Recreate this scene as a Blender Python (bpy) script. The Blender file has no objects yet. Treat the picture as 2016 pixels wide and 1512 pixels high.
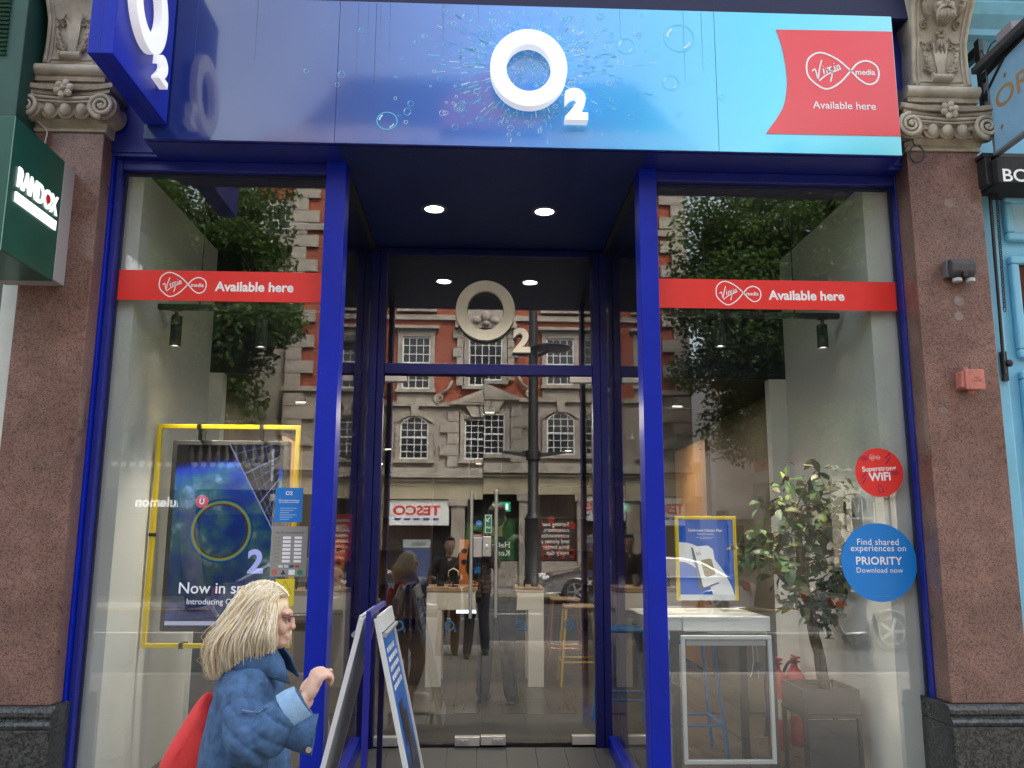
import bpy, bmesh, math, random
import numpy as np
from mathutils import Vector, Matrix, noise as mnoise

# ------------------------------------------------------------------ scene, camera, sky, sun, exposure
random.seed(7); rng = np.random.default_rng(7)
scene = bpy.context.scene
C = scene.collection
rad = math.radians
CAM = (0.0, -4.84, 1.705)
PITCH, YAW, ROLL, FPX = rad(10.13), rad(2.21), rad(0.28), 1690.0
fw = Vector((math.sin(YAW)*math.cos(PITCH), math.cos(YAW)*math.cos(PITCH), math.sin(PITCH)))
r0 = Vector((math.cos(YAW), -math.sin(YAW), 0)); u0 = r0.cross(fw)
rt = r0*math.cos(ROLL)+u0*math.sin(ROLL); up = -r0*math.sin(ROLL)+u0*math.cos(ROLL)
cam_d = bpy.data.cameras.new('camera'); cam = bpy.data.objects.new('camera', cam_d); C.objects.link(cam)
cam_d.sensor_fit = 'HORIZONTAL'; cam_d.sensor_width = 36.0; cam_d.lens = FPX/2016*36
cam_d.clip_start = 0.01; cam_d.clip_end = 900
cam.matrix_world = Matrix(((rt.x, up.x, -fw.x, CAM[0]), (rt.y, up.y, -fw.y, CAM[1]), (rt.z, up.z, -fw.z, CAM[2]), (0, 0, 0, 1)))
scene.camera = cam

SUN_EL, SUN_AZ = rad(52), rad(25)          # light comes from behind the shop, over the roofs
world = bpy.data.worlds.new('World'); scene.world = world; world.use_nodes = True
wn = world.node_tree.nodes; wl = world.node_tree.links
sky = wn.new('ShaderNodeTexSky'); sky.sky_type = 'NISHITA'; sky.sun_disc = False
sky.sun_elevation = SUN_EL; sky.sun_rotation = SUN_AZ
sky.air_density = 1.6; sky.dust_density = 6.0; sky.ozone_density = 1.0
hs = wn.new('ShaderNodeHueSaturation'); hs.inputs['Saturation'].default_value = 0.5
bg = wn['Background']; bg.inputs['Strength'].default_value = 0.15
# broken cloud cover: brighter and darker banks all over the sky
wt_ = wn.new('ShaderNodeTexCoord'); cn = wn.new('ShaderNodeTexNoise'); cn.inputs['Scale'].default_value = 2.6; cn.inputs['Detail'].default_value = 7; cn.inputs['Roughness'].default_value = .55
cr = wn.new('ShaderNodeMapRange'); cr.inputs['From Min'].default_value = .35; cr.inputs['From Max'].default_value = .65; cr.inputs['To Min'].default_value = .62; cr.inputs['To Max'].default_value = 1.45
wl.new(wt_.outputs['Generated'], cn.inputs['Vector']); wl.new(cn.outputs['Fac'], cr.inputs[0]); wl.new(cr.outputs[0], hs.inputs['Value'])
wl.new(sky.outputs[0], hs.inputs['Color']); wl.new(hs.outputs[0], bg.inputs['Color'])
sun_d = bpy.data.lights.new('sun', 'SUN'); sun_d.energy = 1.1; sun_d.angle = rad(14); sun_d.color = (1, .95, .88)
sun = bpy.data.objects.new('sun', sun_d); C.objects.link(sun)
sd = Vector((math.sin(SUN_AZ)*math.cos(SUN_EL), math.cos(SUN_AZ)*math.cos(SUN_EL), math.sin(SUN_EL)))
sun.rotation_euler = sd.to_track_quat('Z', 'Y').to_euler(); sun.location = (0, 0, 30)
scene.view_settings.view_transform = 'Standard'; scene.view_settings.look = 'None'
scene.view_settings.exposure = 2.2; scene.view_settings.gamma = 1.0
cy = scene.cycles
scene.render.engine = 'CYCLES'
cy.max_bounces = 12; cy.diffuse_bounces = 3; cy.glossy_bounces = 6; cy.transmission_bounces = 6; cy.transparent_max_bounces = 24
cy.sample_clamp_indirect = 6; cy.caustics_reflective = False; cy.caustics_refractive = False
cy.use_denoising = True; cy.use_adaptive_sampling = True; cy.adaptive_threshold = 0.015
try: cy.denoiser = 'OPENIMAGEDENOISE'
except Exception: pass

# ------------------------------------------------------------------ measuring helpers (photo pixel + a real depth -> metres)
def P(px, py, y):
    d = fw + rt*((px-1008)/FPX) - up*((py-756)/FPX)
    t = (y-CAM[1])/d.y
    return CAM[0]+d.x*t, CAM[2]+d.z*t
def PZ(px, py, y): return P(px, py, y)[1]
def PX(px, py, y): return P(px, py, y)[0]

# ------------------------------------------------------------------ object helpers
ORG = {}
def tag(o, label=None, cat=None, group=None, kind=None):
    if label: o['label'] = label
    if cat: o['category'] = cat
    if group: o['group'] = group
    if kind: o['kind'] = kind
    return o
def thing(name, label, cat, loc=(0, 0, 0), group=None, rz=0):
    o = bpy.data.objects.new(name, None); C.objects.link(o); o.location = loc; o.empty_display_size = .1
    o.rotation_euler = (0, 0, rz)
    ORG[o.name] = Vector(loc)
    return tag(o, label, cat, group)
def link(o, parent=None, org=None):
    C.objects.link(o)
    if parent is not None: o.parent = parent
    ORG[o.name] = org if org is not None else (ORG.get(parent.name, Vector()) if parent is not None else Vector())
    return o
def copy_tree(o, parent=None):
    c = o.copy(); C.objects.link(c); c.parent = parent
    for ch in o.children: copy_tree(ch, c)
    return c

class MB:
    """collects geometry, build() links it as ONE mesh object"""
    def __init__(s): s.v = []; s.f = []; s.m = []
    def add(s, verts, faces, mi=0):
        k = len(s.v); s.v.extend([tuple(p) for p in verts])
        s.f.extend([tuple(i+k for i in f) for f in faces]); s.m.extend([mi]*len(faces)); return s
    def box(s, x0, x1, y0, y1, z0, z1, mi=0):
        v = [(x0,y0,z0),(x1,y0,z0),(x1,y1,z0),(x0,y1,z0),(x0,y0,z1),(x1,y0,z1),(x1,y1,z1),(x0,y1,z1)]
        return s.add(v, [(0,3,2,1),(4,5,6,7),(0,1,5,4),(1,2,6,5),(2,3,7,6),(3,0,4,7)], mi)
    def obox(s, c, size, rot, mi=0):
        hx, hy, hz = size[0]/2, size[1]/2, size[2]/2
        v = [(-hx,-hy,-hz),(hx,-hy,-hz),(hx,hy,-hz),(-hx,hy,-hz),(-hx,-hy,hz),(hx,-hy,hz),(hx,hy,hz),(-hx,hy,hz)]
        v = [Vector(c)+rot@Vector(p) for p in v]
        return s.add(v, [(0,3,2,1),(4,5,6,7),(0,1,5,4),(1,2,6,5),(2,3,7,6),(3,0,4,7)], mi)
    def bar(s, a, b, w, d, mi=0, upv=(0,0,1)):
        a, b = Vector(a), Vector(b); z = (b-a); L = z.length; z.normalize()
        x = Vector(upv).cross(z)
        if x.length < 1e-4: x = Vector((1,0,0)).cross(z)
        x.normalize(); y = z.cross(x)
        return s.obox((a+b)/2, (w, d, L), Matrix((x, y, z)).transposed(), mi)
    def prism(s, pts, w0, w1, mp=lambda u, v, w: (u, w, v), mi=0):
        n = len(pts); V = [mp(u, v, w0) for u, v in pts]+[mp(u, v, w1) for u, v in pts]
        F = [tuple(range(n)), tuple(range(2*n-1, n-1, -1))]+[(i, i+n, (i+1) % n+n, (i+1) % n) for i in range(n)]
        return s.add(V, F, mi)
    def tube(s, path, r, n=8, mi=0, closed=False, cap=True, sx=1.0):
        P_ = [Vector(p) for p in path]; m = len(P_)
        R = r if isinstance(r, (list, tuple)) else [r]*m
        V = []; prev = None
        for i, p in enumerate(P_):
            if closed: t = P_[(i+1) % m]-P_[i-1]
            else: t = P_[min(i+1, m-1)]-P_[max(i-1, 0)]
            if t.length < 1e-9: t = Vector((0,0,1))
            t.normalize()
            if prev is None:
                a = Vector((0,0,1)) if abs(t.z) < .9 else Vector((0,1,0)); x = a.cross(t).normalized()
            else:
                x = prev-t*prev.dot(t)
                if x.length < 1e-6: x = Vector((1,0,0)).cross(t)
                x.normalize()
            prev = x; y = t.cross(x)
            for k in range(n):
                an = 2*math.pi*k/n; V.append(p+x*(math.cos(an)*R[i]*sx)+y*(math.sin(an)*R[i]))
        F = []
        for i in range(m if closed else m-1):
            j = (i+1) % m
            for k in range(n):
                F.append((i*n+k, i*n+(k+1) % n, j*n+(k+1) % n, j*n+k))
        if not closed and cap: F.append(tuple(range(n-1, -1, -1))); F.append(tuple((m-1)*n+k for k in range(n)))
        return s.add(V, F, mi)
    def lathe(s, prof, c=(0,0,0), n=20, mi=0, rot=None, cap=True):
        V = []; F = []; m = len(prof); c = Vector(c)
        for r, z in prof:
            for k in range(n):
                an = 2*math.pi*k/n; p = Vector((r*math.cos(an), r*math.sin(an), z))
                V.append(c+(rot@p if rot else p))
        for i in range(m-1):
            for k in range(n): F.append((i*n+k, i*n+(k+1) % n, (i+1)*n+(k+1) % n, (i+1)*n+k))
        if cap: F.append(tuple(range(n-1, -1, -1))); F.append(tuple((m-1)*n+k for k in range(n)))
        return s.add(V, F, mi)
    def ell(s, c, rr, nu=14, nv=9, mi=0, rot=None):
        prof = []
        V = []; F = []; c = Vector(c)
        for i in range(nv+1):
            th = math.pi*i/nv
            for k in range(nu):
                ph = 2*math.pi*k/nu
                p = Vector((rr[0]*math.sin(th)*math.cos(ph), rr[1]*math.sin(th)*math.sin(ph), rr[2]*math.cos(th)))
                V.append(c+(rot@p if rot else p))
        for i in range(nv):
            for k in range(nu): F.append((i*nu+k, (i+1)*nu+k, (i+1)*nu+(k+1) % nu, i*nu+(k+1) % nu))
        return s.add(V, F, mi)
    def ribbon(s, pts, w, y, mi=0, closed=False, mp=None, thick=.0015):
        """flat stroke in the x-z plane at depth y (2-D points)"""
        n = len(pts); L = []; Rr = []
        for i, p in enumerate(pts):
            a = pts[(i-1) % n] if closed or i > 0 else p; b = pts[(i+1) % n] if closed or i < n-1 else p
            dx, dz = b[0]-a[0], b[1]-a[1]; l = math.hypot(dx, dz) or 1
            nx, nz = -dz/l*w/2, dx/l*w/2
            L.append((p[0]+nx, p[1]+nz)); Rr.append((p[0]-nx, p[1]-nz))
        mp = mp or (lambda u, v: (u, y, v))
        V = [mp(*q) for q in L]+[mp(*q) for q in Rr]
        F = [(i, (i+1) % n, (i+1) % n+n, i+n) for i in range(n if closed else n-1)]
        return s.add(V, F, mi)
    def build(s, name, mats, parent=None, smooth=False, bevel=0, kind=None, org=None, fixn=True, seg=2):
        o_ = org if org is not None else (ORG.get(parent.name, Vector()) if parent is not None else Vector())
        me = bpy.data.meshes.new(name)
        me.from_pydata([(x-o_.x, y-o_.y, z-o_.z) for x, y, z in s.v], [], s.f)
        if not isinstance(mats, (list, tuple)): mats = [mats]
        for m in mats: me.materials.append(m)
        if len(mats) > 1: me.polygons.foreach_set('material_index', s.m)
        if fixn:
            bm = bmesh.new(); bm.from_mesh(me); bmesh.ops.recalc_face_normals(bm, faces=bm.faces); bm.to_mesh(me); bm.free()
        if smooth:
            me.polygons.foreach_set('use_smooth', [True]*len(me.polygons))
            if smooth == 'auto':
                try: me.set_sharp_from_angle(angle=rad(40))
                except Exception: pass
        me.update()
        o = bpy.data.objects.new(name, me)
        link(o, parent, o_)
        if parent is None and org is not None: o.location = org
        if bevel:
            b = o.modifiers.new('bevel', 'BEVEL'); b.width = bevel; b.segments = seg; b.limit_method = 'ANGLE'; b.angle_limit = rad(40)
        if kind: o['kind'] = kind
        return o
def part_copy(src, parent, loc, scale=None, rz=None):
    o = src.copy(); C.objects.link(o); o.parent = parent; o.location = loc
    if scale: o.scale = scale
    if rz is not None: o.rotation_euler = (0, 0, rz)
    ORG[o.name] = ORG.get(parent.name, Vector())
    return o

# ------------------------------------------------------------------ materials
MATS = {}
def mat(name, col, rough=.5, metal=0., var=0., vscale=8., bump=0., bscale=40., spec=.5, coat=0., emit=None, es=0., detail=6., rvar=0., trans=0., stretch=None):
    if name in MATS: return MATS[name]
    m = bpy.data.materials.new(name); m.use_nodes = True; nt = m.node_tree; N = nt.nodes; L = nt.links
    b = N['Principled BSDF']; b.inputs['Roughness'].default_value = rough; b.inputs['Metallic'].default_value = metal
    b.inputs['Base Color'].default_value = (*col, 1); b.inputs['Specular IOR Level'].default_value = spec
    if coat: b.inputs['Coat Weight'].default_value = coat; b.inputs['Coat Roughness'].default_value = .08
    if emit: b.inputs['Emission Color'].default_value = (*emit, 1); b.inputs['Emission Strength'].default_value = es
    tc = None
    def coords():
        nonlocal tc
        if tc is None:
            t = N.new('ShaderNodeTexCoord'); tc = t.outputs['Object']
            if stretch:
                mp = N.new('ShaderNodeMapping'); mp.inputs['Scale'].default_value = stretch; L.new(tc, mp.inputs[0]); tc = mp.outputs[0]
        return tc
    if var:
        n = N.new('ShaderNodeTexNoise'); n.inputs['Scale'].default_value = vscale; n.inputs['Detail'].default_value = detail; n.inputs['Roughness'].default_value = .65
        L.new(coords(), n.inputs['Vector'])
        r = N.new('ShaderNodeValToRGB'); r.color_ramp.elements[0].position = .3; r.color_ramp.elements[1].position = .7
        r.color_ramp.elements[0].color = (*[c*(1-var) for c in col], 1); r.color_ramp.elements[1].color = (*[min(1, c*(1+var)) for c in col], 1)
        L.new(n.outputs['Fac'], r.inputs[0]); L.new(r.outputs[0], b.inputs['Base Color'])
        if rvar:
            mr = N.new('ShaderNodeMapRange'); mr.inputs['To Min'].default_value = max(0, rough-rvar); mr.inputs['To Max'].default_value = min(1, rough+rvar)
            L.new(n.outputs['Fac'], mr.inputs[0]); L.new(mr.outputs[0], b.inputs['Roughness'])
    if bump:
        n2 = N.new('ShaderNodeTexNoise'); n2.inputs['Scale'].default_value = bscale; n2.inputs['Detail'].default_value = 5
        L.new(coords(), n2.inputs['Vector'])
        bp = N.new('ShaderNodeBump'); bp.inputs['Strength'].default_value = bump; bp.inputs['Distance'].default_value = .01
        L.new(n2.outputs['Fac'], bp.inputs['Height']); L.new(bp.outputs[0], b.inputs['Normal'])
    MATS[name] = m; return m
def glow(name, col, s):
    if name in MATS: return MATS[name]
    m = bpy.data.materials.new(name); m.use_nodes = True; nt = m.node_tree
    nt.nodes.remove(nt.nodes['Principled BSDF']); e = nt.nodes.new('ShaderNodeEmission')
    e.inputs[0].default_value = (*col, 1); e.inputs[1].default_value = s
    nt.links.new(e.outputs[0], nt.nodes['Material Output'].inputs[0]); MATS[name] = m; return m
def glass(name, f0=.07, tint=(.93, .95, .94), rough=0.):
    """thin sheet glass: clear transmission plus a Schlick mirror reflection"""
    m = bpy.data.materials.new(name); m.use_nodes = True; nt = m.node_tree; N = nt.nodes; L = nt.links
    N.remove(N['Principled BSDF'])
    g = N.new('ShaderNodeNewGeometry'); dot = N.new('ShaderNodeVectorMath'); dot.operation = 'DOT_PRODUCT'
    L.new(g.outputs['Normal'], dot.inputs[0]); L.new(g.outputs['Incoming'], dot.inputs[1])
    ab = N.new('ShaderNodeMath'); ab.operation = 'ABSOLUTE'; L.new(dot.outputs['Value'], ab.inputs[0])
    s1 = N.new('ShaderNodeMath'); s1.operation = 'SUBTRACT'; s1.inputs[0].default_value = 1; L.new(ab.outputs[0], s1.inputs[1])
    pw = N.new('ShaderNodeMath'); pw.operation = 'POWER'; pw.inputs[1].default_value = 5; L.new(s1.outputs[0], pw.inputs[0])
    ma = N.new('ShaderNodeMath'); ma.operation = 'MULTIPLY_ADD'; ma.inputs[1].default_value = 1-f0; ma.inputs[2].default_value = f0; L.new(pw.outputs[0], ma.inputs[0])
    t = N.new('ShaderNodeBsdfTransparent'); t.inputs[0].default_value = (*tint, 1)
    gl = N.new('ShaderNodeBsdfGlossy'); gl.inputs['Roughness'].default_value = rough
    mx = N.new('ShaderNodeMixShader'); L.new(ma.outputs[0], mx.inputs[0]); L.new(t.outputs[0], mx.inputs[1]); L.new(gl.outputs[0], mx.inputs[2])
    L.new(mx.outputs[0], N['Material Output'].inputs[0]); MATS[name] = m; return m
def ramp_mat(name, stops, axis='X', lo=0, hi=1, rough=.3, coat=0, spec=.5, var=0, vscale=5, emit=0.):
    """printed colour that runs along one object axis"""
    m = bpy.data.materials.new(name); m.use_nodes = True; nt = m.node_tree; N = nt.nodes; L = nt.links; b = N['Principled BSDF']
    tc = N.new('ShaderNodeTexCoord'); sp = N.new('ShaderNodeSeparateXYZ'); L.new(tc.outputs['Object'], sp.inputs[0])
    mr = N.new('ShaderNodeMapRange'); mr.inputs['From Min'].default_value = lo; mr.inputs['From Max'].default_value = hi
    L.new(sp.outputs[axis], mr.inputs[0]); r = N.new('ShaderNodeValToRGB'); L.new(mr.outputs[0], r.inputs[0])
    while len(r.color_ramp.elements) < len(stops): r.color_ramp.elements.new(.5)
    for e, (p, c) in zip(r.color_ramp.elements, stops): e.position = p; e.color = (*c, 1)
    out = r.outputs[0]
    if var:
        n = N.new('ShaderNodeTexNoise'); n.inputs['Scale'].default_value = vscale; L.new(tc.outputs['Object'], n.inputs['Vector'])
        h = N.new('ShaderNodeHueSaturation'); m2 = N.new('ShaderNodeMapRange'); m2.inputs['To Min'].default_value = 1-var; m2.inputs['To Max'].default_value = 1+var
        L.new(n.outputs['Fac'], m2.inputs[0]); L.new(m2.outputs[0], h.inputs['Value']); L.new(out, h.inputs['Color']); out = h.outputs[0]
    L.new(out, b.inputs['Base Color']); b.inputs['Roughness'].default_value = rough; b.inputs['Specular IOR Level'].default_value = spec
    if coat: b.inputs['Coat Weight'].default_value = coat; b.inputs['Coat Roughness'].default_value = .06; b.inputs['Coat IOR'].default_value = 1.72
    if emit: L.new(out, b.inputs['Emission Color']); b.inputs['Emission Strength'].default_value = emit
    MATS[name] = m; return m
def granite(name, a, b_, c, rough=.3, bscale=1.):
    m = bpy.data.materials.new(name); m.use_nodes = True; nt = m.node_tree; N = nt.nodes; L = nt.links; b = N['Principled BSDF']
    tc = N.new('ShaderNodeTexCoord').outputs['Object']
    v = N.new('ShaderNodeTexVoronoi'); v.inputs['Scale'].default_value = 95*bscale; L.new(tc, v.inputs['Vector'])
    sp = N.new('ShaderNodeSeparateColor'); L.new(v.outputs['Color'], sp.inputs[0])
    r = N.new('ShaderNodeValToRGB'); e = r.color_ramp.elements; e[0].position = 0; e[0].color = (*c, 1); e[1].position = 1; e[1].color = (*b_, 1)
    x = r.color_ramp.elements.new(.3); x.color = (*a, 1); x = r.color_ramp.elements.new(.22); x.color = (*[k*.5 for k in a], 1)
    L.new(sp.outputs[0], r.inputs[0])
    n = N.new('ShaderNodeTexNoise'); n.inputs['Scale'].default_value = 3.2; n.inputs['Detail'].default_value = 8; n.inputs['Roughness'].default_value = .7; L.new(tc, n.inputs['Vector'])
    mr = N.new('ShaderNodeMapRange'); mr.inputs['From Min'].default_value = .3; mr.inputs['From Max'].default_value = .7; mr.inputs['To Min'].default_value = .58; mr.inputs['To Max'].default_value = 1.35; L.new(n.outputs['Fac'], mr.inputs[0])
    h = N.new('ShaderNodeHueSaturation'); L.new(mr.outputs[0], h.inputs['Value']); L.new(r.outputs[0], h.inputs['Color'])
    # pale worn patches
    n3 = N.new('ShaderNodeTexNoise'); n3.inputs['Scale'].default_value = 1.7; n3.inputs['Detail'].default_value = 3; L.new(tc, n3.inputs['Vector'])
    mm = N.new('ShaderNodeMapRange'); mm.inputs['From Min'].default_value = .6; mm.inputs['From Max'].default_value = .8; mm.inputs['To Max'].default_value = .28; L.new(n3.outputs['Fac'], mm.inputs[0])
    mx = N.new('ShaderNodeMix'); mx.data_type = 'RGBA'; L.new(mm.outputs[0], mx.inputs[0]); L.new(h.outputs[0], mx.inputs[6]); mx.inputs[7].default_value = (.33, .29, .29, 1)
    L.new(mx.outputs[2], b.inputs['Base Color'])
    rr = N.new('ShaderNodeMapRange'); rr.inputs['To Min'].default_value = rough-.1; rr.inputs['To Max'].default_value = rough+.2; L.new(n.outputs['Fac'], rr.inputs[0]); L.new(rr.outputs[0], b.inputs['Roughness'])
    MATS[name] = m; return m
def brick_mat(name, c1, c2, mortar, scale=1., axis='xz', rough=.85):
    m = bpy.data.materials.new(name); m.use_nodes = True; nt = m.node_tree; N = nt.nodes; L = nt.links; b = N['Principled BSDF']
    tc = N.new('ShaderNodeTexCoord').outputs['Object']; sp = N.new('ShaderNodeSeparateXYZ'); L.new(tc, sp.inputs[0])
    cb = N.new('ShaderNodeCombineXYZ'); ad = N.new('ShaderNodeMath'); L.new(sp.outputs['X'], ad.inputs[0]); L.new(sp.outputs['Y'], ad.inputs[1])
    L.new(ad.outputs[0], cb.inputs['X']); L.new(sp.outputs['Z'], cb.inputs['Y'])
    t = N.new('ShaderNodeTexBrick'); t.inputs['Scale'].default_value = scale; t.inputs['Color1'].default_value = (*c1, 1); t.inputs['Color2'].default_value = (*c2, 1)
    t.inputs['Mortar'].default_value = (*mortar, 1); t.inputs['Brick Width'].default_value = .225; t.inputs['Row Height'].default_value = .075; t.inputs['Mortar Size'].default_value = .006
    L.new(cb.outputs[0], t.inputs['Vector'])
    n = N.new('ShaderNodeTexNoise'); n.inputs['Scale'].default_value = 1.4; n.inputs['Detail'].default_value = 6; L.new(tc, n.inputs['Vector'])
    mr = N.new('ShaderNodeMapRange'); mr.inputs['To Min'].default_value = .65; mr.inputs['To Max'].default_value = 1.3; L.new(n.outputs['Fac'], mr.inputs[0])
    h = N.new('ShaderNodeHueSaturation'); L.new(mr.outputs[0], h.inputs['Value']); L.new(t.outputs['Color'], h.inputs['Color']); L.new(h.outputs[0], b.inputs['Base Color'])
    b.inputs['Roughness'].default_value = rough; MATS[name] = m; return m

BLUE = mat('blue_powder_coat', (.002, .017, .37), .36, var=.22, vscale=1.6, spec=.28, rvar=.12, bump=.03, bscale=140, detail=10)
BLUE_SHADED = mat('shaded_blue_rear_frame', (.004, .006, .085), .4, var=.12, vscale=3, spec=.3)  # same frame blue, darkened: the recess shade is put into the colour
BLUE_DARK = mat('blue_painted_metal', (.008, .016, .22), .4, var=.12, vscale=3)
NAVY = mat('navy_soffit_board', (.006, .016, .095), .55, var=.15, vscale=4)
WHITE = mat('white_acrylic', (.82, .82, .80), .35, var=.03, vscale=12)
WHITE_PRINT = mat('white_print', (.88, .88, .88), .4)
LIT_WHITE = mat('lit_white_acrylic', (.86, .86, .85), .35, emit=(1, 1, 1), es=.09)
IVORY = mat('pale_gold_metal', (.72, .66, .53), .35, var=.05, vscale=15, metal=.0)
STEEL = mat('brushed_steel', (.62, .61, .58), .28, metal=1., var=.08, vscale=30)
PATCH = mat('satin_steel_cover', (.55, .53, .50), .38, metal=.6, var=.08, vscale=14)
RED = mat('red_vinyl', (.80, .035, .028), .32, var=.04, vscale=6)
YELLOW = mat('yellow_paint', (.85, .62, .015), .35, var=.04, vscale=10)
BLACK = mat('black_metal', (.012, .012, .013), .4, var=.2, vscale=20)
DGREY = mat('dark_grey_panel', (.05, .052, .055), .45, var=.12, vscale=10)
STONE = mat('weathered_capital_stone', (.31, .265, .20), .8, var=.55, vscale=7, bump=.35, bscale=55)
STONE_LIGHT = mat('pale_capital_stone', (.43, .385, .30), .8, var=.4, vscale=6, bump=.3, bscale=45)
GRANITE = granite('brown_red_granite', (.185, .100, .080), (.25, .140, .110), (.105, .070, .060), .26, 2.0)
GRANITE_DK = granite('black_granite', (.025, .026, .025), (.075, .078, .075), (.012, .012, .012), .25)
WALLW = mat('cream_wall_paint', (.80, .79, .75), .75, var=.04, vscale=2.5, bump=.05, bscale=150)
TWHITE = mat('white_laminate', (.82, .82, .80), .35, var=.03, vscale=5)
WOODTOP = mat('pale_oak_top', (.42, .30, .19), .45, var=.2, vscale=12, stretch=(1, 8, 8))
GLASS = glass('shop_window_glass', .105)
GLASS_DOOR = glass('door_glass', .122)
BLACKPANE = mat('dark_window_glass', (.012, .014, .016), .04, spec=.6)

def leaf_mat(name, col, tl=.45):
    m = bpy.data.materials.new(name); m.use_nodes = True; N = m.node_tree.nodes; L = m.node_tree.links; N.remove(N['Principled BSDF'])
    d = N.new('ShaderNodeBsdfDiffuse'); d.inputs[0].default_value = (*col, 1); t = N.new('ShaderNodeBsdfTranslucent'); t.inputs[0].default_value = (col[0]*1.2, col[1]*1.3, col[2]*.8, 1)
    x = N.new('ShaderNodeMixShader'); x.inputs[0].default_value = tl; L.new(d.outputs[0], x.inputs[1]); L.new(t.outputs[0], x.inputs[2]); L.new(x.outputs[0], N['Material Output'].inputs[0]); MATS[name] = m; return m
# ------------------------------------------------------------------ text
def text(name, body, c, w=None, h=None, m=None, parent=None, bold=0., ext=.001, facing=0., shear=0., ry=0., left=False, sp=1.0, roll=0., lines=1.0):
    """flat lettering standing at c (centre of its bounding box), reading along +x; facing turns it about z"""
    cu = bpy.data.curves.new(name, 'FONT'); cu.body = body; cu.size = 1; cu.offset = bold; cu.extrude = 0; cu.shear = shear; cu.space_character = sp; cu.space_line = lines
    cu.align_x = 'LEFT' if left else 'CENTER'; cu.resolution_u = 4; cu.fill_mode = 'BOTH'
    o = bpy.data.objects.new(name, cu); C.objects.link(o)
    me = bpy.data.meshes.new_from_object(o); bpy.data.objects.remove(o); bpy.data.curves.remove(cu)
    n = len(me.vertices); co = np.zeros(n*3); me.vertices.foreach_get('co', co); co = co.reshape(-1, 3)
    lo, hi = co.min(0), co.max(0); d = hi-lo
    sx = w/d[0] if w else h/d[1]; sz = h/d[1] if h else sx
    x = (co[:, 0]-(lo[0]+hi[0])/2)*sx; z = (co[:, 1]-(lo[1]+hi[1])/2)*sz
    if roll: x, z = x*math.cos(roll)-z*math.sin(roll), x*math.sin(roll)+z*math.cos(roll)
    cf, sf = math.cos(facing), math.sin(facing)
    faces = [tuple(p.vertices) for p in me.polygons]
    bpy.data.meshes.remove(me)
    mb = MB()
    pts = np.stack([x, np.zeros(n), z], 1)
    def place(yoff): return [(c[0]+p[0]*cf+(-yoff)*-sf*1, c[1]+p[0]*sf+(yoff)*cf, c[2]+p[2]) for p in pts]
    front = [(c[0]+p[0]*cf, c[1]+p[0]*sf, c[2]+p[2]) for p in pts]
    if ext > .002:
        nx, ny = -sf*0+sf, -cf     # outward normal of the reading side for facing
        fr = [(q[0]+nx*ext, q[1]+ny*ext, q[2]) for q in front]
        # boundary edges
        cnt = {}
        for f in faces:
            for i in range(len(f)):
                a, b = f[i], f[(i+1) % len(f)]; cnt[(a, b)] = cnt.get((a, b), 0)+1
        be = [(a, b) for (a, b) in cnt if (b, a) not in cnt]
        mb.v = fr+front; mb.f = faces+[(a, b, b+n, a+n) for a, b in be]; mb.m = [0]*len(mb.f)
    else:
        mb.v = front; mb.f = faces; mb.m = [0]*len(faces)
    return mb.build(name, m, parent, fixn=False)
def cat_rom(pts, k=6, closed=False):
    out = []; n = len(pts)
    for i in range(n if closed else n-1):
        p0 = pts[(i-1) % n] if closed or i > 0 else pts[i]; p1 = pts[i]; p2 = pts[(i+1) % n]; p3 = pts[(i+2) % n] if closed or i < n-2 else p2
        for j in range(k):
            t = j/k
            out.append(tuple(.5*((2*b)+(-a+c)*t+(2*a-5*b+4*c-d)*t*t+(-a+3*b-3*c+d)*t**3) for a, b, c, d in zip(p0, p1, p2, p3)))
    if not closed: out.append(tuple(pts[-1]))
    return out
# ================================================================== GROUND
ASPH = mat('asphalt', (.055, .055, .057), .8, var=.3, vscale=30, bump=.3, bscale=200)
SLAB = mat('york_paving', (.20, .175, .145), .75, var=.25, vscale=9, bump=.15, bscale=90)
KERB = mat('granite_kerb', (.26, .25, .24), .7, var=.2, vscale=25)
LINEY = mat('yellow_road_paint', (.55, .38, .04), .7, var=.2, vscale=20)
LINEW = mat('white_road_paint', (.6, .6, .58), .7, var=.2, vscale=20)
TILE = mat('slate_floor_tile', (.045, .045, .047), .55, var=.3, vscale=14, bump=.15, bscale=80, rvar=.12)
GROUT = mat('dark_grout', (.02, .02, .02), .9)
b = MB(); b.box(-300, 300, -400, 150, -.9, -.32); b.build('ground', mat('distant_ground', (.12, .11, .10), .9, var=.2, vscale=.3), kind='structure')
ROADZ = -.12
b = MB(); b.box(-120, 120, -18.3, -6.8, -.34, ROADZ); road = b.build('road', ASPH, kind='structure')
for k, (y0, y1, m_, z_) in enumerate(((-7.15, -7.05, LINEY, .004), (-7.4, -7.3, LINEY, .004), (-18.0, -17.9, LINEY, .004), (-17.75, -17.65, LINEY, .004))):
    b = MB(); b.box(-60, 60, y0, y1, ROADZ+.001, ROADZ+z_); b.build('yellow_line', m_, road)
for k in range(-6, 7):
    b = MB(); b.box(k*6-1.5, k*6+1.5, -12.45, -12.35, ROADZ+.001, ROADZ+.004); b.build('lane_dash', LINEW, road)
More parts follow.
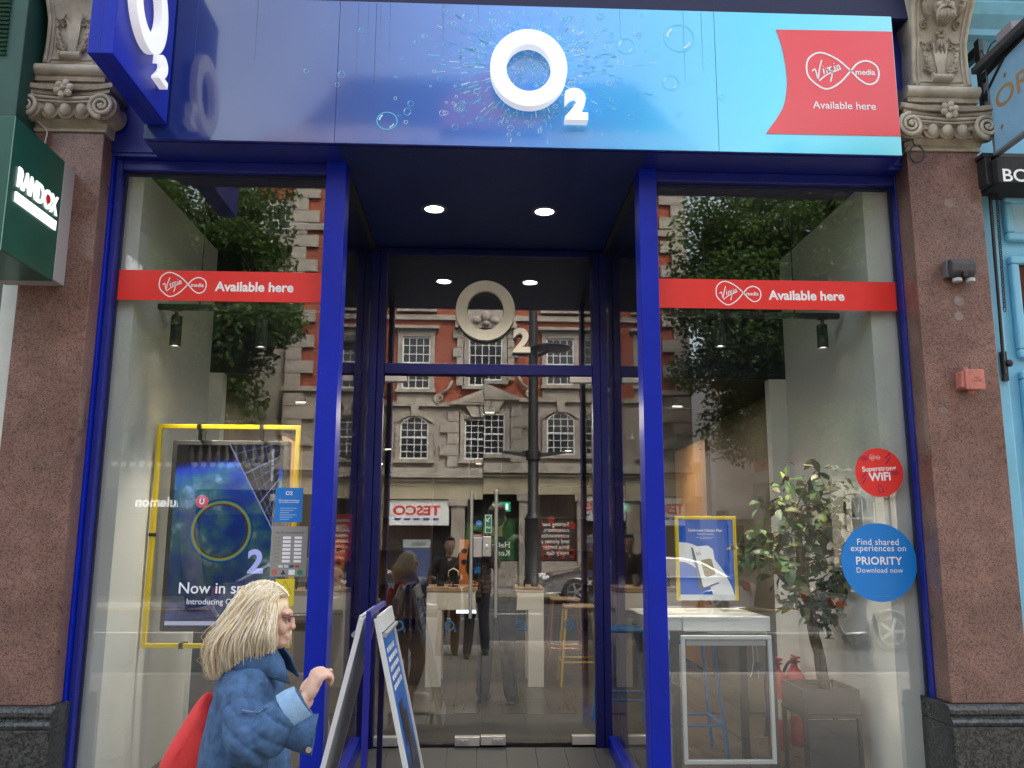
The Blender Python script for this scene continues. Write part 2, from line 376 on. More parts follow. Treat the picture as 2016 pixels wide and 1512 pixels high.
def slab_field(root, x0, x1, y0, y1, z0, z1, sx, sy, m_, zofs=.0, nm='paving_slab'):
    """individual slabs on a gently rising bed"""
    bm_ = MB(); bm_.box(-sx/2+.004, sx/2-.004, -sy/2+.004, sy/2-.004, -.03, 0)
    first = None; j = 0; y = y0
    while y < y1-.05:
        x = x0+(sx/2 if j % 2 else 0)
        while x < x1:
            yy = y+sy/2; zz = z0+(z1-z0)*(yy-y0)/(y1-y0)+random.uniform(-.0015, .0015)+zofs
            if first is None:
                first = bm_.build(nm, m_, root, bevel=0); first.location = (x+sx/2, yy, zz); o = first
            else: o = part_copy(first, root, (x+sx/2, yy, zz))
            o.rotation_euler = (math.atan2(z1-z0, y1-y0)+random.uniform(-.001, .001), random.uniform(-.001, .001), 0)
            x += sx
        y += sy; j += 1
b = MB(); b.add([(-40, -6.62, -.05), (40, -6.62, -.05), (40, -.2, .04), (-40, -.2, .04), (-40, -6.62, -.3), (40, -6.62, -.3), (40, -.2, -.3), (-40, -.2, -.3)],
    [(0,1,2,3),(4,7,6,5),(0,4,5,1),(1,5,6,2),(2,6,7,3),(3,7,4,0)])
pave = b.build('pavement', GROUT, kind='structure')
slab_field(pave, -7.2, 8.1, -6.62, -.22, -.05, .04, .9, .64, SLAB, .026)
b = MB(); b.box(-40, 40, -6.8, -6.62, -.3, -.02); b.build('kerb', KERB, kind='structure', bevel=.01)
b = MB(); b.box(-40, 40, -18.48, -18.3, -.3, -.0); b.build('far_kerb', KERB, kind='structure', bevel=.01)
b = MB(); b.box(-40, 40, -40, -18.48, -.3, -.03); fp = b.build('far_pavement', SLAB, kind='structure')
# entrance floor ramps up to the doors
FZ = .29                                  # level of the shop floor
b = MB(); x0, x1 = -.79, .925
b.add([(x0, -.2, .09), (x1, -.2, .09), (x1, 1.40, FZ-.014), (x0, 1.40, FZ-.014), (x0, -.2, -.1), (x1, -.2, -.1), (x1, 1.40, -.1), (x0, 1.40, -.1)],
    [(0,1,2,3),(4,7,6,5),(0,4,5,1),(1,5,6,2),(2,6,7,3),(3,7,4,0)])
entry = b.build('entrance_floor', GROUT, kind='structure')
slope = math.atan2(FZ-.014-.09, 1.6)
tb = MB(); tb.box(-.0985, .0985, -.2985, .2985, -.008, 0); first = None
for j in range(3):
    for i in range(9):
        cx_ = x0+.06+.2*i+.04; yy = -.2+.3+.6*j+(.18 if i % 2 else 0)-.2
        xa, xb = max(cx_-.0985, x0+.002), min(cx_+.0985, x1-.002); ya, yb = max(yy-.2985, -.195), min(yy+.2985, 1.395)
        if xb-xa < .03 or yb-ya < .03: continue
        zz = .09+(FZ-.014-.09)*((ya+yb)/2+.2)/1.6+.010
        if first is None:
            first = tb.build('floor_tile', TILE, entry); o = first
        else: o = part_copy(first, entry, (0, 0, 0))
        o.location = ((xa+xb)/2, (ya+yb)/2, zz); o.scale = ((xb-xa)/.197, (yb-ya)/.597, 1); o.rotation_euler = (slope, 0, 0)

# ================================================================== THE PHONE SHOP: frame, glass, doors
shop = thing('phone_shop', 'cobalt blue framed shop front with two tall display windows and a recessed glass entrance', 'shop', (0, 0, 0))
YD = 1.43                                  # door plane
XL0, XL1, XM0, XM1 = -2.18, -2.085, -.905, -.79
XN0, XN1, XR0, XR1 = .925, 1.03, 2.475, 2.565
ZT = 3.86
def post(x0, x1, y0, y1, z0=.04, z1=ZT, nm='post', m_=BLUE):
    b = MB(); b.box(x0, x1, y0, y1, z0, z1); return b.build(nm, m_, shop, bevel=.004)
post(XL0, XL1-.035, -.10, .04, nm='corner_post'); post(XL1-.033, XL1, -.07, .03, nm='glazing_bead', m_=BLUE_DARK)
post(XR0+.035, XR1, -.10, .04, nm='corner_post'); post(XR0, XR0+.033, -.07, .03, nm='glazing_bead', m_=BLUE_DARK)
for xa_, xb_ in ((XM0, XM1), (XN0, XN1)): b = MB(); b.box(xa_+.003, xb_-.003, .0505, .056, FZ+.1, 3.79); b.build('mullion_lining', BLACK, shop)
post(XM0, XM1, -.10, .05, nm='front_mullion'); post(XN0, XN1, -.10, .05, nm='front_mullion')
b = MB(); b.box(XL1, XM0, -.06, .05, 3.80, ZT); b.build('window_head', BLUE_DARK, shop, bevel=.004)
b = MB(); b.box(XN1, XR0, -.06, .05, 3.80, ZT); b.build('window_head', BLUE_DARK, shop, bevel=.004)
b = MB(); b.box(XL1, XM0, -.08, .06, .04, .17); b.build('window_sill', BLUE, shop, bevel=.005)
b = MB(); b.box(XN1, XR0, -.08, .06, .04, .17); b.build('window_sill', BLUE, shop, bevel=.005)
def pane(nm, x0, x1, y0, y1, z0, z1, m_=GLASS, parent=None):
    b = MB(); b.box(x0, x1, y0, y1, z0, z1); return b.build(nm, m_, parent or shop)
pane('window_pane', XL1, XM0, -.005, .005, .172, 3.798)
pane('window_pane', XN1, XR0, -.005, .005, .172, 3.798)
GASK = mat('black_rubber_gasket', (.012, .012, .013), .7)
for xa_, xb_ in ((XL1, XM0), (XN1, XR0)):
    for x0_, x1_, z0_, z1_ in ((xa_, xa_+.009, .172, 3.798), (xb_-.009, xb_, .172, 3.798), (xa_+.0095, xb_-.0095, .172, .182), (xa_+.0095, xb_-.0095, 3.788, 3.798)):
        b = MB(); b.box(x0_, x1_, -.013, -.0055, z0_, z1_); b.build('glazing_gasket', GASK, shop)
sm_ = MB(); sm_.lathe([(.006, 0), (.006, .0015), (.004, .003)], (0, 0, 0), 10, rot=Matrix.Rotation(rad(90), 3, 'X')); fs_ = None
for x in (XL0+.03, XR1-.03, XM0+.02, XN1-.02):
    for z in (.9, 1.75, 2.6, 3.45, 3.83):
        if fs_ is None: fs_ = sm_.build('frame_screw', mat('painted_screw', (.02, .03, .25), .4, metal=.3), shop, org=Vector()); o = fs_
        else: o = part_copy(fs_, shop, (0, 0, 0))
        o.location = (x, -.1003, z)
# recess: side panes with sill rails and rear mullions
for s, xa in ((0, XM1), (1, XN0)):
    x_in = xa+(-.03 if s == 0 else .018)
    pane('side_pane', x_in, x_in+.010, .052, YD-.06, FZ+.03, 3.80, GLASS)
    xs0, xs1 = (xa-.075, xa+.012) if s == 0 else (xa-.012, xa+.075)
    b = MB()
    b.add([(xs0, .052, .10), (xs1, .052, .10), (xs1, YD-.06, .12), (xs0, YD-.06, .12), (xs0, .052, .28), (xs1, .052, .28), (xs1, YD-.06, FZ+.075), (xs0, YD-.06, FZ+.075)],
          [(0,3,2,1),(4,5,6,7),(0,1,5,4),(1,2,6,5),(2,3,7,6),(3,0,4,7)])
    b.build('sill_rail', BLUE, shop, bevel=.004)
    xr = xa+(.005 if s == 0 else -.06)
    b = MB(); b.box(xr-.028, xr+.027, YD-.058, YD+.03, FZ-.01, 3.84); b.build('rear_mullion', BLUE_SHADED, shop, bevel=.004)
    b = MB(); b.box(xr+.031, xr+.083, YD-.050, YD+.03, FZ-.01, 3.84); b.build('rear_mullion', BLUE_SHADED, shop, bevel=.004)
XD0, XD1 = XM1+.088, XN0-.088
b = MB(); b.box(XD0+.002, XD1-.002, YD-.05, YD+.03, 2.885, 2.965); b.build('transom', BLUE_SHADED, shop, bevel=.004)
b = MB(); b.box(XD0+.002, XD1-.002, YD-.05, YD+.03, 3.80, 3.85); b.build('door_head', BLUE_SHADED, shop, bevel=.004)
pane('transom_pane', XD0, XD1, YD-.005, YD+.005, 2.966, 3.80, GLASS_DOOR)
XC = .034
def door(x0, x1, side):
    d = pane('door', x0, x1, YD-.006, YD+.006, FZ+.012, 2.875, GLASS_DOOR)
    hx = XC-.079 if side < 0 else XC+.097
    b = MB(); y_ = YD-.085
    b.tube([(hx, y_, 1.15), (hx, y_, 2.03)], .0125, 12)
    for z in (1.3, 1.88): b.tube([(hx, y_, z), (hx, YD-.006, z)], .008, 8)
    b.ell((hx, y_, 2.03), (.0125, .0125, .006)); b.ell((hx, y_, 1.15), (.0125, .0125, .006))
    b.build('pull_handle', STEEL, d, smooth='auto')
    lx = (XC-.003 if side < 0 else XC+.003)
    b = MB()
    if side < 0: b.box(lx-.06, lx, YD-.03, YD+.03, 1.565, 1.705)
    else: b.box(lx, lx+.06, YD-.03, YD+.03, 1.565, 1.705)
    lk = b.build('lock_case', PATCH, d, bevel=.003)
    b = MB()
    if side > 0:
        b.lathe([(.014, 0), (.014, .012), (.010, .014)], (XC+.033, YD-.031, 1.63), 14, rot=Matrix.Rotation(rad(90), 3, 'X'))
        b.box(XC+.020, XC+.046, YD-.034, YD-.0305, 1.582, 1.65)
        b.build('keyhole', STEEL, d, smooth='auto', bevel=.002)
    # bottom patch fittings and pivot
    bx = (XC-.175, XC-.004) if side < 0 else (XC+.004, XC+.175)
    b = MB(); b.box(bx[0], bx[1], YD-.035, YD+.035, FZ+.004, FZ+.062); b.build('patch_lock', PATCH, d, bevel=.003)
    b = MB(); cxp = (bx[0]+.055) if side < 0 else (bx[1]-.055); b.box(cxp-.038, cxp+.038, YD-.041, YD-.0355, FZ+.018, FZ+.048); b.lathe([(.009, 0), (.009, .006)], (cxp, YD-.043, FZ+.033), 12, rot=Matrix.Rotation(rad(90), 3, 'X')); b.build('patch_lock_plate', STEEL, d, bevel=.002)
    px = (x0+.002, x0+.165) if side < 0 else (x1-.165, x1-.002)
    b = MB(); b.box(px[0], px[1], YD-.035, YD+.035, FZ+.004, FZ+.062); b.build('pivot_patch', PATCH, d, bevel=.003)
    b = MB(); b.box(px[0], px[1], YD-.035, YD+.035, 2.83, 2.872); b.build('top_patch', PATCH, d, bevel=.003)
    return d
dl = door(XD0+.004, XC-.002, -1); dr = door(XC+.002, XD1-.004, 1)
dr.rotation_euler = (.004, 0, 0)          # the right leaf hangs a hair out of plumb
# manifestation rings on the door glass (frosted O and 2 at hip height) and small notices
FROST = mat('blue_frost_vinyl', (.04, .16, .34), .5)
for px in (785, 885, 1025, 1120):
    x, z = P(px, 1232, YD-.01); d = dl if x < XC else dr
    b = MB(); n = 28
    ring = [(x+.030*math.cos(2*math.pi*i/n), z+.030*math.sin(2*math.pi*i/n)) for i in range(n)]
    b.ribbon(ring, .010, YD-.0075, closed=True); b.build('vinyl_ring', FROST, d, fixn=False)
    text('vinyl_two', '2', (x+.040, YD-.0075, z-.028), h=.026, m=FROST, parent=d, bold=.02)
x0, z0 = P(955, 1015, YD); x1, z1 = P(968, 1051, YD)
SIGNG = mat('green_sign', (.02, .25, .12), .4)
b = MB(); b.box(x0, x1, YD-.009, YD-.0065, z1, z0); b.build('push_notice_border', WHITE_PRINT, dr)
b = MB(); b.box(x0+.005, x1-.005, YD-.0105, YD-.0095, z1+.005, z0-.005); b.build('push_notice', SIGNG, dr)
text('push_notice_word', 'Pull', ((x0+x1)/2, YD-.0115, z1+.04), w=.028, m=WHITE_PRINT, parent=dr, bold=.03)
b = MB(); cx_, cz_ = (x0+x1)/2, z0-.03
b.ribbon([(cx_+.014, cz_+.016), (cx_-.008, cz_-.012)], .006, YD-.0115); b.ribbon([(cx_-.014, cz_+.002), (cx_-.012, cz_-.016), (cx_+.006, cz_-.016)], .006, YD-.0115)
b.build('push_notice_arrow', WHITE_PRINT, dr, fixn=False)
x, z = P(946, 1031, YD); b = MB(); b.lathe([(.024, 0), (.024, .002)], (x-.012, YD-.007, z), 24, rot=Matrix.Rotation(rad(90), 3, 'X')); b.build('round_notice', mat('mid_blue_vinyl', (.03, .18, .55), .4), dl)
text('round_notice_words', 'Automatic\ndoor', (x-.012, YD-.0100, z), w=.036, m=WHITE_PRINT, parent=dl, bold=.02)
fx0_, fx1_ = -1.875, 2.402
# soffit with two downlights, fascia carcass, upper wall of the building
b = MB(); b.box(XM1-.02, XN0+.02, -.30, YD+.05, ZT, ZT+.04); sof = b.build('soffit', NAVY, shop)
for xa_, xb_, ya_ in ((fx0_, XM1-.021, -.30), (XN0+.021, fx1_, -.30), (-2.16, fx0_-.001, -.11), (fx1_+.001, 2.56, -.15)): b = MB(); b.box(xa_, xb_, ya_, .05, ZT+.001, ZT+.04); b.build('soffit', BLUE_DARK, shop)
for px, py in ((855, 411), (1072, 416)):
    d = fw+rt*((px-1008)/FPX)-up*((py-756)/FPX); t = (ZT-CAM[2])/d.z; x, y = CAM[0]+d.x*t, CAM[1]+d.y*t
    b = MB(); b.lathe([(.062, -.006), (.085, -.006), (.088, 0), (.062, 0)], (x, y, ZT), 28, cap=False); fit = b.build('downlight', mat('downlight_trim', (.10, .10, .12), .4), sof, smooth='auto')
    b = MB(); b.lathe([(.001, -.003), (.062, -.003)], (x, y, ZT), 28, cap=False); b.build('downlight_lens', glow('downlight_glow', (.95, 1, .97), 7), sof, fixn=False)
    ld = bpy.data.lights.new('downlight_lamp', 'SPOT'); ld.energy = 13; ld.spot_size = rad(120); ld.spot_blend = .6; ld.shadow_soft_size = .06; ld.color = (1, .97, .92)
    lo = bpy.data.objects.new('downlight_lamp', ld); C.objects.link(lo); lo.location = (x, y, ZT-.02); lo.parent = None
UPPER = brick_mat('upper_brick', (.30, .11, .07), (.24, .09, .06), (.35, .33, .3))
b = MB(); b.box(-2.6, 3.0, -.02, .4, 5.15, 12.5); b.build('upper_wall', UPPER, shop)
b = MB(); b.box(-2.6, 3.0, .45, 12, 3.95, 12.4); b.build('upper_storeys', mat('brick_core', (.2, .1, .08), .9), shop)
for i in range(3):
    for j in range(2):
        xx = -1.5+1.75*i; zz = 6.0+3.0*j
        b = MB(); b.box(xx-.5, xx+.5, -.03, .0, zz, zz+1.8); w_ = b.build('upper_window', BLACKPANE, shop)
        b = MB(); b.box(xx-.62, xx-.502, -.08, .0, zz, zz+1.8); b.box(xx+.502, xx+.62, -.08, .0, zz, zz+1.8); b.box(xx-.7, xx+.7, -.12, .0, zz-.15, zz-.001); b.box(xx-.7, xx+.7, -.12, .0, zz+1.801, zz+2.0); b.box(xx-.02, xx+.02, -.06, -.031, zz, zz+1.8); b.box(xx-.5, xx-.021, -.06, -.031, zz+.88, zz+.92); b.box(xx+.021, xx+.5, -.06, -.031, zz+.88, zz+.92)
        b.build('window_surround', mat('upper_stone', (.4, .36, .3), .8, var=.2), w_)

# ================================================================== FASCIA SIGN
YF = -.33
fx0, fx1 = -1.875, 2.402; fzb, fzt = 3.862, 4.742
fascia = thing('fascia_sign', 'long printed fascia sign shading from navy to cyan with large white O and 2', 'sign', ((fx0+fx1)/2, YF, fzb))
b = MB(); b.box(fx0, fx1, YF+.006, -.31, fzb, fzt); b.box(fx0, fx1, -.308, -.03, fzb+.045, fzt); b.build('sign_tray', BLUE_DARK, fascia, bevel=.003)
PRINT = ramp_mat('fascia_print', [(0, (.008, .02, .14)), (.2, (.008, .045, .27)), (.38, (.006, .13, .55)), (.52, (.004, .28, .85)), (.66, (.01, .48, .95)), (.82, (.07, .72, .98)), (1, (.22, .84, .98))], 'X', (fx0-fx1)/2, (fx1-fx0)/2, rough=.16, spec=.55, coat=1.0, var=.10, vscale=1.1)
s1 = PX(664, 150, YF); s2 = PX(1410, 150, YF)
for a, c in ((fx0+.002, s1-.0015), (s1+.0015, s2-.0015), (s2+.0015, fx1-.002)):
    b = MB(); b.box(a, c, YF, YF+.005, fzb+.004, fzt-.004); b.build('sign_panel', PRINT, fascia)
b = MB(); b.box(-2.16, fx0-.004, -.12, .04, fzb+.02, 5.1); b.build('end_board', BLUE_DARK, fascia)
b = MB(); b.box(fx1+.002, 2.56, -.16, .04, fzb+.02, 5.1); b.build('end_board', BLUE_DARK, fascia)
b = MB(); b.box(-2.16, 2.56, -.305, -.03, fzt+.003, 5.1); b.build('top_board', mat('navy_flat', (.004, .007, .05), .6), fascia)
# raised O and 2
def ring_solid(mb, cx_, cz_, ro, ri, y0, y1, n=56, ex=1.0):
    """ring with slightly elliptical eye, extruded in y (y0 front)"""
    V = []; F = []
    for y in (y0, y1):
        for (rx, rz) in ((ro[0], ro[1]), (ri[0], ri[1])):
            for k in range(n):
                a = 2*math.pi*k/n; V.append((cx_+rx*math.cos(a), y, cz_+rz*math.sin(a)))
    for k in range(n):
        j = (k+1) % n
        F += [(k, j, n+j, n+k), (2*n+k, 3*n+k, 3*n+j, 2*n+j), (k, 2*n+k, 2*n+j, j), (n+k, n+j, 3*n+j, 3*n+k)]
    mb.add(V, F)
yo = YF-.075
cx_, cz_ = P(1041, 132, yo); xl, _ = P(965, 132, yo); xr_, _ = P(1117, 132, yo); zt_ = PZ(1041, 57, yo); zb_ = PZ(1041, 209, yo)
b = MB(); ring_solid(b, (xl+xr_)/2, (zt_+zb_)/2, ((xr_-xl)/2, (zt_-zb_)/2), ((xr_-xl)/2*.585, (zt_-zb_)/2*.605), yo, YF-.012)
b.build('letter_o', LIT_WHITE, fascia, smooth='auto', bevel=.003)
x0, z0 = P(1112, 172, yo); x1, z1 = P(1158, 236, yo)
text('digit_two', '2', ((x0+x1)/2, YF-.012, (z0+z1)/2), w=x1-x0, h=z0-z1, m=LIT_WHITE, parent=fascia, bold=.045, ext=.063)
# partner panel
yp = YF-.003
def pp(px, py): return P(px, py, yp)
curve = cat_rom([(1528, 58), (1540, 95), (1548, 140), (1549, 175), (1540, 215), (1508, 263)], 6)
poly = [pp(*q) for q in curve]+[pp(1774, 268), pp(1756, 62)]
poly = [(min(x, fx1-.004), z) for x, z in poly]
RED_SAT = mat('coral_red_print', (.82, .028, .035), .16, spec=.55, coat=.8)
b = MB(); b.prism(poly, yp, yp+.002); b.build('partner_panel', RED_SAT, fascia)
def loop_logo(parent, c, width, y, m_, lw=.025, words=True):
    """hand-drawn infinity loop with a script word in the big loop and a small word in the other"""
    s = width/405.0
    mp = lambda q: (c[0]+(q[0]-988)*s, c[1]-(q[1]-405)*s)
    pts = [(1033,403),(960,335),(870,298),(806,330),(786,390),(802,455),(882,515),(962,480),(1033,403),(1075,357),(1127,341),(1175,365),(1190,410),(1175,460),(1130,482),(1080,455)]
    b = MB(); b.ribbon([mp(q) for q in cat_rom(pts, 6, True)], 10*s, y, closed=True); b.build('loop_mark', m_, parent, fixn=False)
    if words:
        st = [[(816,412),(832,398),(840,425),(847,457),(858,395),(874,342)], [(879,394),(883,426)], [(880,378),(881,381)], [(896,390),(899,420)], [(897,402),(903,390),(910,388)],
              [(929,384),(916,386),(913,402),(925,404),(929,384),(926,430),(915,472)], [(942,376),(946,402)], [(941,360),(942,363)], [(955,372),(959,398)], [(957,382),(966,370),(973,393)], [(852,468),(900,428),(980,392)]]
        b = MB()
        for q in st: b.ribbon([mp(p_) for p_ in (cat_rom(q, 4) if len(q) > 2 else q)], 8*s, y)
        b.build('script_word', m_, parent, fixn=False)
        text('small_word', 'media', (mp((1114, 410))[0], y, mp((1114, 409))[1]), w=110*s, m=m_, parent=parent, bold=.02)
c = pp(1659, 140); loop_logo(fascia, c, PX(1730, 140, yp)-PX(1588, 140, yp), yp-.002, WHITE_PRINT)
c = pp(1662, 208); text('panel_words', 'Available here', (c[0], yp-.002, c[1]), w=PX(1724, 208, yp)-PX(1600, 208, yp), m=WHITE_PRINT, parent=fascia, bold=.012)
# printed bubbles and spray bursting from behind the O
BUB = [mat('print_pale_blue', (.12, .66, .95), .2), mat('print_mid_blue', (.02, .40, .90), .2), mat('print_white_blue', (.60, .90, .98), .2)]
bm = MB(); oc = P(1041, 132, YF)
def bubble(x, z, r, k, y=YF-.0015, e=1.0):
    n = max(8, int(10+r*160)); ph = random.uniform(0, 6.28)
    pts = [(x+r*math.cos(a+ph)*e, z+r*math.sin(a+ph)) for a in (2*math.pi*i/n for i in range(n))]
    bm.ribbon(pts, max(.0022, r*.10), y, k, closed=True)
    m_ = n//3; bm.ribbon([(x+r*.82*math.cos(2.2+i*.22), z+r*.82*math.sin(2.2+i*.22)) for i in range(5)], max(.002, r*.16), y-.0003, 2)
    if r > .02: bm.ribbon([(x+r*.8*math.cos(-1.2+i*.2), z+r*.8*math.sin(-1.2+i*.2)) for i in range(5)], r*.12, y-.0003, 2)
for px, py, r in ((1337, 75, .085), (1320, 163, .046), (1232, 91, .048), (762, 238, .052), (802, 220, .022), (904, 212, .028), (753, 46, .0), (920, 35, .032), (1110, 42, .02), (1010, 232, .02), (1138, 90, .024), (1422, 192, .016), (1338, 226, .014), (672, 147, .02), (603, 140, .014), (711, 60, .014), (885, 46, .012), (1330, 70, .0), (985, 245, .014), (896, 250, .018), (1070, 30, .016)):
    if r: bubble(*P(px, py, YF), r, 0, e=random.uniform(.92, 1.1))
for i in range(260):
    a = random.uniform(0, 2*math.pi); rr = .235+abs(random.gauss(0, .16))*(1.35 if abs(math.cos(a)) > .5 else .85); x, z = oc[0]+rr*math.cos(a)*1.12, oc[1]+rr*math.sin(a)*.92
    if fzb+.03 < z < fzt-.03: bubble(x, z, random.choice((.006, .008, .01, .013, .017)), random.choice((0, 0, 1, 2)), e=random.uniform(.8, 1.2))
for i in range(420):
    a = random.uniform(0, 2*math.pi); r1 = .19+abs(random.gauss(0, .15)); L_ = random.uniform(.012, .06)
    p = [(oc[0]+q*math.cos(a)*1.15, oc[1]+q*math.sin(a)*.9) for q in (r1, r1+L_*.5, r1+L_)]
    if all(fzb+.02 < q[1] < fzt-.02 for q in p): bm.ribbon(p, random.uniform(.0015, .006), YF-.001, random.choice((0, 0, 1, 1, 2)))
for i in range(170):
    a = random.uniform(0, 2*math.pi); rr = .13*math.sqrt(random.random()); bubble(oc[0]+rr*math.cos(a), oc[1]+rr*math.sin(a), random.uniform(.003, .009), random.choice((0, 1, 2)))
bm.build('bubble_print', BUB, fascia, fixn=False, kind='stuff')
# rain streaks of grime on the fascia
gb = MB()
for i in range(16):
    x = random.uniform(fx0+.05, fx1-.9); L_ = random.uniform(.05, .55); gb.add([(x, YF-.0008, fzt-.01), (x+.002, YF-.0008, fzt-.01), (x+.0014, YF-.0008, fzt-.01-L_), (x+.0006, YF-.0008, fzt-.01-L_)], [(0, 1, 2, 3)])
gb.build('dirt_streaks', mat('thin_grime', (.05, .10, .25), .5), fascia, fixn=False, kind='stuff')

# ================================================================== PROJECTING SIGN
bx0, bx1, by0, by1, bz0, bz1 = -1.865, -1.745, -1.06, -.345, 3.94, 5.0
blade = thing('projecting_sign', 'bright blue box sign sticking out from the fascia with raised white O and 2', 'sign', ((bx0+bx1)/2, (by0+by1)/2, bz0))
b = MB(); b.box(bx0, bx1, by0, by1, bz0, bz1); b.build('box', BLUE, blade, bevel=.005)
b = MB(); b.box(bx0+.055, bx0+.0575, by0-.0012, by1, bz0-.0012, bz1); b.build('seam', BLUE_DARK, blade)
for dz in (.3, .8): b = MB(); b.tube([((bx0+bx1)/2, by1, bz0+dz), ((bx0+bx1)/2, -.12, bz0+dz)], .03, 10); b.build('bracket', BLACK, blade)
for side, xf, sgn in ((1, bx1, 1),):
    b = MB(); ycn, zcn = -.77, 4.375; n = 48; V = []; F = []
    for xx in (xf+sgn*.055, xf+sgn*.012):
        for (ry_, rz_) in ((.215, .245), (.125, .150)):
            for k in range(n):
                a = 2*math.pi*k/n; V.append((xx, ycn-sgn*.02+ry_*math.cos(a), zcn+rz_*math.sin(a)))
    for k in range(n):
        j = (k+1) % n; F += [(k, j, n+j, n+k), (2*n+k, 3*n+k, 3*n+j, 2*n+j), (k, 2*n+k, 2*n+j, j), (n+k, n+j, 3*n+j, 3*n+k)]
    b.add(V, F); b.build('letter_o', LIT_WHITE, blade, smooth='auto')
    text('digit_two', '2', (xf+sgn*.012, ycn+sgn*.195, 4.135), w=.12, h=.150, m=LIT_WHITE, parent=blade, bold=.045, ext=.043, facing=sgn*rad(90))

# ================================================================== SIGN LETTERS IN THE TRANSOM
tl = thing('hanging_logo', 'pale gold O and 2 mounted behind the recess on the glass above the doors', 'sign', (0.04, 1.37, 3.05))
yo = 1.36
xl, z_ = P(897, 611, yo); xr_ = PX(1014, 611, yo); zt_ = PZ(956, 552, yo); zb_ = PZ(956, 670, yo)
b = MB(); ring_solid(b, (xl+xr_)/2, (zt_+zb_)/2, ((xr_-xl)/2, (zt_-zb_)/2), ((xr_-xl)/2*.61, (zt_-zb_)/2*.65), yo, yo+.05)
b.build('letter_o', IVORY, tl, smooth='auto', bevel=.003)
x0, z0 = P(1010, 645, yo); x1, z1 = P(1044, 694, yo)
text('digit_two', '2', ((x0+x1)/2, yo+.05, (z0+z1)/2), w=x1-x0, h=z0-z1, m=IVORY, parent=tl, bold=.04, ext=.05)
# ================================================================== SHOP INTERIOR
FLOORM = mat('brown_wood_floor', (.085, .072, .06), .3, var=.3, vscale=5, rvar=.1, stretch=(6, 1, 1))
b = MB(); b.box(-2.4, 3.0, YD+.04, 12, FZ-.25, FZ); b.box(-2.4, XM1-.08, .06, YD+.038, FZ-.25, FZ); b.box(XN0+.08, 3.0, .06, YD+.038, FZ-.25, FZ); fl = b.build('floor', GROUT, kind='structure')
# plank floor: boards running into the shop
pk = MB(); pk.box(-.0985, .0985, -.598, .598, 0, .006); first = None
for i in range(25):
    for j in range(8):
        x = -2.28+.2*i; y = 2.45+.6+1.2*j+(.6 if i % 2 else 0)-.6
        if y+.6 > 11.9 or x > 2.6: continue
        if first is None: first = pk.build('floor_plank', FLOORM, fl); o = first
        else: o = part_copy(first, fl, (0, 0, 0))
        o.location = (x, y+.05, FZ)
pk2 = MB()
for (xa, xb) in ((-2.0, XM1-.085), (XN0+.085, 2.33)):
    n = 6
    for i in range(n):
        a = xa+(xb-xa)*i/n
        bb = MB(); bb.box(a+.002, a+(xb-xa)/n-.002, .065, 2.43, FZ, FZ+.005); bb.build('floor_plank', FLOORM, fl)
# ribbed entrance mat: one strip per rib
mat_root = thing('entrance_mat', 'ribbed dark grey entrance matting just inside the glass doors', 'door mat', (.06, 1.95, FZ))
RIB = mat('mat_aluminium', (.20, .19, .18), .4, metal=.6, var=.1); RIBD = mat('mat_carpet', (.035, .033, .032), .95, var=.3, vscale=60)
b = MB(); b.box(XM1-.06, XN0+.06, YD+.045, 2.44, FZ+.0005, FZ+.006); b.build('mat_base', RIBD, mat_root)
rb = MB(); rb.box(-(XN0-XM1)/2-.05, (XN0-XM1)/2+.05, -.006, .006, 0, .005); first = None
for i in range(27):
    loc = (0, YD+.075+.036*i-1.95, .006)
    if first is None: first = rb.build('mat_rib', RIB, mat_root, org=Vector((0, 0, 0))); first.location = (.0067, loc[1], loc[2])
    else: part_copy(first, mat_root, (.0067, loc[1], loc[2]))
# walls
XWL, XWR = -2.0, 2.33
b = MB(); b.box(XWL-.35, XWL, .045, 1.50, .06, ZT-.02); b.build('wall_left', WALLW, kind='structure')
b = MB(); b.box(XWR, XWR+.6, .045, 1.50, .06, ZT-.02); b.build('wall_right', WALLW, kind='structure')
b = MB(); b.box(-2.45, -2.10, 1.72, 12, .06, 2.93); b.build('wall_inner_left', mat('taupe_wall', (.15, .13, .105), .8, var=.05, vscale=3), kind='structure')
b = MB(); b.box(2.45, 2.9, 1.72, 12, .06, 2.93); b.build('wall_inner_right', MATS['taupe_wall'], kind='structure')
for s_, (xa, xb) in ((0, (-2.35, -1.90)), (1, (2.20, 2.7))):
    pl_ = MB(); pl_.box(xa, xb, 1.502, 1.60, .06, 2.898); pl_.box(xa if s_ == 0 else xa+.06, xb-.06 if s_ == 0 else xb, 1.602, 1.72, .06, 2.898)
    o = pl_.build('wall_pilaster_left' if s_ == 0 else 'wall_pilaster_right', WALLW, kind='structure')
b = MB(); b.box(-2.45, 2.9, 11.9, 12.1, .06, 2.93); b.build('wall_back', mat('dark_brown_back_wall', (.05, .032, .022), .7, var=.2, vscale=2), kind='structure')
DARKC = mat('near_black_ceiling', (.012, .012, .014), .7, var=.2, vscale=3)
b = MB(); b.box(XWL-.1, XM1-.001, .045, 1.50, ZT-.018, ZT-.001); b.box(XN0+.001, XWR+.1, .045, 1.50, ZT-.018, ZT-.001); b.build('bay_ceiling', DARKC, kind='structure')
b = MB(); b.box(-2.35, 2.75, 1.51, 1.60, 2.90, ZT+.03); b.build('bulkhead_wall', mat('black_bulkhead', (.005, .006, .022), .6), kind='structure')
b = MB(); b.box(-2.45, 2.9, 1.602, 12, 2.90, 2.98); ceil = b.build('ceiling', DARKC, kind='structure')
WARM = mat('warm_plywood_panel', (.42, .23, .10), .6, var=.2, vscale=4, stretch=(6, 6, 1))
for nm, x0, x1, y_, z0, z1 in (('wall_panel', -2.09, -2.05, 3.6, .4, 2.6),):
    pass
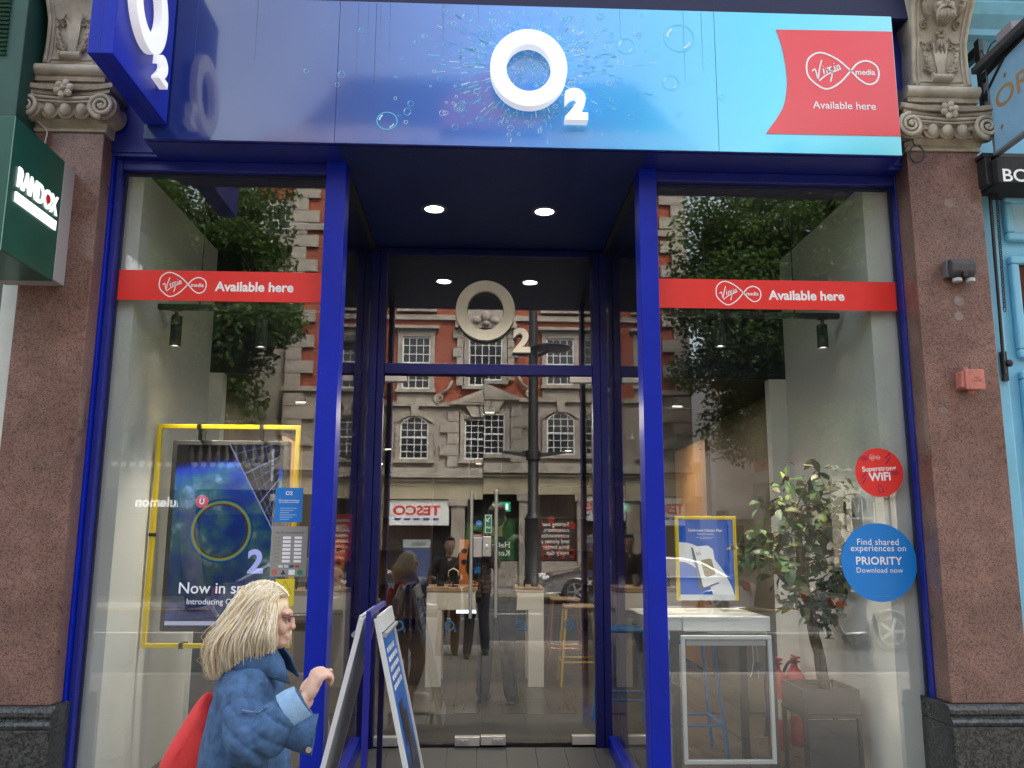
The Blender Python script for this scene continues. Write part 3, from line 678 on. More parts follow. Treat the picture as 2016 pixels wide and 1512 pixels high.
# linear ceiling lamps (seen as short bright dashes) with their light
LT = 0
spots = [(-1.55, 2.6), (1.75, 2.6), (-1.7, 4.6), (.1, 3.1), (1.9, 4.6), (-1.2, 6.6), (1.2, 6.6), (0, 8.8)]
names = ['over the left window table', 'over the right window stools', 'second from the front on the left', 'over the middle white table', 'second from the front on the right', 'third row on the left', 'third row on the right', 'deepest in the shop']
lg = glow('linear_lamp_glow', (1, .86, .66), .8)
for (x, y), nm in zip(spots, names):
    t = thing('ceiling_lamp', 'short linear lamp in the dark shop ceiling, '+nm, 'lamp', (x, y, 2.84), 'linear lamps in the shop ceiling')
    b = MB(); b.box(x-.05, x+.05, y-.02, y+.02, 2.855, 2.90); b.build('housing', BLACK, t)
    b = MB(); b.box(x-.04, x+.04, y-.008, y+.008, 2.847, 2.8545); b.build('diffuser', lg, t)
    ld = bpy.data.lights.new('ceiling_lamp_light', 'AREA'); ld.shape = 'RECTANGLE'; ld.size = .28; ld.size_y = .05; ld.energy = 9 if abs(y-3.1) < .01 else (1.2 if y < 3 else 2.5); ld.color = (1, .84, .66)
    lo = bpy.data.objects.new('ceiling_lamp_light', ld); C.objects.link(lo); lo.location = (x, y, 2.84)

# --- display tables: white inverted U ends, oak top, LED strip
def table(label, xa, xb, ya, yb, ztop=1.225, zb=None):
    z0 = FZ+.007 if zb is None else zb
    t = thing('display_table', label, 'table', ((xa+xb)/2, (ya+yb)/2, z0), 'white phone display tables')
    for y0, y1 in ((ya, ya+.05), (yb-.05, yb)):
        b = MB(); b.box(xa, xa+.15, y0, y1, z0, ztop-.045-.17); b.box(xb-.15, xb, y0, y1, z0, ztop-.045-.17); b.box(xa, xb, y0, y1, ztop-.045-.168, ztop-.045); b.build('end_frame', TWHITE, t, bevel=.003)
    b = MB(); b.box(xa+.002, xb-.002, ya+.052, yb-.052, ztop-.2, ztop-.05); b.build('apron', TWHITE, t)
    b = MB(); b.box(xa-.004, xb+.004, ya-.004, yb+.004, ztop-.043, ztop); b.build('table_top', WOODTOP, t, bevel=.003)
    if xa > -1: b = MB(); b.box((xa+xb)/2-.28, (xa+xb)/2+.02, ya+.01, ya+.04, ztop-.245, ztop-.216); b.build('light_strip', glow('led_strip', (.9, .97, 1), .6), t)
    return t
ty = 3.72
table('white display table with oak top straight behind the glass doors', -.485, .65, ty, ty+.55)
table('white display table with oak top behind the left window', -2.05, -1.30, ty, ty+.6, 1.19)
table('white display table with oak top behind the right door jamb', 1.355, 2.0, ty, ty+.6)
# --- gadgets on the middle table
def headset(x, y, z, lab):
    t = thing('gadget_stand', lab, 'display stand', (x, y, z), 'small stands on the middle table')
    b = MB(); b.tube([(x-.05, y, z+.10), (x-.045, y, z+.15), (x, y, z+.175), (x+.045, y, z+.15), (x+.05, y, z+.10)], .006, 8); b.build('hoop', IVORY, t, smooth=True)
    b = MB(); b.box(x-.05, x+.05, y-.03, y+.03, z, z+.012); b.tube([(x, y, z+.012), (x, y, z+.10)], .006, 8); b.build('stand_foot', BLACK, t)
    b = MB(); b.ell((x-.05, y, z+.085), (.016, .02, .028)); b.ell((x+.05, y, z+.085), (.016, .02, .028)); b.build('pads', BLACK, t, smooth=True)
headset(-.235, ty+.12, 1.226, 'pale hoop shaped display stand at the left end of the middle table')
headset(-.02, ty+.12, 1.226, 'dark hoop shaped display stand near the middle of the middle table')
# phones tethered in rows on the tables
PHB = mat('phone_black', (.01, .01, .012), .12)
pm_ = MB(); pm_.obox((0, 0, .055), (.07, .009, .145), Matrix.Rotation(rad(-28), 3, 'X')); ps_ = MB(); ps_.box(-.02, .02, .0, .06, 0, .012); ps_.box(-.008, .008, .02, .035, .012, .05); protp = None
for where, ztop_, xs in (('middle', 1.226, (-.36, .16, .30, .44, .57)), ('left', 1.191, (-1.95, -1.8, -1.65, -1.5, -1.38)), ('right', 1.226, (1.45, 1.6, 1.75, 1.9))):
    for x in xs:
        t = thing('display_phone', 'small black phone on a stand in the row on the %s white table' % where, 'phone', (x, ty+.2, ztop_), 'phones in the row on the %s white table' % where)
        if protp is None: protp = (pm_.build('handset', PHB, t, org=Vector()), ps_.build('stand', TWHITE, t, org=Vector()))
        else:
            for q_ in protp: part_copy(q_, t, (0, 0, 0))
# --- orange phone poster, red hanging poster, exit sign
def board(name, label, cat, x0, x1, y, z0, z1, m_, th=.02, group=None):
    t = thing(name, label, cat, ((x0+x1)/2, y, z0)); b = MB(); b.box(x0, x1, y, y+th, z0, z1); b.build('panel', m_, t); return t
x0, z0 = P(905, 1062, 4.6); x1, z1 = P(938, 1152, 4.6)
t = board('phone_poster', 'orange poster of a phone back above the middle table', 'poster', x0, x1+.12, 4.6, z1-.05, z0, mat('orange_print', (.55, .17, .04), .5, var=.2, vscale=6))
b = MB()
for dx, dz in ((.05, -.12), (.14, -.16), (.05, -.24)): b.lathe([(.03, 0), (.03, .004)], (x0+dx, 4.597, z0+dz), 16, rot=Matrix.Rotation(rad(90), 3, 'X'))
b.build('camera_lenses', mat('lens_black', (.02, .02, .03), .1), t)
b = MB(); b.box(x0+.08, x0+.1, 4.605, 4.615, z0, 2.9); b.build('hanging_wire', BLACK, t)
x0, z0 = P(655, 1012, 4.4); x1, z1 = P(690, 1105, 4.4)
t = board('red_poster', 'bright red poster hanging behind the left door jamb', 'poster', x0, x1, 4.4, z1, z0, mat('red_print', (.6, .03, .03), .5, var=.15, vscale=8))
for k in range(5):
    b = MB(); b.box(x0+.02, x1-.02-.03*(k % 2), 4.395, 4.399, z0-.08-.055*k, z0-.055-.055*k); b.build('print_line', WHITE_PRINT, t)
b = MB(); b.box((x0+x1)/2-.004, (x0+x1)/2+.004, 4.405, 4.412, z0, 2.9); b.build('hanging_wire', BLACK, t)
x0, z0 = P(970, 988, 5.0); x1, z1 = P(1005, 1007, 5.0)
t = board('exit_sign', 'small green exit sign with arrow hanging over the middle table', 'exit sign', x0, x1, 5.0, z1, z0, glow('exit_green', (.02, .35, .18), .25))
b = MB(); mx = (x0+x1)/2; mz = (z0+z1)/2
b.ribbon([(mx, mz+.03), (mx, mz-.03)], .008, 4.996); b.ribbon([(mx-.016, mz-.012), (mx, mz-.032), (mx+.016, mz-.012)], .007, 4.996)
b.box(mx+.045, mx+.075, 4.994, 4.997, mz-.035, mz+.035)
b.ribbon([(mx-.07, mz+.03), (mx-.06, mz), (mx-.075, mz-.03)], .012, 4.996); b.ribbon([(mx-.06, mz), (mx-.045, mz-.03)], .01, 4.996); b.ribbon([(mx-.08, mz+.01), (mx-.045, mz+.012)], .008, 4.996)
b.build('pictogram', glow('exit_white', (.9, 1, .95), .3), t, fixn=False)
b = MB(); b.box(mx-.005, mx+.005, 5.005, 5.015, z0, 2.9); b.build('drop_rod', BLACK, t)
# dark merchandise walls deep in the shop
for lab, x0, x1, y, z0, z1, col in (('tall walnut shelving wall on the right deep inside the shop', .95, 2.3, 8.5, FZ+.007, 2.6, (.10, .05, .03)), ('tall walnut shelving wall on the left deep inside the shop', -2.0, -.7, 8.5, FZ+.007, 2.6, (.10, .055, .035))):
    t = thing('shelving_unit', lab, 'shelves', ((x0+x1)/2, y, z0))
    wm = mat('walnut_'+str(int(x0*10)), col, .5, var=.2, vscale=4, stretch=(8, 8, 1))
    b = MB(); b.box(x0, x1, y+.3, y+.33, z0, z1); b.build('back_board', wm, t)
    b = MB(); b.box(x0, x0+.03, y, y+.298, z0, z1); b.build('side_board', wm, t); b = MB(); b.box(x1-.03, x1, y, y+.298, z0, z1); b.build('side_board', wm, t)
    for k in range(5): b = MB(); b.box(x0+.032, x1-.032, y, y+.298, z0+.2+.5*k, z0+.225+.5*k); b.build('shelf', wm, t)
# warm lit plywood panels on the inner side walls
for lab, x0, x1, y0, y1 in (('warm plywood panel on the inner left wall', -2.098, -2.06, 4.2, 5.3), ('warm plywood panel on the inner right wall', 2.41, 2.448, 4.2, 5.6)):
    t = thing('wall_panel', lab, 'wall panel', ((x0+x1)/2, (y0+y1)/2, .35)); b = MB(); b.box(x0, x1, y0, y1, .35, 2.75); b.build('sheet', WARM, t)
    b = MB(); b.box(x0-.005, x1+.005, y0-.02, y0-.001, .35, 2.75); b.build('edge_trim', WOODTOP, t)
    ld = bpy.data.lights.new('panel_spot', 'SPOT'); ld.energy = 9; ld.color = (1, .72, .42); ld.spot_size = rad(70); ld.spot_blend = .8; ld.shadow_soft_size = .05
    lo = bpy.data.objects.new('panel_spot', ld); C.objects.link(lo); lo.location = ((-1.35 if x0 < 0 else 1.7), (y0+y1)/2-.2, 2.82)
    lo.rotation_euler = (Vector(lo.location)-Vector((x0, (y0+y1)/2, 1.7))).to_track_quat('Z', 'Y').to_euler()
    b = MB(); b.lathe([(.03, -.10), (.035, -.10), (.035, 0), (.03, 0)], (lo.location.x, lo.location.y, 2.9), 14, cap=False); tt = b.build('ceiling_spotlight', BLACK, None, smooth='auto')
    tag(tt, 'black ceiling spotlight aimed at the plywood panel on the '+('left' if x0 < 0 else 'right'), 'spotlight', 'ceiling spotlights')

# --- stools
def stool(label, x, y, m_, seat=WOODTOP, h=.72, rz=0., z=None):
    z0 = FZ+.007 if z is None else z
    t = thing('bar_stool', label, 'stool', (x, y, z0), 'metal bar stools')
    b = MB(); b.box(x-.16, x+.16, y-.16, y+.16, z0+h, z0+h+.03); b.build('seat', seat, t, bevel=.02)
    for sx in (-1, 1):
        for sy in (-1, 1):
            b = MB(); b.tube([(x+sx*.14, y+sy*.14, z0+h), (x+sx*.2, y+sy*.2, z0)], .013, 8); b.build('leg', m_, t, smooth='auto')
    b = MB()
    for (a, c) in (((-1,-1),(1,-1)), ((1,-1),(1,1)), ((1,1),(-1,1)), ((-1,1),(-1,-1))):
        k = .183; b.tube([(x+a[0]*k, y+a[1]*k, z0+.22), (x+c[0]*k, y+c[1]*k, z0+.22)], .009, 8)
    b.build('foot_ring', m_, t, smooth='auto')
YM = mat('yellow_metal', (.6, .38, .03), .4); BM_ = mat('sky_blue_metal', (.03, .22, .55), .4)
stool('yellow framed stool beside the white table at the right of the doors', 1.02, 3.95, YM)
stool('copper framed stool behind the yellow stool right of the doors', .98, 5.0, mat('copper_metal', (.45, .22, .10), .3, metal=.8))
stool('sky blue stool behind the open white poster frame in the right window', 1.42, 1.12, BM_, BM_, h=.72)
stool('second sky blue stool half hidden by the right mullion', 1.12, 2.0, BM_, BM_, h=.70)

# ================================================================== LEFT WINDOW DISPLAY
ys = .5
q = [P(312, 835, ys), P(592, 838, ys), P(570, 1277, ys), P(275, 1276, ys)]
fxa, fxb = -1.98, -1.107; fza, fzb_ = 1.05, 2.383
fr = thing('yellow_display_frame', 'thin yellow rectangular frame around the big screen in the left window', 'frame', ((fxa+fxb)/2, ys, FZ))
w_ = .026
b = MB(); b.box(fxa, fxb, ys, ys+.03, fzb_-w_, fzb_); b.build('rail', YELLOW, fr, bevel=.002)
b = MB(); b.box(fxa, fxb, ys, ys+.03, fza, fza+w_); b.build('rail', YELLOW, fr, bevel=.002)
b = MB(); b.box(fxa, fxa+w_, ys, ys+.03, fza+w_, fzb_-w_); b.build('upright', YELLOW, fr, bevel=.002)
b = MB(); b.box(fxb-w_, fxb, ys, ys+.03, fza+w_, fzb_-w_); b.build('upright', YELLOW, fr, bevel=.002)
for cxk in (PX(392, 840, ys), PX(515, 840, ys)):
    b = MB(); b.box(cxk-.012, cxk+.012, ys-.004, ys+.09, fzb_-w_-.003, fzb_+.003); b.box(cxk-.012, cxk+.012, ys+.031, ys+.12, 2.29, fzb_-w_-.004); b.build('clip', BLACK, fr)
b = MB(); b.box(fxa-.003, fxa+w_+.003, ys-.004, ys+.034, 1.70, 1.72); b.build('clip', BLACK, fr)
b = MB(); cxk = PX(355, 1277, ys); b.box(cxk-.012, cxk+.012, ys-.004, ys+.09, fza-.003, fza+w_+.003); b.build('clip', BLACK, fr)
ysn = .6
sxa, sxb, sza, szb = -1.915, -1.195, 1.135, 2.297
sc_ = thing('digital_screen', 'tall digital advertising screen showing the earth and Now in space in the left window', 'screen', ((sxa+sxb)/2, ysn, FZ+.006))
b = MB(); b.box(sxa, sxb, ysn+.004, ysn+.09, sza, szb); b.build('casing', DGREY, sc_, bevel=.004)
b = MB(); b.box(-1.72, -1.42, ysn+.03, ysn+.08, FZ+.03, sza-.001); b.build('stand', DGREY, sc_, bevel=.004)
b = MB(); b.box(-1.85, -1.2, ysn-.16, ysn+.3, FZ+.006, FZ+.029); b.build('foot', BLACK, sc_, bevel=.004)
# picture on the screen (lit): earth limb, land, rainbow ring, satellite array
def screen_mat():
    m = bpy.data.materials.new('earth_screen_picture'); m.use_nodes = True; N = m.node_tree.nodes; L = m.node_tree.links
    N.remove(N['Principled BSDF'])
    tc = N.new('ShaderNodeTexCoord'); sp = N.new('ShaderNodeSeparateXYZ'); L.new(tc.outputs['Object'], sp.inputs[0])
    n = N.new('ShaderNodeTexNoise'); n.inputs['Scale'].default_value = 4.5; n.inputs['Detail'].default_value = 8; n.inputs['Roughness'].default_value = .6; L.new(tc.outputs['Object'], n.inputs['Vector'])
    r = N.new('ShaderNodeValToRGB'); e = r.color_ramp.elements; e[0].position = .40; e[0].color = (.004, .02, .12, 1); e[1].position = .56; e[1].color = (.05, .13, .06, 1)
    k = r.color_ramp.elements.new(.48); k.color = (.01, .06, .12, 1); k = r.color_ramp.elements.new(.64); k.color = (.30, .36, .42, 1)
    L.new(n.outputs['Fac'], r.inputs[0])
    # altitude: height minus curvature of the limb
    m1 = N.new('ShaderNodeMath'); m1.operation = 'MULTIPLY'; L.new(sp.outputs['X'], m1.inputs[0]); L.new(sp.outputs['X'], m1.inputs[1])
    m2 = N.new('ShaderNodeMath'); m2.operation = 'MULTIPLY_ADD'; m2.inputs[1].default_value = .35; L.new(m1.outputs[0], m2.inputs[0]); L.new(sp.outputs['Z'], m2.inputs[2])
    a = N.new('ShaderNodeValToRGB'); mr = N.new('ShaderNodeMapRange'); mr.inputs['From Min'].default_value = .85; mr.inputs['From Max'].default_value = 2.0; L.new(m2.outputs[0], mr.inputs[0]); L.new(mr.outputs[0], a.inputs[0])
    ee = a.color_ramp.elements; ee[0].position = 0; ee[0].color = (.05, .05, .30, 1); ee[1].position = .42; ee[1].color = (1, 1, 1, 1)
    for p, c in ((.16, (.25, .25, .6)), (.66, (.9, 1.1, 1.6)), (.80, (1.5, 2.4, 4.2)), (.86, (.6, 1.4, 4.5)), (.89, (0, 0, .2)), (.91, (0, 0, 0))): k = a.color_ramp.elements.new(p); k.color = (*c, 1)
    mx = N.new('ShaderNodeMix'); mx.data_type = 'RGBA'; mx.blend_type = 'MULTIPLY'; mx.inputs[0].default_value = 1; L.new(r.outputs[0], mx.inputs[6]); L.new(a.outputs[0], mx.inputs[7])
    ad = N.new('ShaderNodeMix'); ad.data_type = 'RGBA'; ad.blend_type = 'ADD'; ad.inputs[0].default_value = 1; L.new(mx.outputs[2], ad.inputs[6])
    bl = N.new('ShaderNodeValToRGB'); L.new(mr.outputs[0], bl.inputs[0]); be = bl.color_ramp.elements; be[0].position = 0; be[0].color = (.008, .009, .08, 1); be[1].position = .3; be[1].color = (.002, .008, .05, 1)
    for p, c in ((.72, (.004, .02, .12)), (.86, (.012, .07, .42)), (.885, (0, .008, .16)), (.91, (.002, .002, .004))): k = bl.color_ramp.elements.new(p); k.color = (*c, 1)
    L.new(bl.outputs[0], ad.inputs[7])
    em = N.new('ShaderNodeEmission'); em.inputs[1].default_value = .14; L.new(ad.outputs[2], em.inputs[0])
    gl = N.new('ShaderNodeBsdfGlossy'); gl.inputs['Roughness'].default_value = .1; gl.inputs[0].default_value = (.04, .04, .04, 1)
    sh = N.new('ShaderNodeAddShader'); L.new(em.outputs[0], sh.inputs[0]); L.new(gl.outputs[0], sh.inputs[1]); L.new(sh.outputs[0], N['Material Output'].inputs[0]); return m
b = MB(); b.box(sxa+.03, sxb-.03, ysn, ysn+.003, sza+.03, szb-.03); pic = b.build('picture', screen_mat(), sc_)
yq = ysn-.0015
def RB(px, py): return P(px, py, yq)
cx_, cz_ = RB(435, 1045); rr = (RB(497, 1045)[0]-RB(373, 1045)[0])/2
cols = [(.01, .015, .09), (.02, .05, .20), (.03, .14, .28), (.05, .26, .22), (.12, .30, .08), (.28, .26, .04), (.26, .13, .03), (.12, .05, .03), (.05, .03, .03)]
for k, c in enumerate(cols):
    b = MB(); n = 60; b.ribbon([(cx_+(rr-.004*k)*math.cos(2*math.pi*i/n), cz_+(rr-.004*k)*math.sin(2*math.pi*i/n)) for i in range(n)], .0042, yq, closed=True); b.build('rainbow_ring', glow('ring_%d' % k, c, .2), pic, fixn=False)
LAV = glow('screen_lavender', (.35, .38, .80), .28)
x, z = RB(503, 1105); text('screen_digit', '2', (x, yq, z), h=RB(503, 1080)[1]-RB(503, 1128)[1], m=LAV, parent=pic, bold=.035)
xa, z = RB(352, 1161); text('screen_headline', 'Now in space', (xa+.26, yq, z), w=.52, m=glow('screen_white', (.72, .74, .85), .26), parent=pic, bold=.008)
xa, z = RB(364, 1186); text('screen_subline', 'Introducing O2 Satellite', (xa+.24, yq, z), w=.46, m=MATS['screen_white'], parent=pic, bold=.004)
x0, z0 = RB(324, 1227); b = MB(); b.box(sxa+.03, sxb-.03, yq-.001, yq, z0-.012, z0+.012); b.build('small_print_band', glow('band_grey', (.3, .31, .42), .3), pic)
# satellite: dark solar arrays with bright rails, lying across the upper right
b = MB(); A = RB(453, 875); B_ = RB(540, 1050); D_ = RB(548, 875); E_ = RB(552, 1040)
b.add([(A[0], yq, A[1]), (B_[0], yq, B_[1]), (E_[0], yq, E_[1]), (D_[0], yq, D_[1])], [(0, 1, 2, 3)]); sat = b.build('satellite_array', glow('array_dark', (.012, .013, .02), .4), pic, fixn=False)
b = MB(); b.ribbon([A, B_], .007, yq-.001)
for k in range(1, 9):
    t_ = k/9; p0 = (A[0]+(B_[0]-A[0])*t_, A[1]+(B_[1]-A[1])*t_); p1 = (D_[0]+(E_[0]-D_[0])*t_*.9, D_[1]+(E_[1]-D_[1])*(t_*.75-.1)); b.ribbon([p0, p1], .0022 if k % 3 else .006, yq-.001)
for k in range(1, 4):
    t_ = k/4; b.ribbon([(A[0]+(D_[0]-A[0])*t_, A[1]), (B_[0]+(E_[0]-B_[0])*t_, B_[1]+(E_[1]-B_[1])*t_)], .0018, yq-.001)
b.build('array_rails', glow('rail_blue', (.22, .25, .5), .25), pic, fixn=False)
x, z = RB(537, 915)
text('screen_side_words', 'ESSENTIAL FOR LIVING', (x, yq-.002, z), w=RB(537, 885)[1]-RB(537, 948)[1], m=MATS['screen_white'], parent=pic, roll=rad(90))
# track with spotlights in each window bay
def track(label, xa, xb, y, z, parent_label):
    t = thing('lighting_track', label, 'lighting track', ((xa+xb)/2, y, z)); b = MB(); b.box(xa, xb, y-.018, y+.018, z, z+.035); b.build('rail', BLACK, t, bevel=.003)
    for x in (xa+.25*(xb-xa), xa+.75*(xb-xa)): b = MB(); b.tube([(x, y, z+.035), (x, y, ZT-.02)], .004, 6); b.build('hanger', BLACK, t)
    return t
def spot_can(label, x, y, z, lit=True, L_=.17, en=26):
    t = thing('track_spotlight', label, 'spotlight', (x, y, z), 'track spotlights in the windows')
    b = MB(); b.tube([(x, y, z), (x, y, z-.04)], .012, 10); b.box(x-.03, x+.03, y-.014, y+.014, z-.006, z); b.box(x-.016, x+.0, y-.03, y-.022, z-.11, z-.035); b.build('arm', BLACK, t, bevel=.002)
    b = MB(); r = .034; b.lathe([(r-.004, -L_-.04+.012), (r-.004, -L_-.04), (r, -L_-.04), (r, -.04), (r*.7, -.035)], (x, y+.012, z), 24, cap=False); b.lathe([(.0, -.04), (r, -.04)], (x, y+.012, z), 24, cap=False); b.build('can', mat('graphite_can', (.025, .026, .028), .45), t, smooth='auto')
    b = MB(); b.lathe([(.001, -L_-.03), (r-.005, -L_-.03)], (x, y+.012, z), 24, cap=False); b.build('lens', glow('spot_lens', (1, .93, .8), 1.6), t, fixn=False)
    ld = bpy.data.lights.new('track_spotlight_lamp', 'SPOT'); ld.energy = en; ld.spot_size = rad(95); ld.spot_blend = 1.0; ld.shadow_soft_size = .05; ld.color = (1, .88, .70)
    lo = bpy.data.objects.new('track_spotlight_lamp', ld); C.objects.link(lo); lo.location = (x, y+.012, z-L_-.06)
    return lo
yt = .42
zt_ = PZ(450, 606, yt)-.018
track('black lighting track across the left window bay under the red strip', PX(252, 603, yt)+.18, PX(640, 615, yt), yt, zt_, '')
la = spot_can('black cylinder spotlight on the left of the left window track', PX(346, 640, yt), yt, zt_, L_=.19)
lb = spot_can('black cylinder spotlight on the right of the left window track', PX(515, 640, yt), yt, zt_, L_=.19)
la.rotation_euler = (rad(14), rad(-34), 0)
zr = PZ(1600, 622, yt)-.018
track('black lighting track across the right window bay under the red strip', 1.15, min(PX(1735, 624, yt), 2.3), yt, zr, '')
lc = spot_can('black spotlight with loose wires on the right window track', PX(1620, 650, yt), yt, zr, L_=.15)
lc.rotation_euler = (rad(14), rad(34), 0)
ld_ = spot_can('dim cylinder spotlight at the left of the right window track', PX(1418, 650, yt), yt, zr, L_=.15)

# ================================================================== RIGHT WINDOW DISPLAY
yp_ = .5
x0, z0 = P(1328, 1016, yp_); x1, z1 = P(1457, 1182, yp_); x1 -= .01
pf = thing('sim_poster', 'yellow framed blue poster of a white sim card in the right window', 'poster', ((x0+x1)/2, yp_, z1))
b = MB(); w_ = .02
b.box(x0, x1, yp_-.012, yp_+.012, z0-w_, z0); b.box(x0, x0+w_, yp_-.012, yp_+.012, z1, z0-w_-.0005); b.box(x1-w_, x1, yp_-.012, yp_+.012, z1, z0-w_-.0005); b.build('frame', YELLOW, pf, bevel=.002)
SCR = 1.0
def lit(n, c, s=.2): return mat(n, c, .35, emit=c, es=s)
BLUEP = lit('poster_blue', (.008, .10, .52), .06); PW = lit('poster_white', (.75, .77, .80), .06)
b = MB(); b.box(x0+w_, x1-w_, yp_-.004, yp_+.008, z1+.0, z0-w_); sheet = b.build('lit_sheet', BLUEP, pf)
def Q(u, v): return (x0+w_+(x1-x0-2*w_)*u, z0-w_-(z0-w_-z1)*v)
yy = yp_-.0055
outer = cat_rom([(0, .285), (.25, .31), (.55, .43), (.78, .62), (.92, .80), (.985, .93)], 6); inner = cat_rom([(.60, .93), (.53, .80), (.42, .68), (.25, .58), (.1, .535), (0, .525)], 6)
b = MB(); pts = [Q(*p) for p in outer+inner]; b.prism(pts, yy, yy+.001); b.build('white_swoosh', PW, sheet)
b = MB(); pts = [Q(*p) for p in ((0, .93), (1, .93), (1, 1), (0, 1))]; b.prism(pts, yy, yy+.001); b.build('caption_band', lit('poster_grey', (.6, .61, .63), .06), sheet)
b = MB(); sh = [(.22, .345), (.26, .36), (.44, .84), (.70, .775), (.72, .79), (.43, .87), (.36, .87), (.33, .80), (.3, .60), (.26, .52)]; b.prism([Q(*p) for p in sh], yy-.0012, yy-.0006); b.build('card_edge', lit('poster_card_edge', (.12, .13, .17), .06), sheet)
b = MB(); card = [(.26, .34), (.53, .325), (.62, .37), (.64, .47), (.72, .74), (.70, .775), (.44, .84), (.42, .83)]; b.prism([Q(*p) for p in card], yy-.0022, yy-.0014); b.build('sim_card', lit('poster_card', (.85, .86, .88), .06), sheet)
b = MB(); chip = [(.39, .52), (.41, .505), (.56, .485), (.595, .5), (.65, .665), (.64, .685), (.49, .72), (.455, .70)]; b.prism([Q(*p) for p in chip], yy-.0032, yy-.0024); b.build('gold_chip', lit('poster_gold', (.33, .27, .12), .06), sheet)
b = MB()
for l in ([(.47, .5), (.53, .6)], [(.53, .492), (.56, .55), (.62, .6)], [(.42, .6), (.5, .59), (.56, .63), (.57, .69)], [(.44, .66), (.5, .64), (.52, .71)], [(.5, .59), (.58, .565), (.62, .585)]): b.ribbon([Q(*p) for p in l], .003, yy-.0036)
b.build('chip_lines', mat('poster_line', (.10, .09, .06), .5), sheet, fixn=False)
def QT(nm, s_, u, v, w, **k): c_ = Q(u, v); text(nm, s_, (c_[0], yy-.004, c_[1]), w=w*(x1-x0-2*w_), parent=sheet, m=k.pop('m', PW), **k)
QT('headline', 'Unlimited Classic Plan', .49, .135, .62, bold=.02); QT('price_line', 'Only £23 a month', .49, .185, .3, bold=.02); QT('small_line', 'Increasing to £24.80 from April 25\nand again in April 26', .49, .232, .34)
QT('card_words', '5G', .35, .425, .09, m=mat('poster_ink', (.1, .11, .13), .5), roll=rad(6))
# white topped cabinet frame below it
tx0, tx1, ty0, ty1 = .985, 1.755, .12, .62
zt_ = 1.25
wt = thing('window_plinth', 'white topped display table with dark legs in the right window', 'table', ((tx0+tx1)/2, .4, FZ+.006))
b = MB(); b.box(1.215, 1.735, .34, .98, 1.165, 1.25); b.box(1.0, 1.214, .36, .98, 1.167, 1.248); b.build('table_top', TWHITE, wt, bevel=.004)
for xx in (1.165, 1.735):
    for y_ in (.36, .92): b = MB(); b.box(xx-.022, xx+.022, y_-.02, y_+.02, FZ+.006, 1.164); b.build('leg', DGREY, wt)
b = MB(); b.box(1.19, 1.71, .345, .375, 1.125, 1.163); b.build('rail', DGREY, wt)
hx0, hx1, hz0, hz1 = 1.19, 1.722, .44, 1.147
ph = thing('empty_poster_frame', 'empty white rimmed poster frame in front of the dark table legs in the right window', 'frame', ((hx0+hx1)/2, .3, hz0))
w_ = .022; b = MB(); b.box(hx0, hx1, .29, .315, hz1-w_, hz1); b.box(hx0, hx1, .29, .315, hz0, hz0+w_); b.box(hx0, hx0+w_, .29, .315, hz0+w_+.0005, hz1-w_-.0005); b.box(hx1-w_, hx1, .29, .315, hz0+w_+.0005, hz1-w_-.0005); b.build('rim', TWHITE, ph, bevel=.003)
b = MB(); b.box(hx0+w_+.01, hx1-w_-.01, .30, .325, hz1-w_-.035, hz1-w_-.001); b.build('lamp_ledge', mat('ledge_grey', (.45, .45, .44), .4), ph)
b = MB(); b.box(hx0+.05, hx0+.09, .316, .344, .95, .99); b.box(hx1-.09, hx1-.05, .316, .344, .95, .99); b.build('bracket', DGREY, ph)
b = MB(); xk = 1.62; b.tube([(xk, .33, 1.10), (xk+.004, .335, 1.0), (xk-.01, .335, .93), (xk-.02, .335, .91)], .002, 6); b.tube([(xk+.02, .33, 1.10), (xk+.03, .335, 1.02), (xk+.03, .335, .9)], .0015, 6); b.build('loose_wire', TWHITE, ph)
# planter cabinet with ficus
px0, px1 = 1.915, 2.255
pc = thing('planter_box', 'dark grey square planter on a dark metal plant stand in the right window', 'planter', ((px0+px1)/2, .54, FZ+.006))
PLM = mat('charcoal_planter', (.055, .052, .055), .55, var=.15, vscale=6); b = MB()
b.box(px0, px1, .36, .38, .695, .835); b.box(px0, px1, .71, .73, .695, .835); b.box(px0, px0+.02, .3805, .7095, .695, .835); b.box(px1-.02, px1, .3805, .7095, .695, .835); b.box(px0+.02, px1-.02, .3805, .7095, .695, .71); b.build('box', PLM, pc, bevel=.003)
b = MB(); b.box(px0+.0205, px1-.0205, .3805, .7095, .71, .805); b.build('soil', mat('plant_soil', (.03, .022, .015), .95, var=.4, vscale=60, bump=.6, bscale=90), pc)
for (xx, y_) in ((px0+.01, .37), (px1-.01, .37), (px0+.01, .72), (px1-.01, .72)): b = MB(); b.box(xx-.012, xx+.012, y_-.012, y_+.012, FZ+.006, .67); b.build('leg', BLACK, pc)
b = MB(); b.box(px0-.004, px1+.004, .356, .734, .672, .693); b.build('top_rail', BLACK, pc); b = MB(); b.box(px0+.024, px1-.024, .37, .39, FZ+.1, .66); b.build('panel', PLM, pc)
fic = thing('ficus_plant', 'tall ficus with twisted bare stems and loose green leaves in the dark planter', 'plant', (2.12, .54, .805))
BARK = mat('ficus_bark', (.20, .14, .08), .85, var=.4, vscale=25, bump=.5, bscale=60)
base = Vector((2.13, .55, .80)); stems = []
for k in range(3):
    ph_ = k*2.1; path = []
    for i in range(13):
        t_ = i/12; zz = .80+t_*1.10; rr_ = .022*(1-.4*t_); path.append((base.x-.04*math.sin(t_*2.2)-.10*t_+rr_*math.cos(ph_+t_*9), base.y+rr_*math.sin(ph_+t_*9), zz))
    b = MB(); b.tube(path, [.021*(1-.5*i/12) for i in range(13)], 8); b.build('stem', BARK, fic, smooth=True); stems.append(path)
top = Vector(stems[0][-1]); tips = []
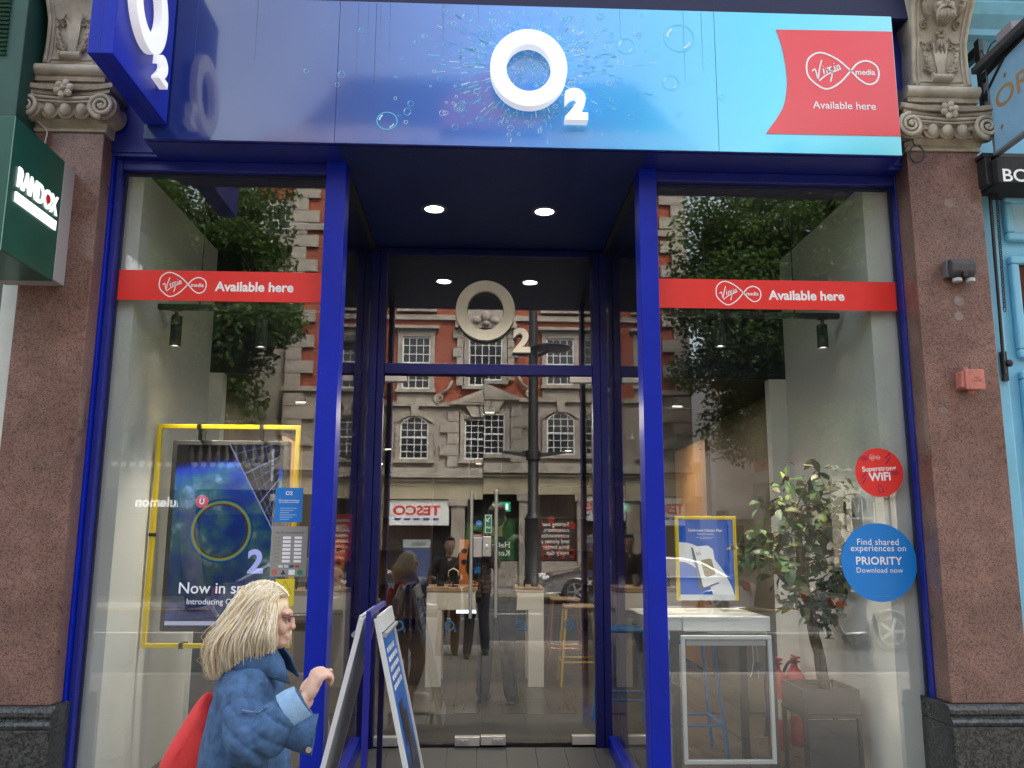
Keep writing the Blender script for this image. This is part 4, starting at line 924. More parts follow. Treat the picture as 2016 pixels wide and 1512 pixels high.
for k in range(26):
    a = random.uniform(0, 6.28); st = Vector(stems[k % 3][5+k % 8]); el = random.uniform(-.15, .95); L_ = random.uniform(.22, .52)
    d_ = Vector((math.cos(a)*math.cos(el)*1.0, math.sin(a)*math.cos(el)*.7, math.sin(el)))
    p1 = st+d_*L_*.5+Vector((0, 0, .03)); p2 = st+d_*L_
    p2.x = min(p2.x, 2.29); p2.y = max(p2.y, .10); p1.x = min(p1.x, 2.30); p1.y = max(p1.y, .10)
    b = MB(); b.tube(cat_rom([tuple(st), tuple(p1), tuple(p2)], 4), [.006-.0004*i for i in range(9)], 6); b.build('branch', BARK, fic, smooth=True); tips += [st.lerp(p2, u) for u in (.35, .55, .7, .82, .92, 1.0)]
lv = MB(); Lf = .10; wv = .030
V = [(0, 0, 0), (-wv*.8, Lf*.3, .006), (0, Lf*.32, -.004), (wv*.8, Lf*.3, .006), (-wv*.9, Lf*.55, .004), (0, Lf*.58, -.007), (wv*.9, Lf*.55, .004), (0, Lf, -.014)]
lv.add(V, [(0, 2, 1), (0, 3, 2), (1, 2, 5, 4), (2, 3, 6, 5), (4, 5, 7), (5, 6, 7)])
LEAFS = [mat('ficus_leaf_%d' % k, c, .45, var=.25, vscale=30) for k, c in enumerate(((.075, .16, .045), (.04, .085, .03), (.27, .32, .10), (.14, .11, .05)))]
protos = []
for k, m_ in enumerate(LEAFS):
    o = lv.build('leaf', m_, fic, smooth=True, org=Vector((0, 0, 0)), fixn=False); protos.append(o)
fo = ORG[fic.name]
for i in range(300):
    tp = random.choice(tips)+Vector((random.gauss(0, .045), random.gauss(0, .035), random.gauss(0, .045)))
    tp.x = min(tp.x, 2.27); tp.y = max(tp.y, .12)
    o = protos[i] if i < 4 else part_copy(protos[random.choice((0, 0, 1, 1, 1, 2, 3))], fic, (0, 0, 0))
    o.location = tp-fo; sc2 = random.uniform(.75, 1.3); o.scale = (sc2, sc2, sc2); o.rotation_euler = (random.uniform(-1.3, .3), random.uniform(-.7, .7), random.uniform(0, 6.28))
fs = MB()
for i in range(420):
    tp = random.choice(tips)+Vector((random.gauss(0, .05), random.gauss(0, .04), random.gauss(0, .05))); tp.x = min(tp.x, 2.27); tp.y = max(tp.y, .12)
    R_ = Matrix.Rotation(random.uniform(0, 6.28), 3, 'Z')@Matrix.Rotation(random.uniform(-.7, .7), 3, 'Y')@Matrix.Rotation(random.uniform(-1.3, .3), 3, 'X'); sc2 = random.uniform(.45, .85)
    fs.add([tp+R_@(Vector(v)*sc2) for v in V], [(0, 2, 1), (0, 3, 2), (1, 2, 5, 4), (2, 3, 6, 5), (4, 5, 7), (5, 6, 7)], i % 4)
fs.build('small_leaves', LEAFS, fic, smooth=True, fixn=False, kind='stuff')
# fire extinguishers against the right wall
RX = mat('extinguisher_red', (.5, .015, .012), .25, var=.06)
def extinguisher(label, x, y, m_band):
    t = thing('fire_extinguisher', label, 'extinguisher', (x, y, FZ+.006), 'fire extinguishers'); z = FZ+.006
    b = MB(); b.lathe([(.07, 0), (.078, .02), (.078, .42), (.06, .48), (.03, .51), (.022, .54)], (x, y, z), 24); b.build('cylinder', RX, t, smooth='auto')
    b = MB(); b.box(x-.02, x+.02, y-.025, y+.02, z+.54, z+.58); b.box(x-.012, x+.012, y-.1, y+.03, z+.585, z+.6); b.box(x-.01, x+.01, y-.1, y, z+.56, z+.572); b.build('valve', mat('valve_red', (.35, .03, .02), .3), t, bevel=.003)
    b = MB(); b.tube(cat_rom([(x, y-.02, z+.56), (x-.06, y-.05, z+.55), (x-.095, y-.04, z+.45), (x-.09, y-.05, z+.25)], 5), .011, 8); b.lathe([(.014, 0), (.03, -.16)], (x-.09, y-.05, z+.25), 12); b.build('hose', BLACK, t, smooth='auto')
    b = MB(); b.lathe([(.0785, .2), (.0785, .33)], (x, y, z), 24, cap=False); b.build('band', m_band, t, smooth=True)
extinguisher('red fire extinguisher with cream band at the left of the pair behind the planter', 2.085, 1.30, mat('cream_band', (.6, .55, .4), .5))
extinguisher('red fire extinguisher with black and yellow label nearer the right wall', 2.245, 1.40, mat('yellow_band', (.5, .35, .02), .5))

# ================================================================== VINYL AND NOTICES ON THE WINDOWS
yv = -.0075
def strip(label, x0, x1, z0, z1, logo_px, words_px, py):
    t = thing('red_window_strip', label, 'window sticker', ((x0+x1)/2, yv, z0), 'red vinyl strips on the windows')
    b = MB(); b.box(x0, x1, yv, yv+.0015, z0, z1); b.build('vinyl', RED, t)
    xa, xb = PX(logo_px[0], py, yv), PX(logo_px[1], py, yv); loop_logo(t, ((xa+xb)/2, PZ(sum(logo_px)/2, py-5, yv)), xb-xa, yv-.001, WHITE_PRINT)
    xa, xb = PX(words_px[0], py, yv), PX(words_px[1], py, yv); text('words', 'Available here', ((xa+xb)/2, yv-.001, PZ(sum(words_px)/2, py, yv)), w=xb-xa, m=WHITE_PRINT, parent=t, bold=.03)
zc = PZ(430, 534, yv); zd = PZ(430, 593, yv)
strip('red vinyl strip reading Available here across the left window', XL1+.001, XM0-.001, zd, zc, (313, 406), (423, 578), 565)
zc = PZ(1530, 552, yv); zd = PZ(1530, 609, yv)
strip('red vinyl strip reading Available here across the right window', XN1+.001, XR0-.001, zd, zc, (1410, 1498), (1513, 1662), 582)
def disc(mb, x, z, r, y, n=48, mi=0): mb.add([(x, y, z)]+[(x+r*math.cos(2*math.pi*k/n), y, z+r*math.sin(2*math.pi*k/n)) for k in range(n)], [(0, 1+k, 1+(k+1) % n) for k in range(n)], mi)
x, z = P(1731, 930, yv); r = PX(1778, 930, yv)-x
t = thing('red_round_sticker', 'round red sticker reading Superstrong WiFi on the right window', 'window sticker', (x, yv, z-r))
b = MB(); disc(b, x, z, r, yv); b.build('vinyl', RED, t, fixn=False)
text('words', 'Superstrong', (x, yv-.001, z+.018), w=r*1.42, m=WHITE_PRINT, parent=t, bold=.015, roll=rad(3)); text('words_large', 'WiFi', (x, yv-.001, z-.024), w=r*.92, m=WHITE_PRINT, parent=t, bold=.03, roll=rad(3))
loop_logo(t, (x-.02, z+.085), .06, yv-.001, WHITE_PRINT)
PUR = mat('purple_ink', (.10, .01, .12), .5); b = MB()
for (dx, dz, sgn) in ((.055, .08, 1), (-.09, -.035, -1)): b.ribbon([(x+dx+.014, z+dz+.03), (x+dx-.014, z+dz+.002), (x+dx+.012, z+dz+.004), (x+dx-.012, z+dz-.03)], .006, yv-.001)
for (dx, dz) in ((-.085, .06), (.09, -.02)):
    for k in range(3): b.ribbon([(x+dx+.010*(k+1)*math.cos(a), z+dz+.010*(k+1)*math.sin(a)) for a in (.6, 1.0, 1.4, 1.8, 2.2, 2.6)], .004, yv-.001)
rk = [(0, .03), (.011, .012), (.011, -.012), (.019, -.022), (-.019, -.022), (-.011, -.012), (-.011, .012)]; b.ribbon([(x+.0+p*.9-q_*.3, z-.092+q_*.9+p*.3) for p, q_ in rk], .004, yv-.001, closed=True)
b.build('doodles', PUR, t, fixn=False)
x, z = P(1731, 1107, yv); r = PX(1813, 1107, yv)-x; r = min(r, 2.47-x)
BLV = mat('sky_blue_vinyl', (.008, .22, .66), .35)
t = thing('blue_round_sticker', 'large round blue sticker reading PRIORITY on the right window', 'window sticker', (x, yv, z-r))
b = MB(); disc(b, x, z, r, yv, 64); b.build('vinyl', BLV, t, fixn=False)
for s_, dz, w, bd in (('Find shared', .52, 1.10, .004), ('experiences on', .33, 1.46, .004), ('PRIORITY', .04, 1.22, .022), ('Download now', -.20, 1.22, .002)): text('words', s_, (x, yv-.001, z+dz*r), w=w*r, m=WHITE_PRINT, parent=t, bold=bd, sp=1.05)
text('small_words', 'see the app for full terms', (x, yv-.001, z-.86*r), w=.45*r, m=mat('light_blue_ink', (.2, .45, .75), .5), parent=t)
# blue notice, opening hours, yellow warning on the left window
def notice(name, label, a, c, m_):
    x0, z0 = P(*a, yv); x1, z1 = P(*c, yv); t = thing(name, label, 'notice', ((x0+x1)/2, yv, z1)); b = MB(); b.box(x0, x1, yv, yv+.0015, z1, z0); o = b.build('sheet', m_, t); return t, x0, x1, z1, z0
t, x0, x1, z0, z1 = notice('blue_notice', 'small blue paper notice on the left window beside the mullion', (543, 960), (594, 1028), mat('notice_blue', (.01, .20, .62), .4))
text('logo_words', 'O2', ((x0+x1)/2, yv-.001, z1-.03), h=.022, m=WHITE_PRINT, parent=t, bold=.02)
text('heading', "We're doing everything we\ncan to keep everyone safe", ((x0+x1)/2, yv-.001, z1-.075), w=(x1-x0)*.75, m=WHITE_PRINT, parent=t, bold=.02)
for k in range(6): b = MB(); b.box(x0+.03, x1-.03-.02*(k % 3), yv-.001, yv-.0005, z1-.115-.012*k, z1-.111-.012*k); b.build('print_line', mat('pale_blue_ink', (.35, .5, .8), .5), t)
t, x0, x1, z0, z1 = notice('opening_hours_plate', 'grey plate of opening times on the left window under the blue notice', (536, 1036), (602, 1135), mat('hours_grey', (.30, .29, .26), .45))
text('heading', 'your O2 store opening times', ((x0+x1)/2, yv-.001, z1-.035), w=(x1-x0)*.78, m=mat('dark_ink', (.05, .05, .08), .5), parent=t, bold=.01)
for k in range(7):
    zz = z1-.062-.021*k
    b = MB(); b.box(x0+.062, x0+.105, yv-.001, yv-.0005, zz-.007, zz+.007); b.build('time_cell', WHITE_PRINT, t); b = MB(); b.box(x0+.125, x0+.165, yv-.001, yv-.0005, zz-.007, zz+.007); b.build('time_cell', WHITE_PRINT, t)
    text('day_word', ('Monday', 'Tuesday', 'Wednesday', 'Thursday', 'Friday', 'Saturday', 'Sunday')[k], (x0+.034, yv-.001, zz), h=.007, m=MATS['dark_ink'], parent=t)
for k, c in enumerate(((.7, .7, .7), (.65, .65, .65), (.03, .05, .2), (.5, .05, .03))): b = MB(); b.box(x0+.045+.03*k, x0+.067+.03*k, yv-.001, yv-.0005, z1-.222, z1-.209); b.build('card_mark', mat('card_%d' % k, c, .5), t)
b = MB(); xx = x0+.025; n = 20; b.ribbon([(xx+.013*math.cos(2*math.pi*i/n), z0+.022+.013*math.sin(2*math.pi*i/n)) for i in range(n)], .004, yv-.001, closed=True); b.ribbon([(xx-.008, z0+.03), (xx+.008, z0+.014)], .004, yv-.001); b.build('no_smoking_mark', RED, t, fixn=False)
b = MB(); xx = x0+.072; b.add([(xx-.014, yv-.001, z0+.01), (xx+.014, yv-.001, z0+.01), (xx, yv-.001, z0+.036)], [(0, 1, 2)]); b.build('triangle_mark', mat('navy_ink', (.02, .03, .12), .5), t, fixn=False)
b = MB(); xx = x0+.118; b.box(xx-.017, xx+.017, yv-.001, yv-.0005, z0+.008, z0+.036); b.build('white_mark', WHITE_PRINT, t)
b = MB(); xx = x0+.162; disc(b, xx, z0+.022, .015, yv-.001, 20); b.build('green_mark', SIGNG, t, fixn=False)
t, x0, x1, z0, z1 = notice('yellow_warning_sheet', 'yellow warning sheet with a triangle on the left window below the opening times', (543, 1140), (578, 1192), mat('warning_yellow', (.75, .62, .03), .5))
b = MB(); xm = (x0+x1)/2; b.ribbon([(xm-.036, z1-.075), (xm+.036, z1-.075), (xm, z1-.012)], .004, yv-.001, closed=True); b.build('triangle', MATS['dark_ink'], t, fixn=False)
# ================================================================== GRANITE PIERS WITH CARVED CAPITALS
YP = -.22
def spiral(cx_, cz_, y, r, turns, sgn, n=40, r_in=.1):
    out = []
    for i in range(n+1):
        t_ = i/n; a = sgn*(math.pi/2+t_*turns*2*math.pi); q = r*(1-(1-r_in)*t_); out.append((cx_+q*math.cos(a)*1, y-.012*t_, cz_+q*math.sin(a)))
    return out
def pier(name, label, x0, x1, face, mirror=False):
    cx_ = (x0+x1)/2; hw = (x1-x0)/2
    t = thing(name, label, 'pilaster', (cx_, -.1, 0), 'granite pilasters beside the shop front')
    b = MB(); b.box(x0, x1, YP, .3, .86, 3.945); sh = b.build('shaft', GRANITE, t, bevel=.006)
    # plinth
    b = MB(); b.box(x0-.03, x1+.03, YP-.05, .3, .02, .755); b.build('plinth', GRANITE_DK, t, bevel=.008)
    b = MB(); prof = [(.3, .757), (YP-.055, .757), (YP-.06, .775), (YP-.05, .79), (YP-.032, .80), (YP-.04, .815), (YP-.038, .835), (YP-.02, .85), (YP-.006, .859), (.3, .859)]
    b.prism(prof, x0-.03, x1+.03, lambda u, v, w: (w, u, v)); b.build('plinth_moulding', GRANITE_DK, t, bevel=.002)
    # necking
    b = MB(); prof = [(.3, 3.947), (YP-.012, 3.947), (YP-.014, 3.962), (YP+.0, 3.968), (YP+.0, 3.985), (YP-.012, 4.002), (YP-.03, 4.012), (.3, 4.012)]
    b.prism(prof, x0-.012, x1+.012, lambda u, v, w: (w, u, v)); b.build('necking', STONE_LIGHT, t, bevel=.002)
    # capital core
    b = MB(); b.box(x0+.0, x1-.0, YP-.045, .3, 4.013, 4.135); b.build('capital_core', STONE, t)
    for s in (-1, 1):
        vx = cx_+s*(hw+.012); vz = 4.064
        b = MB(); b.lathe([(.05, 0), (.078, .004), (.078, .05), (.06, .07), (.06, .13), (.072, .16)], (vx, YP-.085, vz), 26, rot=Matrix.Rotation(rad(-90), 3, 'X'))
        v_ = b.build('volute', STONE, t, smooth='auto')
        b = MB(); b.tube(spiral(vx, vz, YP-.094, .071, 2.3, -s, 46, .16), [.0150-.008*i/46 for i in range(47)], 8); b.ell((vx, YP-.103, vz), (.013, .01, .013)); b.build('spiral', STONE_LIGHT, v_, smooth=True)
    b = MB()
    for dz, r in ((0, .010), (-.022, .006)):
        b.tube([(cx_+u*(hw+.02), YP-.088, 4.124+dz-.018*(1-u*u)) for u in np.linspace(-1, 1, 17)], r, 8)
    b.build('channel', STONE_LIGHT, t, smooth=True)
    for k in (-1, 0, 1):
        ex = cx_+k*.088
        b = MB(); b.ell((ex, YP-.06, 4.047), (.033, .04, .044)); eg = b.build('egg', STONE_LIGHT, t, smooth=True)
        b = MB(); b.tube([(ex+.043*math.cos(a), YP-.058, 4.054+.052*math.sin(a)) for a in np.linspace(math.pi*.92, math.pi*2.08, 15)], .0095, 7); b.build('egg_rim', STONE, eg, smooth=True)
    for s in (-1, 1):
        b = MB()
        for k in range(4):
            a = .35+.38*k; p0 = (cx_+s*(hw-.045), YP-.06, 4.045); p2 = (cx_+s*(hw-.05-.075*math.cos(a)), YP-.066, 4.04+.06*math.sin(a)-.015); pm = ((p0[0]+p2[0])/2, YP-.074, (p0[2]+p2[2])/2+.008)
            b.tube(cat_rom([p0, pm, p2], 4), [.004, .006, .008, .009, .009, .008, .007, .005, .002], 6)
        b.build('palmette', STONE, t, smooth=True)
    # abacus with concave front
    b = MB(); n = 14
    for (z0, z1, g) in ((4.137, 4.160, 0), (4.161, 4.192, .018)):
        pl_ = [(cx_+u*(hw+.055+g), YP-.105-g+.045*(1-u*u)) for u in np.linspace(-1, 1, n)]+[(cx_+hw+.055+g, .3), (cx_-hw-.055-g, .3)]
        b.prism(pl_, z0, z1, lambda u, v, w: (u, v, w))
    b.build('abacus', STONE, t, bevel=.004)
    b = MB(); rc = (cx_, YP-.115, 4.150)
    for k in range(6):
        a = 2*math.pi*k/6+.3; b.ell((rc[0]+.034*math.cos(a), rc[1], rc[2]+.034*math.sin(a)), (.024, .014, .02), 10, 6, rot=Matrix.Rotation(-a, 3, 'Y'))
    b.ell((rc[0], rc[1]-.012, rc[2]), (.016, .014, .016), 10, 6); b.build('rosette', STONE_LIGHT, t, smooth=True)
    # stepped fillets and torus
    b = MB(); b.box(x0+.004, x1-.004, YP-.052, .3, 4.193, 4.212); b.box(x0+.010, x1-.010, YP-.042, .3, 4.2122, 4.228); b.box(x0+.0, x1-.0, YP-.058, .3, 4.2282, 4.258); b.build('fillets', STONE, t, bevel=.003)
    b = MB(); prof = [(.3, 4.259), (YP-.045, 4.259)]+[(YP-.045-.042*math.sin(a), 4.296-.036*math.cos(a)) for a in np.linspace(.2, math.pi-.2, 9)]+[(YP-.04, 4.334), (.3, 4.334)]
    b.prism(prof, x0-.004, x1+.004, lambda u, v, w: (w, u, v)); b.build('torus', STONE_LIGHT, t, smooth='auto')
    # console bracket
    zs = [4.335, 4.42, 4.52, 4.60, 4.68, 4.76, 4.84, 4.92, 5.0, 5.1, 5.2]
    ys_ = [-.275, -.268, -.272, -.285, -.305, -.335, -.37, -.405, -.43, -.445, -.44]
    def yc(z): return float(np.interp(z, zs, ys_))
    def wc(z): return hw-.035+.02*float(np.interp(z, [4.335, 4.6, 4.9, 5.2], [0, -.6, 1.2, 1.5]))
    V = []; F = []; zz = np.linspace(4.336, 5.2, 30)
    for z in zz:
        w_ = wc(z); V += [(cx_-w_, .3, z), (cx_-w_, yc(z), z), (cx_+w_, yc(z), z), (cx_+w_, .3, z)]
    for i in range(len(zz)-1):
        a, c = 4*i, 4*i+4; F += [(a, a+1, c+1, c), (a+1, a+2, c+2, c+1), (a+2, a+3, c+3, c+2)]
    F += [(0, 3, 2, 1), (len(V)-4, len(V)-3, len(V)-2, len(V)-1)]
    b = MB(); b.add(V, F); con = b.build('console', STONE_LIGHT, t, smooth='auto')
    b = MB()
    for s in (-1, 1):
        for k, (u, r) in enumerate(((.93, .012), (.76, .006))): b.tube([(cx_+s*wc(z)*u, yc(z)-.003, z) for z in zz], r, 8)
    b.tube([(cx_+wc(4.36)*u, yc(4.36)-.003, 4.36) for u in (-.76, 0, .76)], .006, 8)
    b.build('console_border', STONE_LIGHT, con, smooth=True)
    BB = [None]
    def S(u, z, o=0.): return (cx_+u*wc(z), yc(z)-.004-o, z)
    b = MB()
    def scroll(u, z, r, s, tr=.007): BB[0].tube([(p[0], yc(p[2])-.008, p[2]) for p in spiral(cx_+u*wc(z), z, 0, r, 1.5, s, 22, .2)], [tr*(1-.5*i/22) for i in range(23)], 7)
    def frond(u0, z0, u1, z1, lobes=4, s=1, w=.018):
        p = cat_rom([S(u0, z0, .006), S((u0+u1)/2+.10*s, (z0+z1)/2, .016), S(u1, z1, .008)], 6); BB[0].tube(p, [.004+.008*math.sin(math.pi*i/(len(p)-1)) for i in range(len(p))], 7)
        for k in range(1, lobes+1):
            q = Vector(p[int(len(p)*k/(lobes+1))])
            for sd in (-1, 1):
                e = q+Vector((sd*w*1.2*(1-.1*k), -.004, .012+.006*k)); BB[0].tube([tuple(q), tuple((q+e)/2+Vector((0, -.008, 0))), tuple(e)], [.006, .007, .002], 6)
    BB[0] = b
    # lower panel: fronds both sides, strap with rolled end
    for s in (-1, 1):
        frond(.22*s, 4.40, .60*s, 4.56, 4, s, .016); frond(.25*s, 4.395, .62*s, 4.44, 3, -s, .013); scroll(.36*s, 4.58, .022, s); scroll(.55*s, 4.585, .014, -s, .005)
        b.tube([S(.7*s, 4.605, .004), S(.55*s, 4.592, .006), S(.4*s, 4.60, .008), S(.30*s, 4.625, .008)], .006, 7)
    b.build('leaf_carving', STONE, con, smooth=True)
    b = MB()
    b.tube([(cx_-.055, yc(4.375)-.02, 4.378), (cx_+.055, yc(4.375)-.02, 4.378)], .021, 12); b.lathe([(.026, 0), (.026, .008)], (cx_-.064, yc(4.375)-.02, 4.378), 12, rot=Matrix.Rotation(rad(90), 3, 'Y'))
    stp = [(-.28, 4.60), (-.20, 4.50), (-.13, 4.43), (-.15, 4.395), (.15, 4.395), (.13, 4.43), (.20, 4.50), (.28, 4.60), (.12, 4.57), (0, 4.585), (-.12, 4.57)]
    V = [S(u, z, .012) for u, z in stp]+[S(u, z, -.002) for u, z in stp]; n = len(stp); b.add(V, [tuple(range(n))]+[(i, i+n, (i+1) % n+n, (i+1) % n) for i in range(n)])
    b.build('strapwork', STONE_LIGHT, con, smooth='auto')
    b = MB()
    if face:
        # bearded mask under a scrolled shell
        z0 = 4.80; y_ = yc(z0)
        b.ell((cx_, y_+.002, z0), (.058, .045, .072), 16, 12); b.ell((cx_, y_-.035, z0+.052), (.056, .03, .036), 14, 8)
        b.ell((cx_, y_-.058, z0+.002), (.012, .02, .026), 10, 8); b.ell((cx_, y_-.052, z0+.026), (.009, .016, .022), 10, 6)
        for s in (-1, 1):
            b.ell((cx_+s*.026, y_-.042, z0+.030), (.022, .014, .009), 10, 6, rot=Matrix.Rotation(s*.35, 3, 'Y')); b.ell((cx_+s*.034, y_-.032, z0-.012), (.02, .02, .02), 10, 8)
            b.tube([(cx_, y_-.05, z0-.022), (cx_+s*.025, y_-.05, z0-.03), (cx_+s*.05, y_-.04, z0-.05), (cx_+s*.06, y_-.03, z0-.08)], [.008, .01, .008, .003], 7)
            for k in range(3): b.tube([(cx_+s*(.008+.014*k), y_-.035, z0-.04), (cx_+s*(.012+.02*k), y_-.034, z0-.08), (cx_+s*(.004+.008*k), yc(4.68)-.02, 4.685)], [.012, .012, .003], 7)
            b.tube([(cx_+s*.02, y_-.03, z0+.075), (cx_+s*.07, y_-.03, z0+.10), (cx_+s*.105, yc(4.94)-.012, z0+.13)], [.014, .014, .01], 8)
            sp_ = spiral(cx_+s*.115, 4.91, 0, .034, 1.6, s, 24, .2); b.tube([(p[0], yc(4.91)-.014, p[2]) for p in sp_], [.011*(1-.5*i/24) for i in range(25)], 8)
        b.build('bearded_mask', STONE_LIGHT, con, smooth=True)
        b = MB()
        for s in (-1, 1): b = MB(); BB[0] = b; frond(.45*s, 4.72, .60*s, 4.86, 4, s, .022); scroll(.55*s, 4.70, .026, -s); b.build('acanthus_carving', STONE, con, smooth=True)
        b = MB()
        for k in range(6):
            a = 2*math.pi*k/6; b.ell((cx_+.02*math.cos(a), yc(4.64)-.02, 4.645+.02*math.sin(a)), (.014, .012, .012), 8, 6)
        for k in range(3): b.tube([S(0, 4.64, .01), S(-.12+.12*k, 4.58, .02), S(-.16+.16*k, 4.53, .012)], [.006, .012, .002], 6)
        b.build('flower_carving', STONE, con, smooth=True)
    else:
        zc_ = 4.90
        b.tube([S(.42*math.cos(a), zc_+.14*math.sin(a), .014) for a in np.linspace(0, 2*math.pi, 30)[:-1]], .016, 8, closed=True)
        b.build('oval_shield', STONE_LIGHT, con, smooth=True)
        b = MB()
        for s in (-1, 1): b = MB(); BB[0] = b; scroll(.62*s, 4.82, .03, s, .010); frond(.0, 4.84, .3*s, 4.98, 3, s, .018); b.build('acanthus_carving', STONE, con, smooth=True)
        b = MB(); b.tube([S(u, 4.80-.05*(1-u*u), .02) for u in np.linspace(-.5, .5, 11)], [.006+.008*math.sin(math.pi*i/10) for i in range(11)], 8); b.build('swag_carving', STONE, con, smooth=True)
    return t, sh
pl, plsh = pier('granite_pilaster', 'brown granite pilaster with carved capital, partly behind the green box sign', -2.525, -2.135, False)
pr, prsh = pier('granite_pilaster', 'brown granite pilaster with bearded mask console, carrying two small wall boxes', 2.487, 2.914, True)

# ------------------------------------------------------------------ boxes and cables on the right pier
x0, z1 = P(1866, 508, -.29); x1, z0 = P(1922, 545, -.29)
t = thing('grey_alarm_box', 'rounded grey double floodlight box on the right granite pilaster', 'alarm box', ((x0+x1)/2, YP, z0))
b = MB(); prof = [(YP, z0), (YP-.05, z0), (YP-.085, z0+.03), (YP-.09, z1-.03), (YP-.06, z1), (YP, z1)]; b.prism(prof, x0+.015, x1, lambda u, v, w: (w, u, v)); b.build('cover', mat('dark_grey_plastic', (.06, .06, .062), .6, var=.2, vscale=20), t, bevel=.008)
b = MB(); b.box(x0, x0+.014, YP-.045, YP, z0+.005, z1-.005); b.build('back_box', mat('mid_grey_plastic', (.12, .12, .12), .6), t, bevel=.003)
for k in (0, 1):
    xx = x0+.055+k*.075; b = MB(); b.lathe([(.026, 0), (.026, .018), (.018, .022)], (xx, YP-.05, z0-.024), 16); b.build('lamp', mat('lamp_clear', (.45, .46, .45), .2), t, smooth='auto')
b = MB(); xx = (x0+x1)/2+.006; b.box(xx-.012, xx+.012, YP-.088, YP-.055, z0-.006, z0+.03); b.build('latch', BLACK, t, bevel=.004)
x0, z1 = P(1890, 728, -.28); x1, z0 = P(1935, 768, -.28)
PK = mat('faded_red_cast_box', (.50, .17, .13), .6, var=.25, vscale=25)
t = thing('red_junction_box', 'small faded pink red cast box on the right granite pilaster', 'junction box', ((x0+x1)/2, YP, z0))
b = MB(); b.box(x0, x1, YP-.07, YP, z0+.01, z1-.008); b.build('body', PK, t, bevel=.008)
b = MB(); b.box(x0+.014, x1+.004, YP-.084, YP-.0705, z0, z1); b.build('lid', PK, t, bevel=.005)
for k, (dx, dz) in enumerate(((.008, .02), (.008, -.02+z1-z0))): b = MB(); b.lathe([(.011, 0), (.011, .014)], (x0+dx, YP-.05, z0+dz), 10, rot=Matrix.Rotation(rad(90), 3, 'X')); b.build('lug', PK, t, smooth='auto')
b = MB(); b.lathe([(.014, 0), (.014, .026)], ((x0+x1)/2-.02, YP-.04, z1-.008), 12); b.build('top_gland', PK, t, smooth='auto')
b = MB(); b.lathe([(.016, -.03), (.013, 0)], ((x0+x1)/2, YP-.045, z0+.01), 12); b.build('bottom_gland', PK, t, smooth='auto')
text('cast_words', 'FIRE\nALARM', ((x0+x1)/2+.014, YP-.0845, (z0+z1)/2), w=.05, m=mat('dark_red_lettering', (.26, .07, .05), .7), parent=t, bold=.02)  # flat lettering in a darker red than the box
# pale patches of old filler on the stone
b = MB()
for px, py, r in ((1888, 592, .030), (1888, 622, .026), (1858, 808, .020), (1868, 400, .026)):
    x, z = P(px, py, YP-.0015); n = 14; b.add([(x, YP-.0015, z)]+[(x+r*(1+.25*mnoise.noise((px+k*.9, py, 0)))*math.cos(2*math.pi*k/n), YP-.0015, z+r*(1+.25*mnoise.noise((px, py+k*.9, 3)))*math.sin(2*math.pi*k/n)) for k in range(n)], [(0, 1+k, 1+(k+1) % n) for k in range(n)])
b.build('filler_patches', mat('grey_filler', (.22, .17, .15), .6, var=.3, vscale=40), pr, fixn=False, kind='stuff')
cb = MB(); pts = [P(*q, -.30) for q in ((1785, 278), (1797, 272), (1800, 283), (1812, 288), (1820, 303), (1812, 318), (1798, 318), (1790, 305), (1795, 290), (1810, 287))]
cb.tube(cat_rom([(x, -.29-.002*i, z) for i, (x, z) in enumerate(pts)], 5), .0045, 6); tag(cb.build('black_cable', BLACK, None, smooth=True), 'loose loop of black cable under the right capital', 'cable')
cb = MB(); pts = [P(*q, -.25) for q in ((30, 218), (55, 232), (75, 240), (92, 258), (90, 275), (86, 300))]
cb.tube(cat_rom([(x, -.25, z) for x, z in pts], 5), .005, 6); tag(cb.build('pale_cable', mat('pale_cable_skin', (.5, .46, .4), .6), None, smooth=True), 'pale cable running from the left capital down behind the green sign', 'cable')
cb = MB(); pts = [P(*q, -.2) for q in ((44, -10), (55, 25), (68, 60), (75, 105))]
cb.tube(cat_rom([(x, -.16, z) for x, z in pts], 5), .0045, 6); tag(cb.build('dark_cable', BLACK, None, smooth=True), 'thin dark cable hanging beside the left console on pale plaster', 'cable')

# ================================================================== LEFT NEIGHBOUR
GREEN = mat('dark_green_metal', (.012, .085, .055), .35, var=.15, vscale=4); GREEN2 = mat('teal_green_paint', (.015, .075, .055), .5, var=.2, vscale=5)
nb = thing('clinic_shop_front', 'shop front at the far left with green louvred post and white window frame', 'shop', (-3.0, 0, 0))
b = MB(); b.box(-4.6, -2.53, -.12, .3, 3.9, 7.5); b.build('plaster_wall', mat('pale_plaster', (.46, .40, .37), .85, var=.22, vscale=6, bump=.2, bscale=40), nb)
xg = PX(50, 100, -.40)
b = MB(); b.box(xg-.42, xg, -.42, -.125, PZ(20, 232, -.42), 7.2); b.build('green_post', GREEN2, nb, bevel=.006)
for k in range(26):
    z = 4.30+.026*k; b = MB(); b.obox((xg-.22, -.428, z), (.26, .014, .012), Matrix.Rotation(rad(35), 3, 'X')); b.build('louvre_slat', GREEN, nb)
wx = PX(25, 700, -.15); b = MB(); b.box(wx-.09, wx-.0, -.16, .1, .02, 3.9); b.build('window_post', mat('off_white_frame', (.62, .66, .62), .5, var=.08), nb, bevel=.005)
pane('window_pane', -4.6, wx-.091, -.08, -.07, .5, 3.88, GLASS, nb); b = MB(); b.box(-4.6, wx-.095, .4, .45, .02, 3.9); b.build('back_board', mat('grey_interior_board', (.24, .25, .22), .8, var=.3, vscale=2), nb)
b = MB(); b.box(-4.6, wx-.091, -.14, .08, .02, .498); b.build('stall_riser', GRANITE_DK, nb)
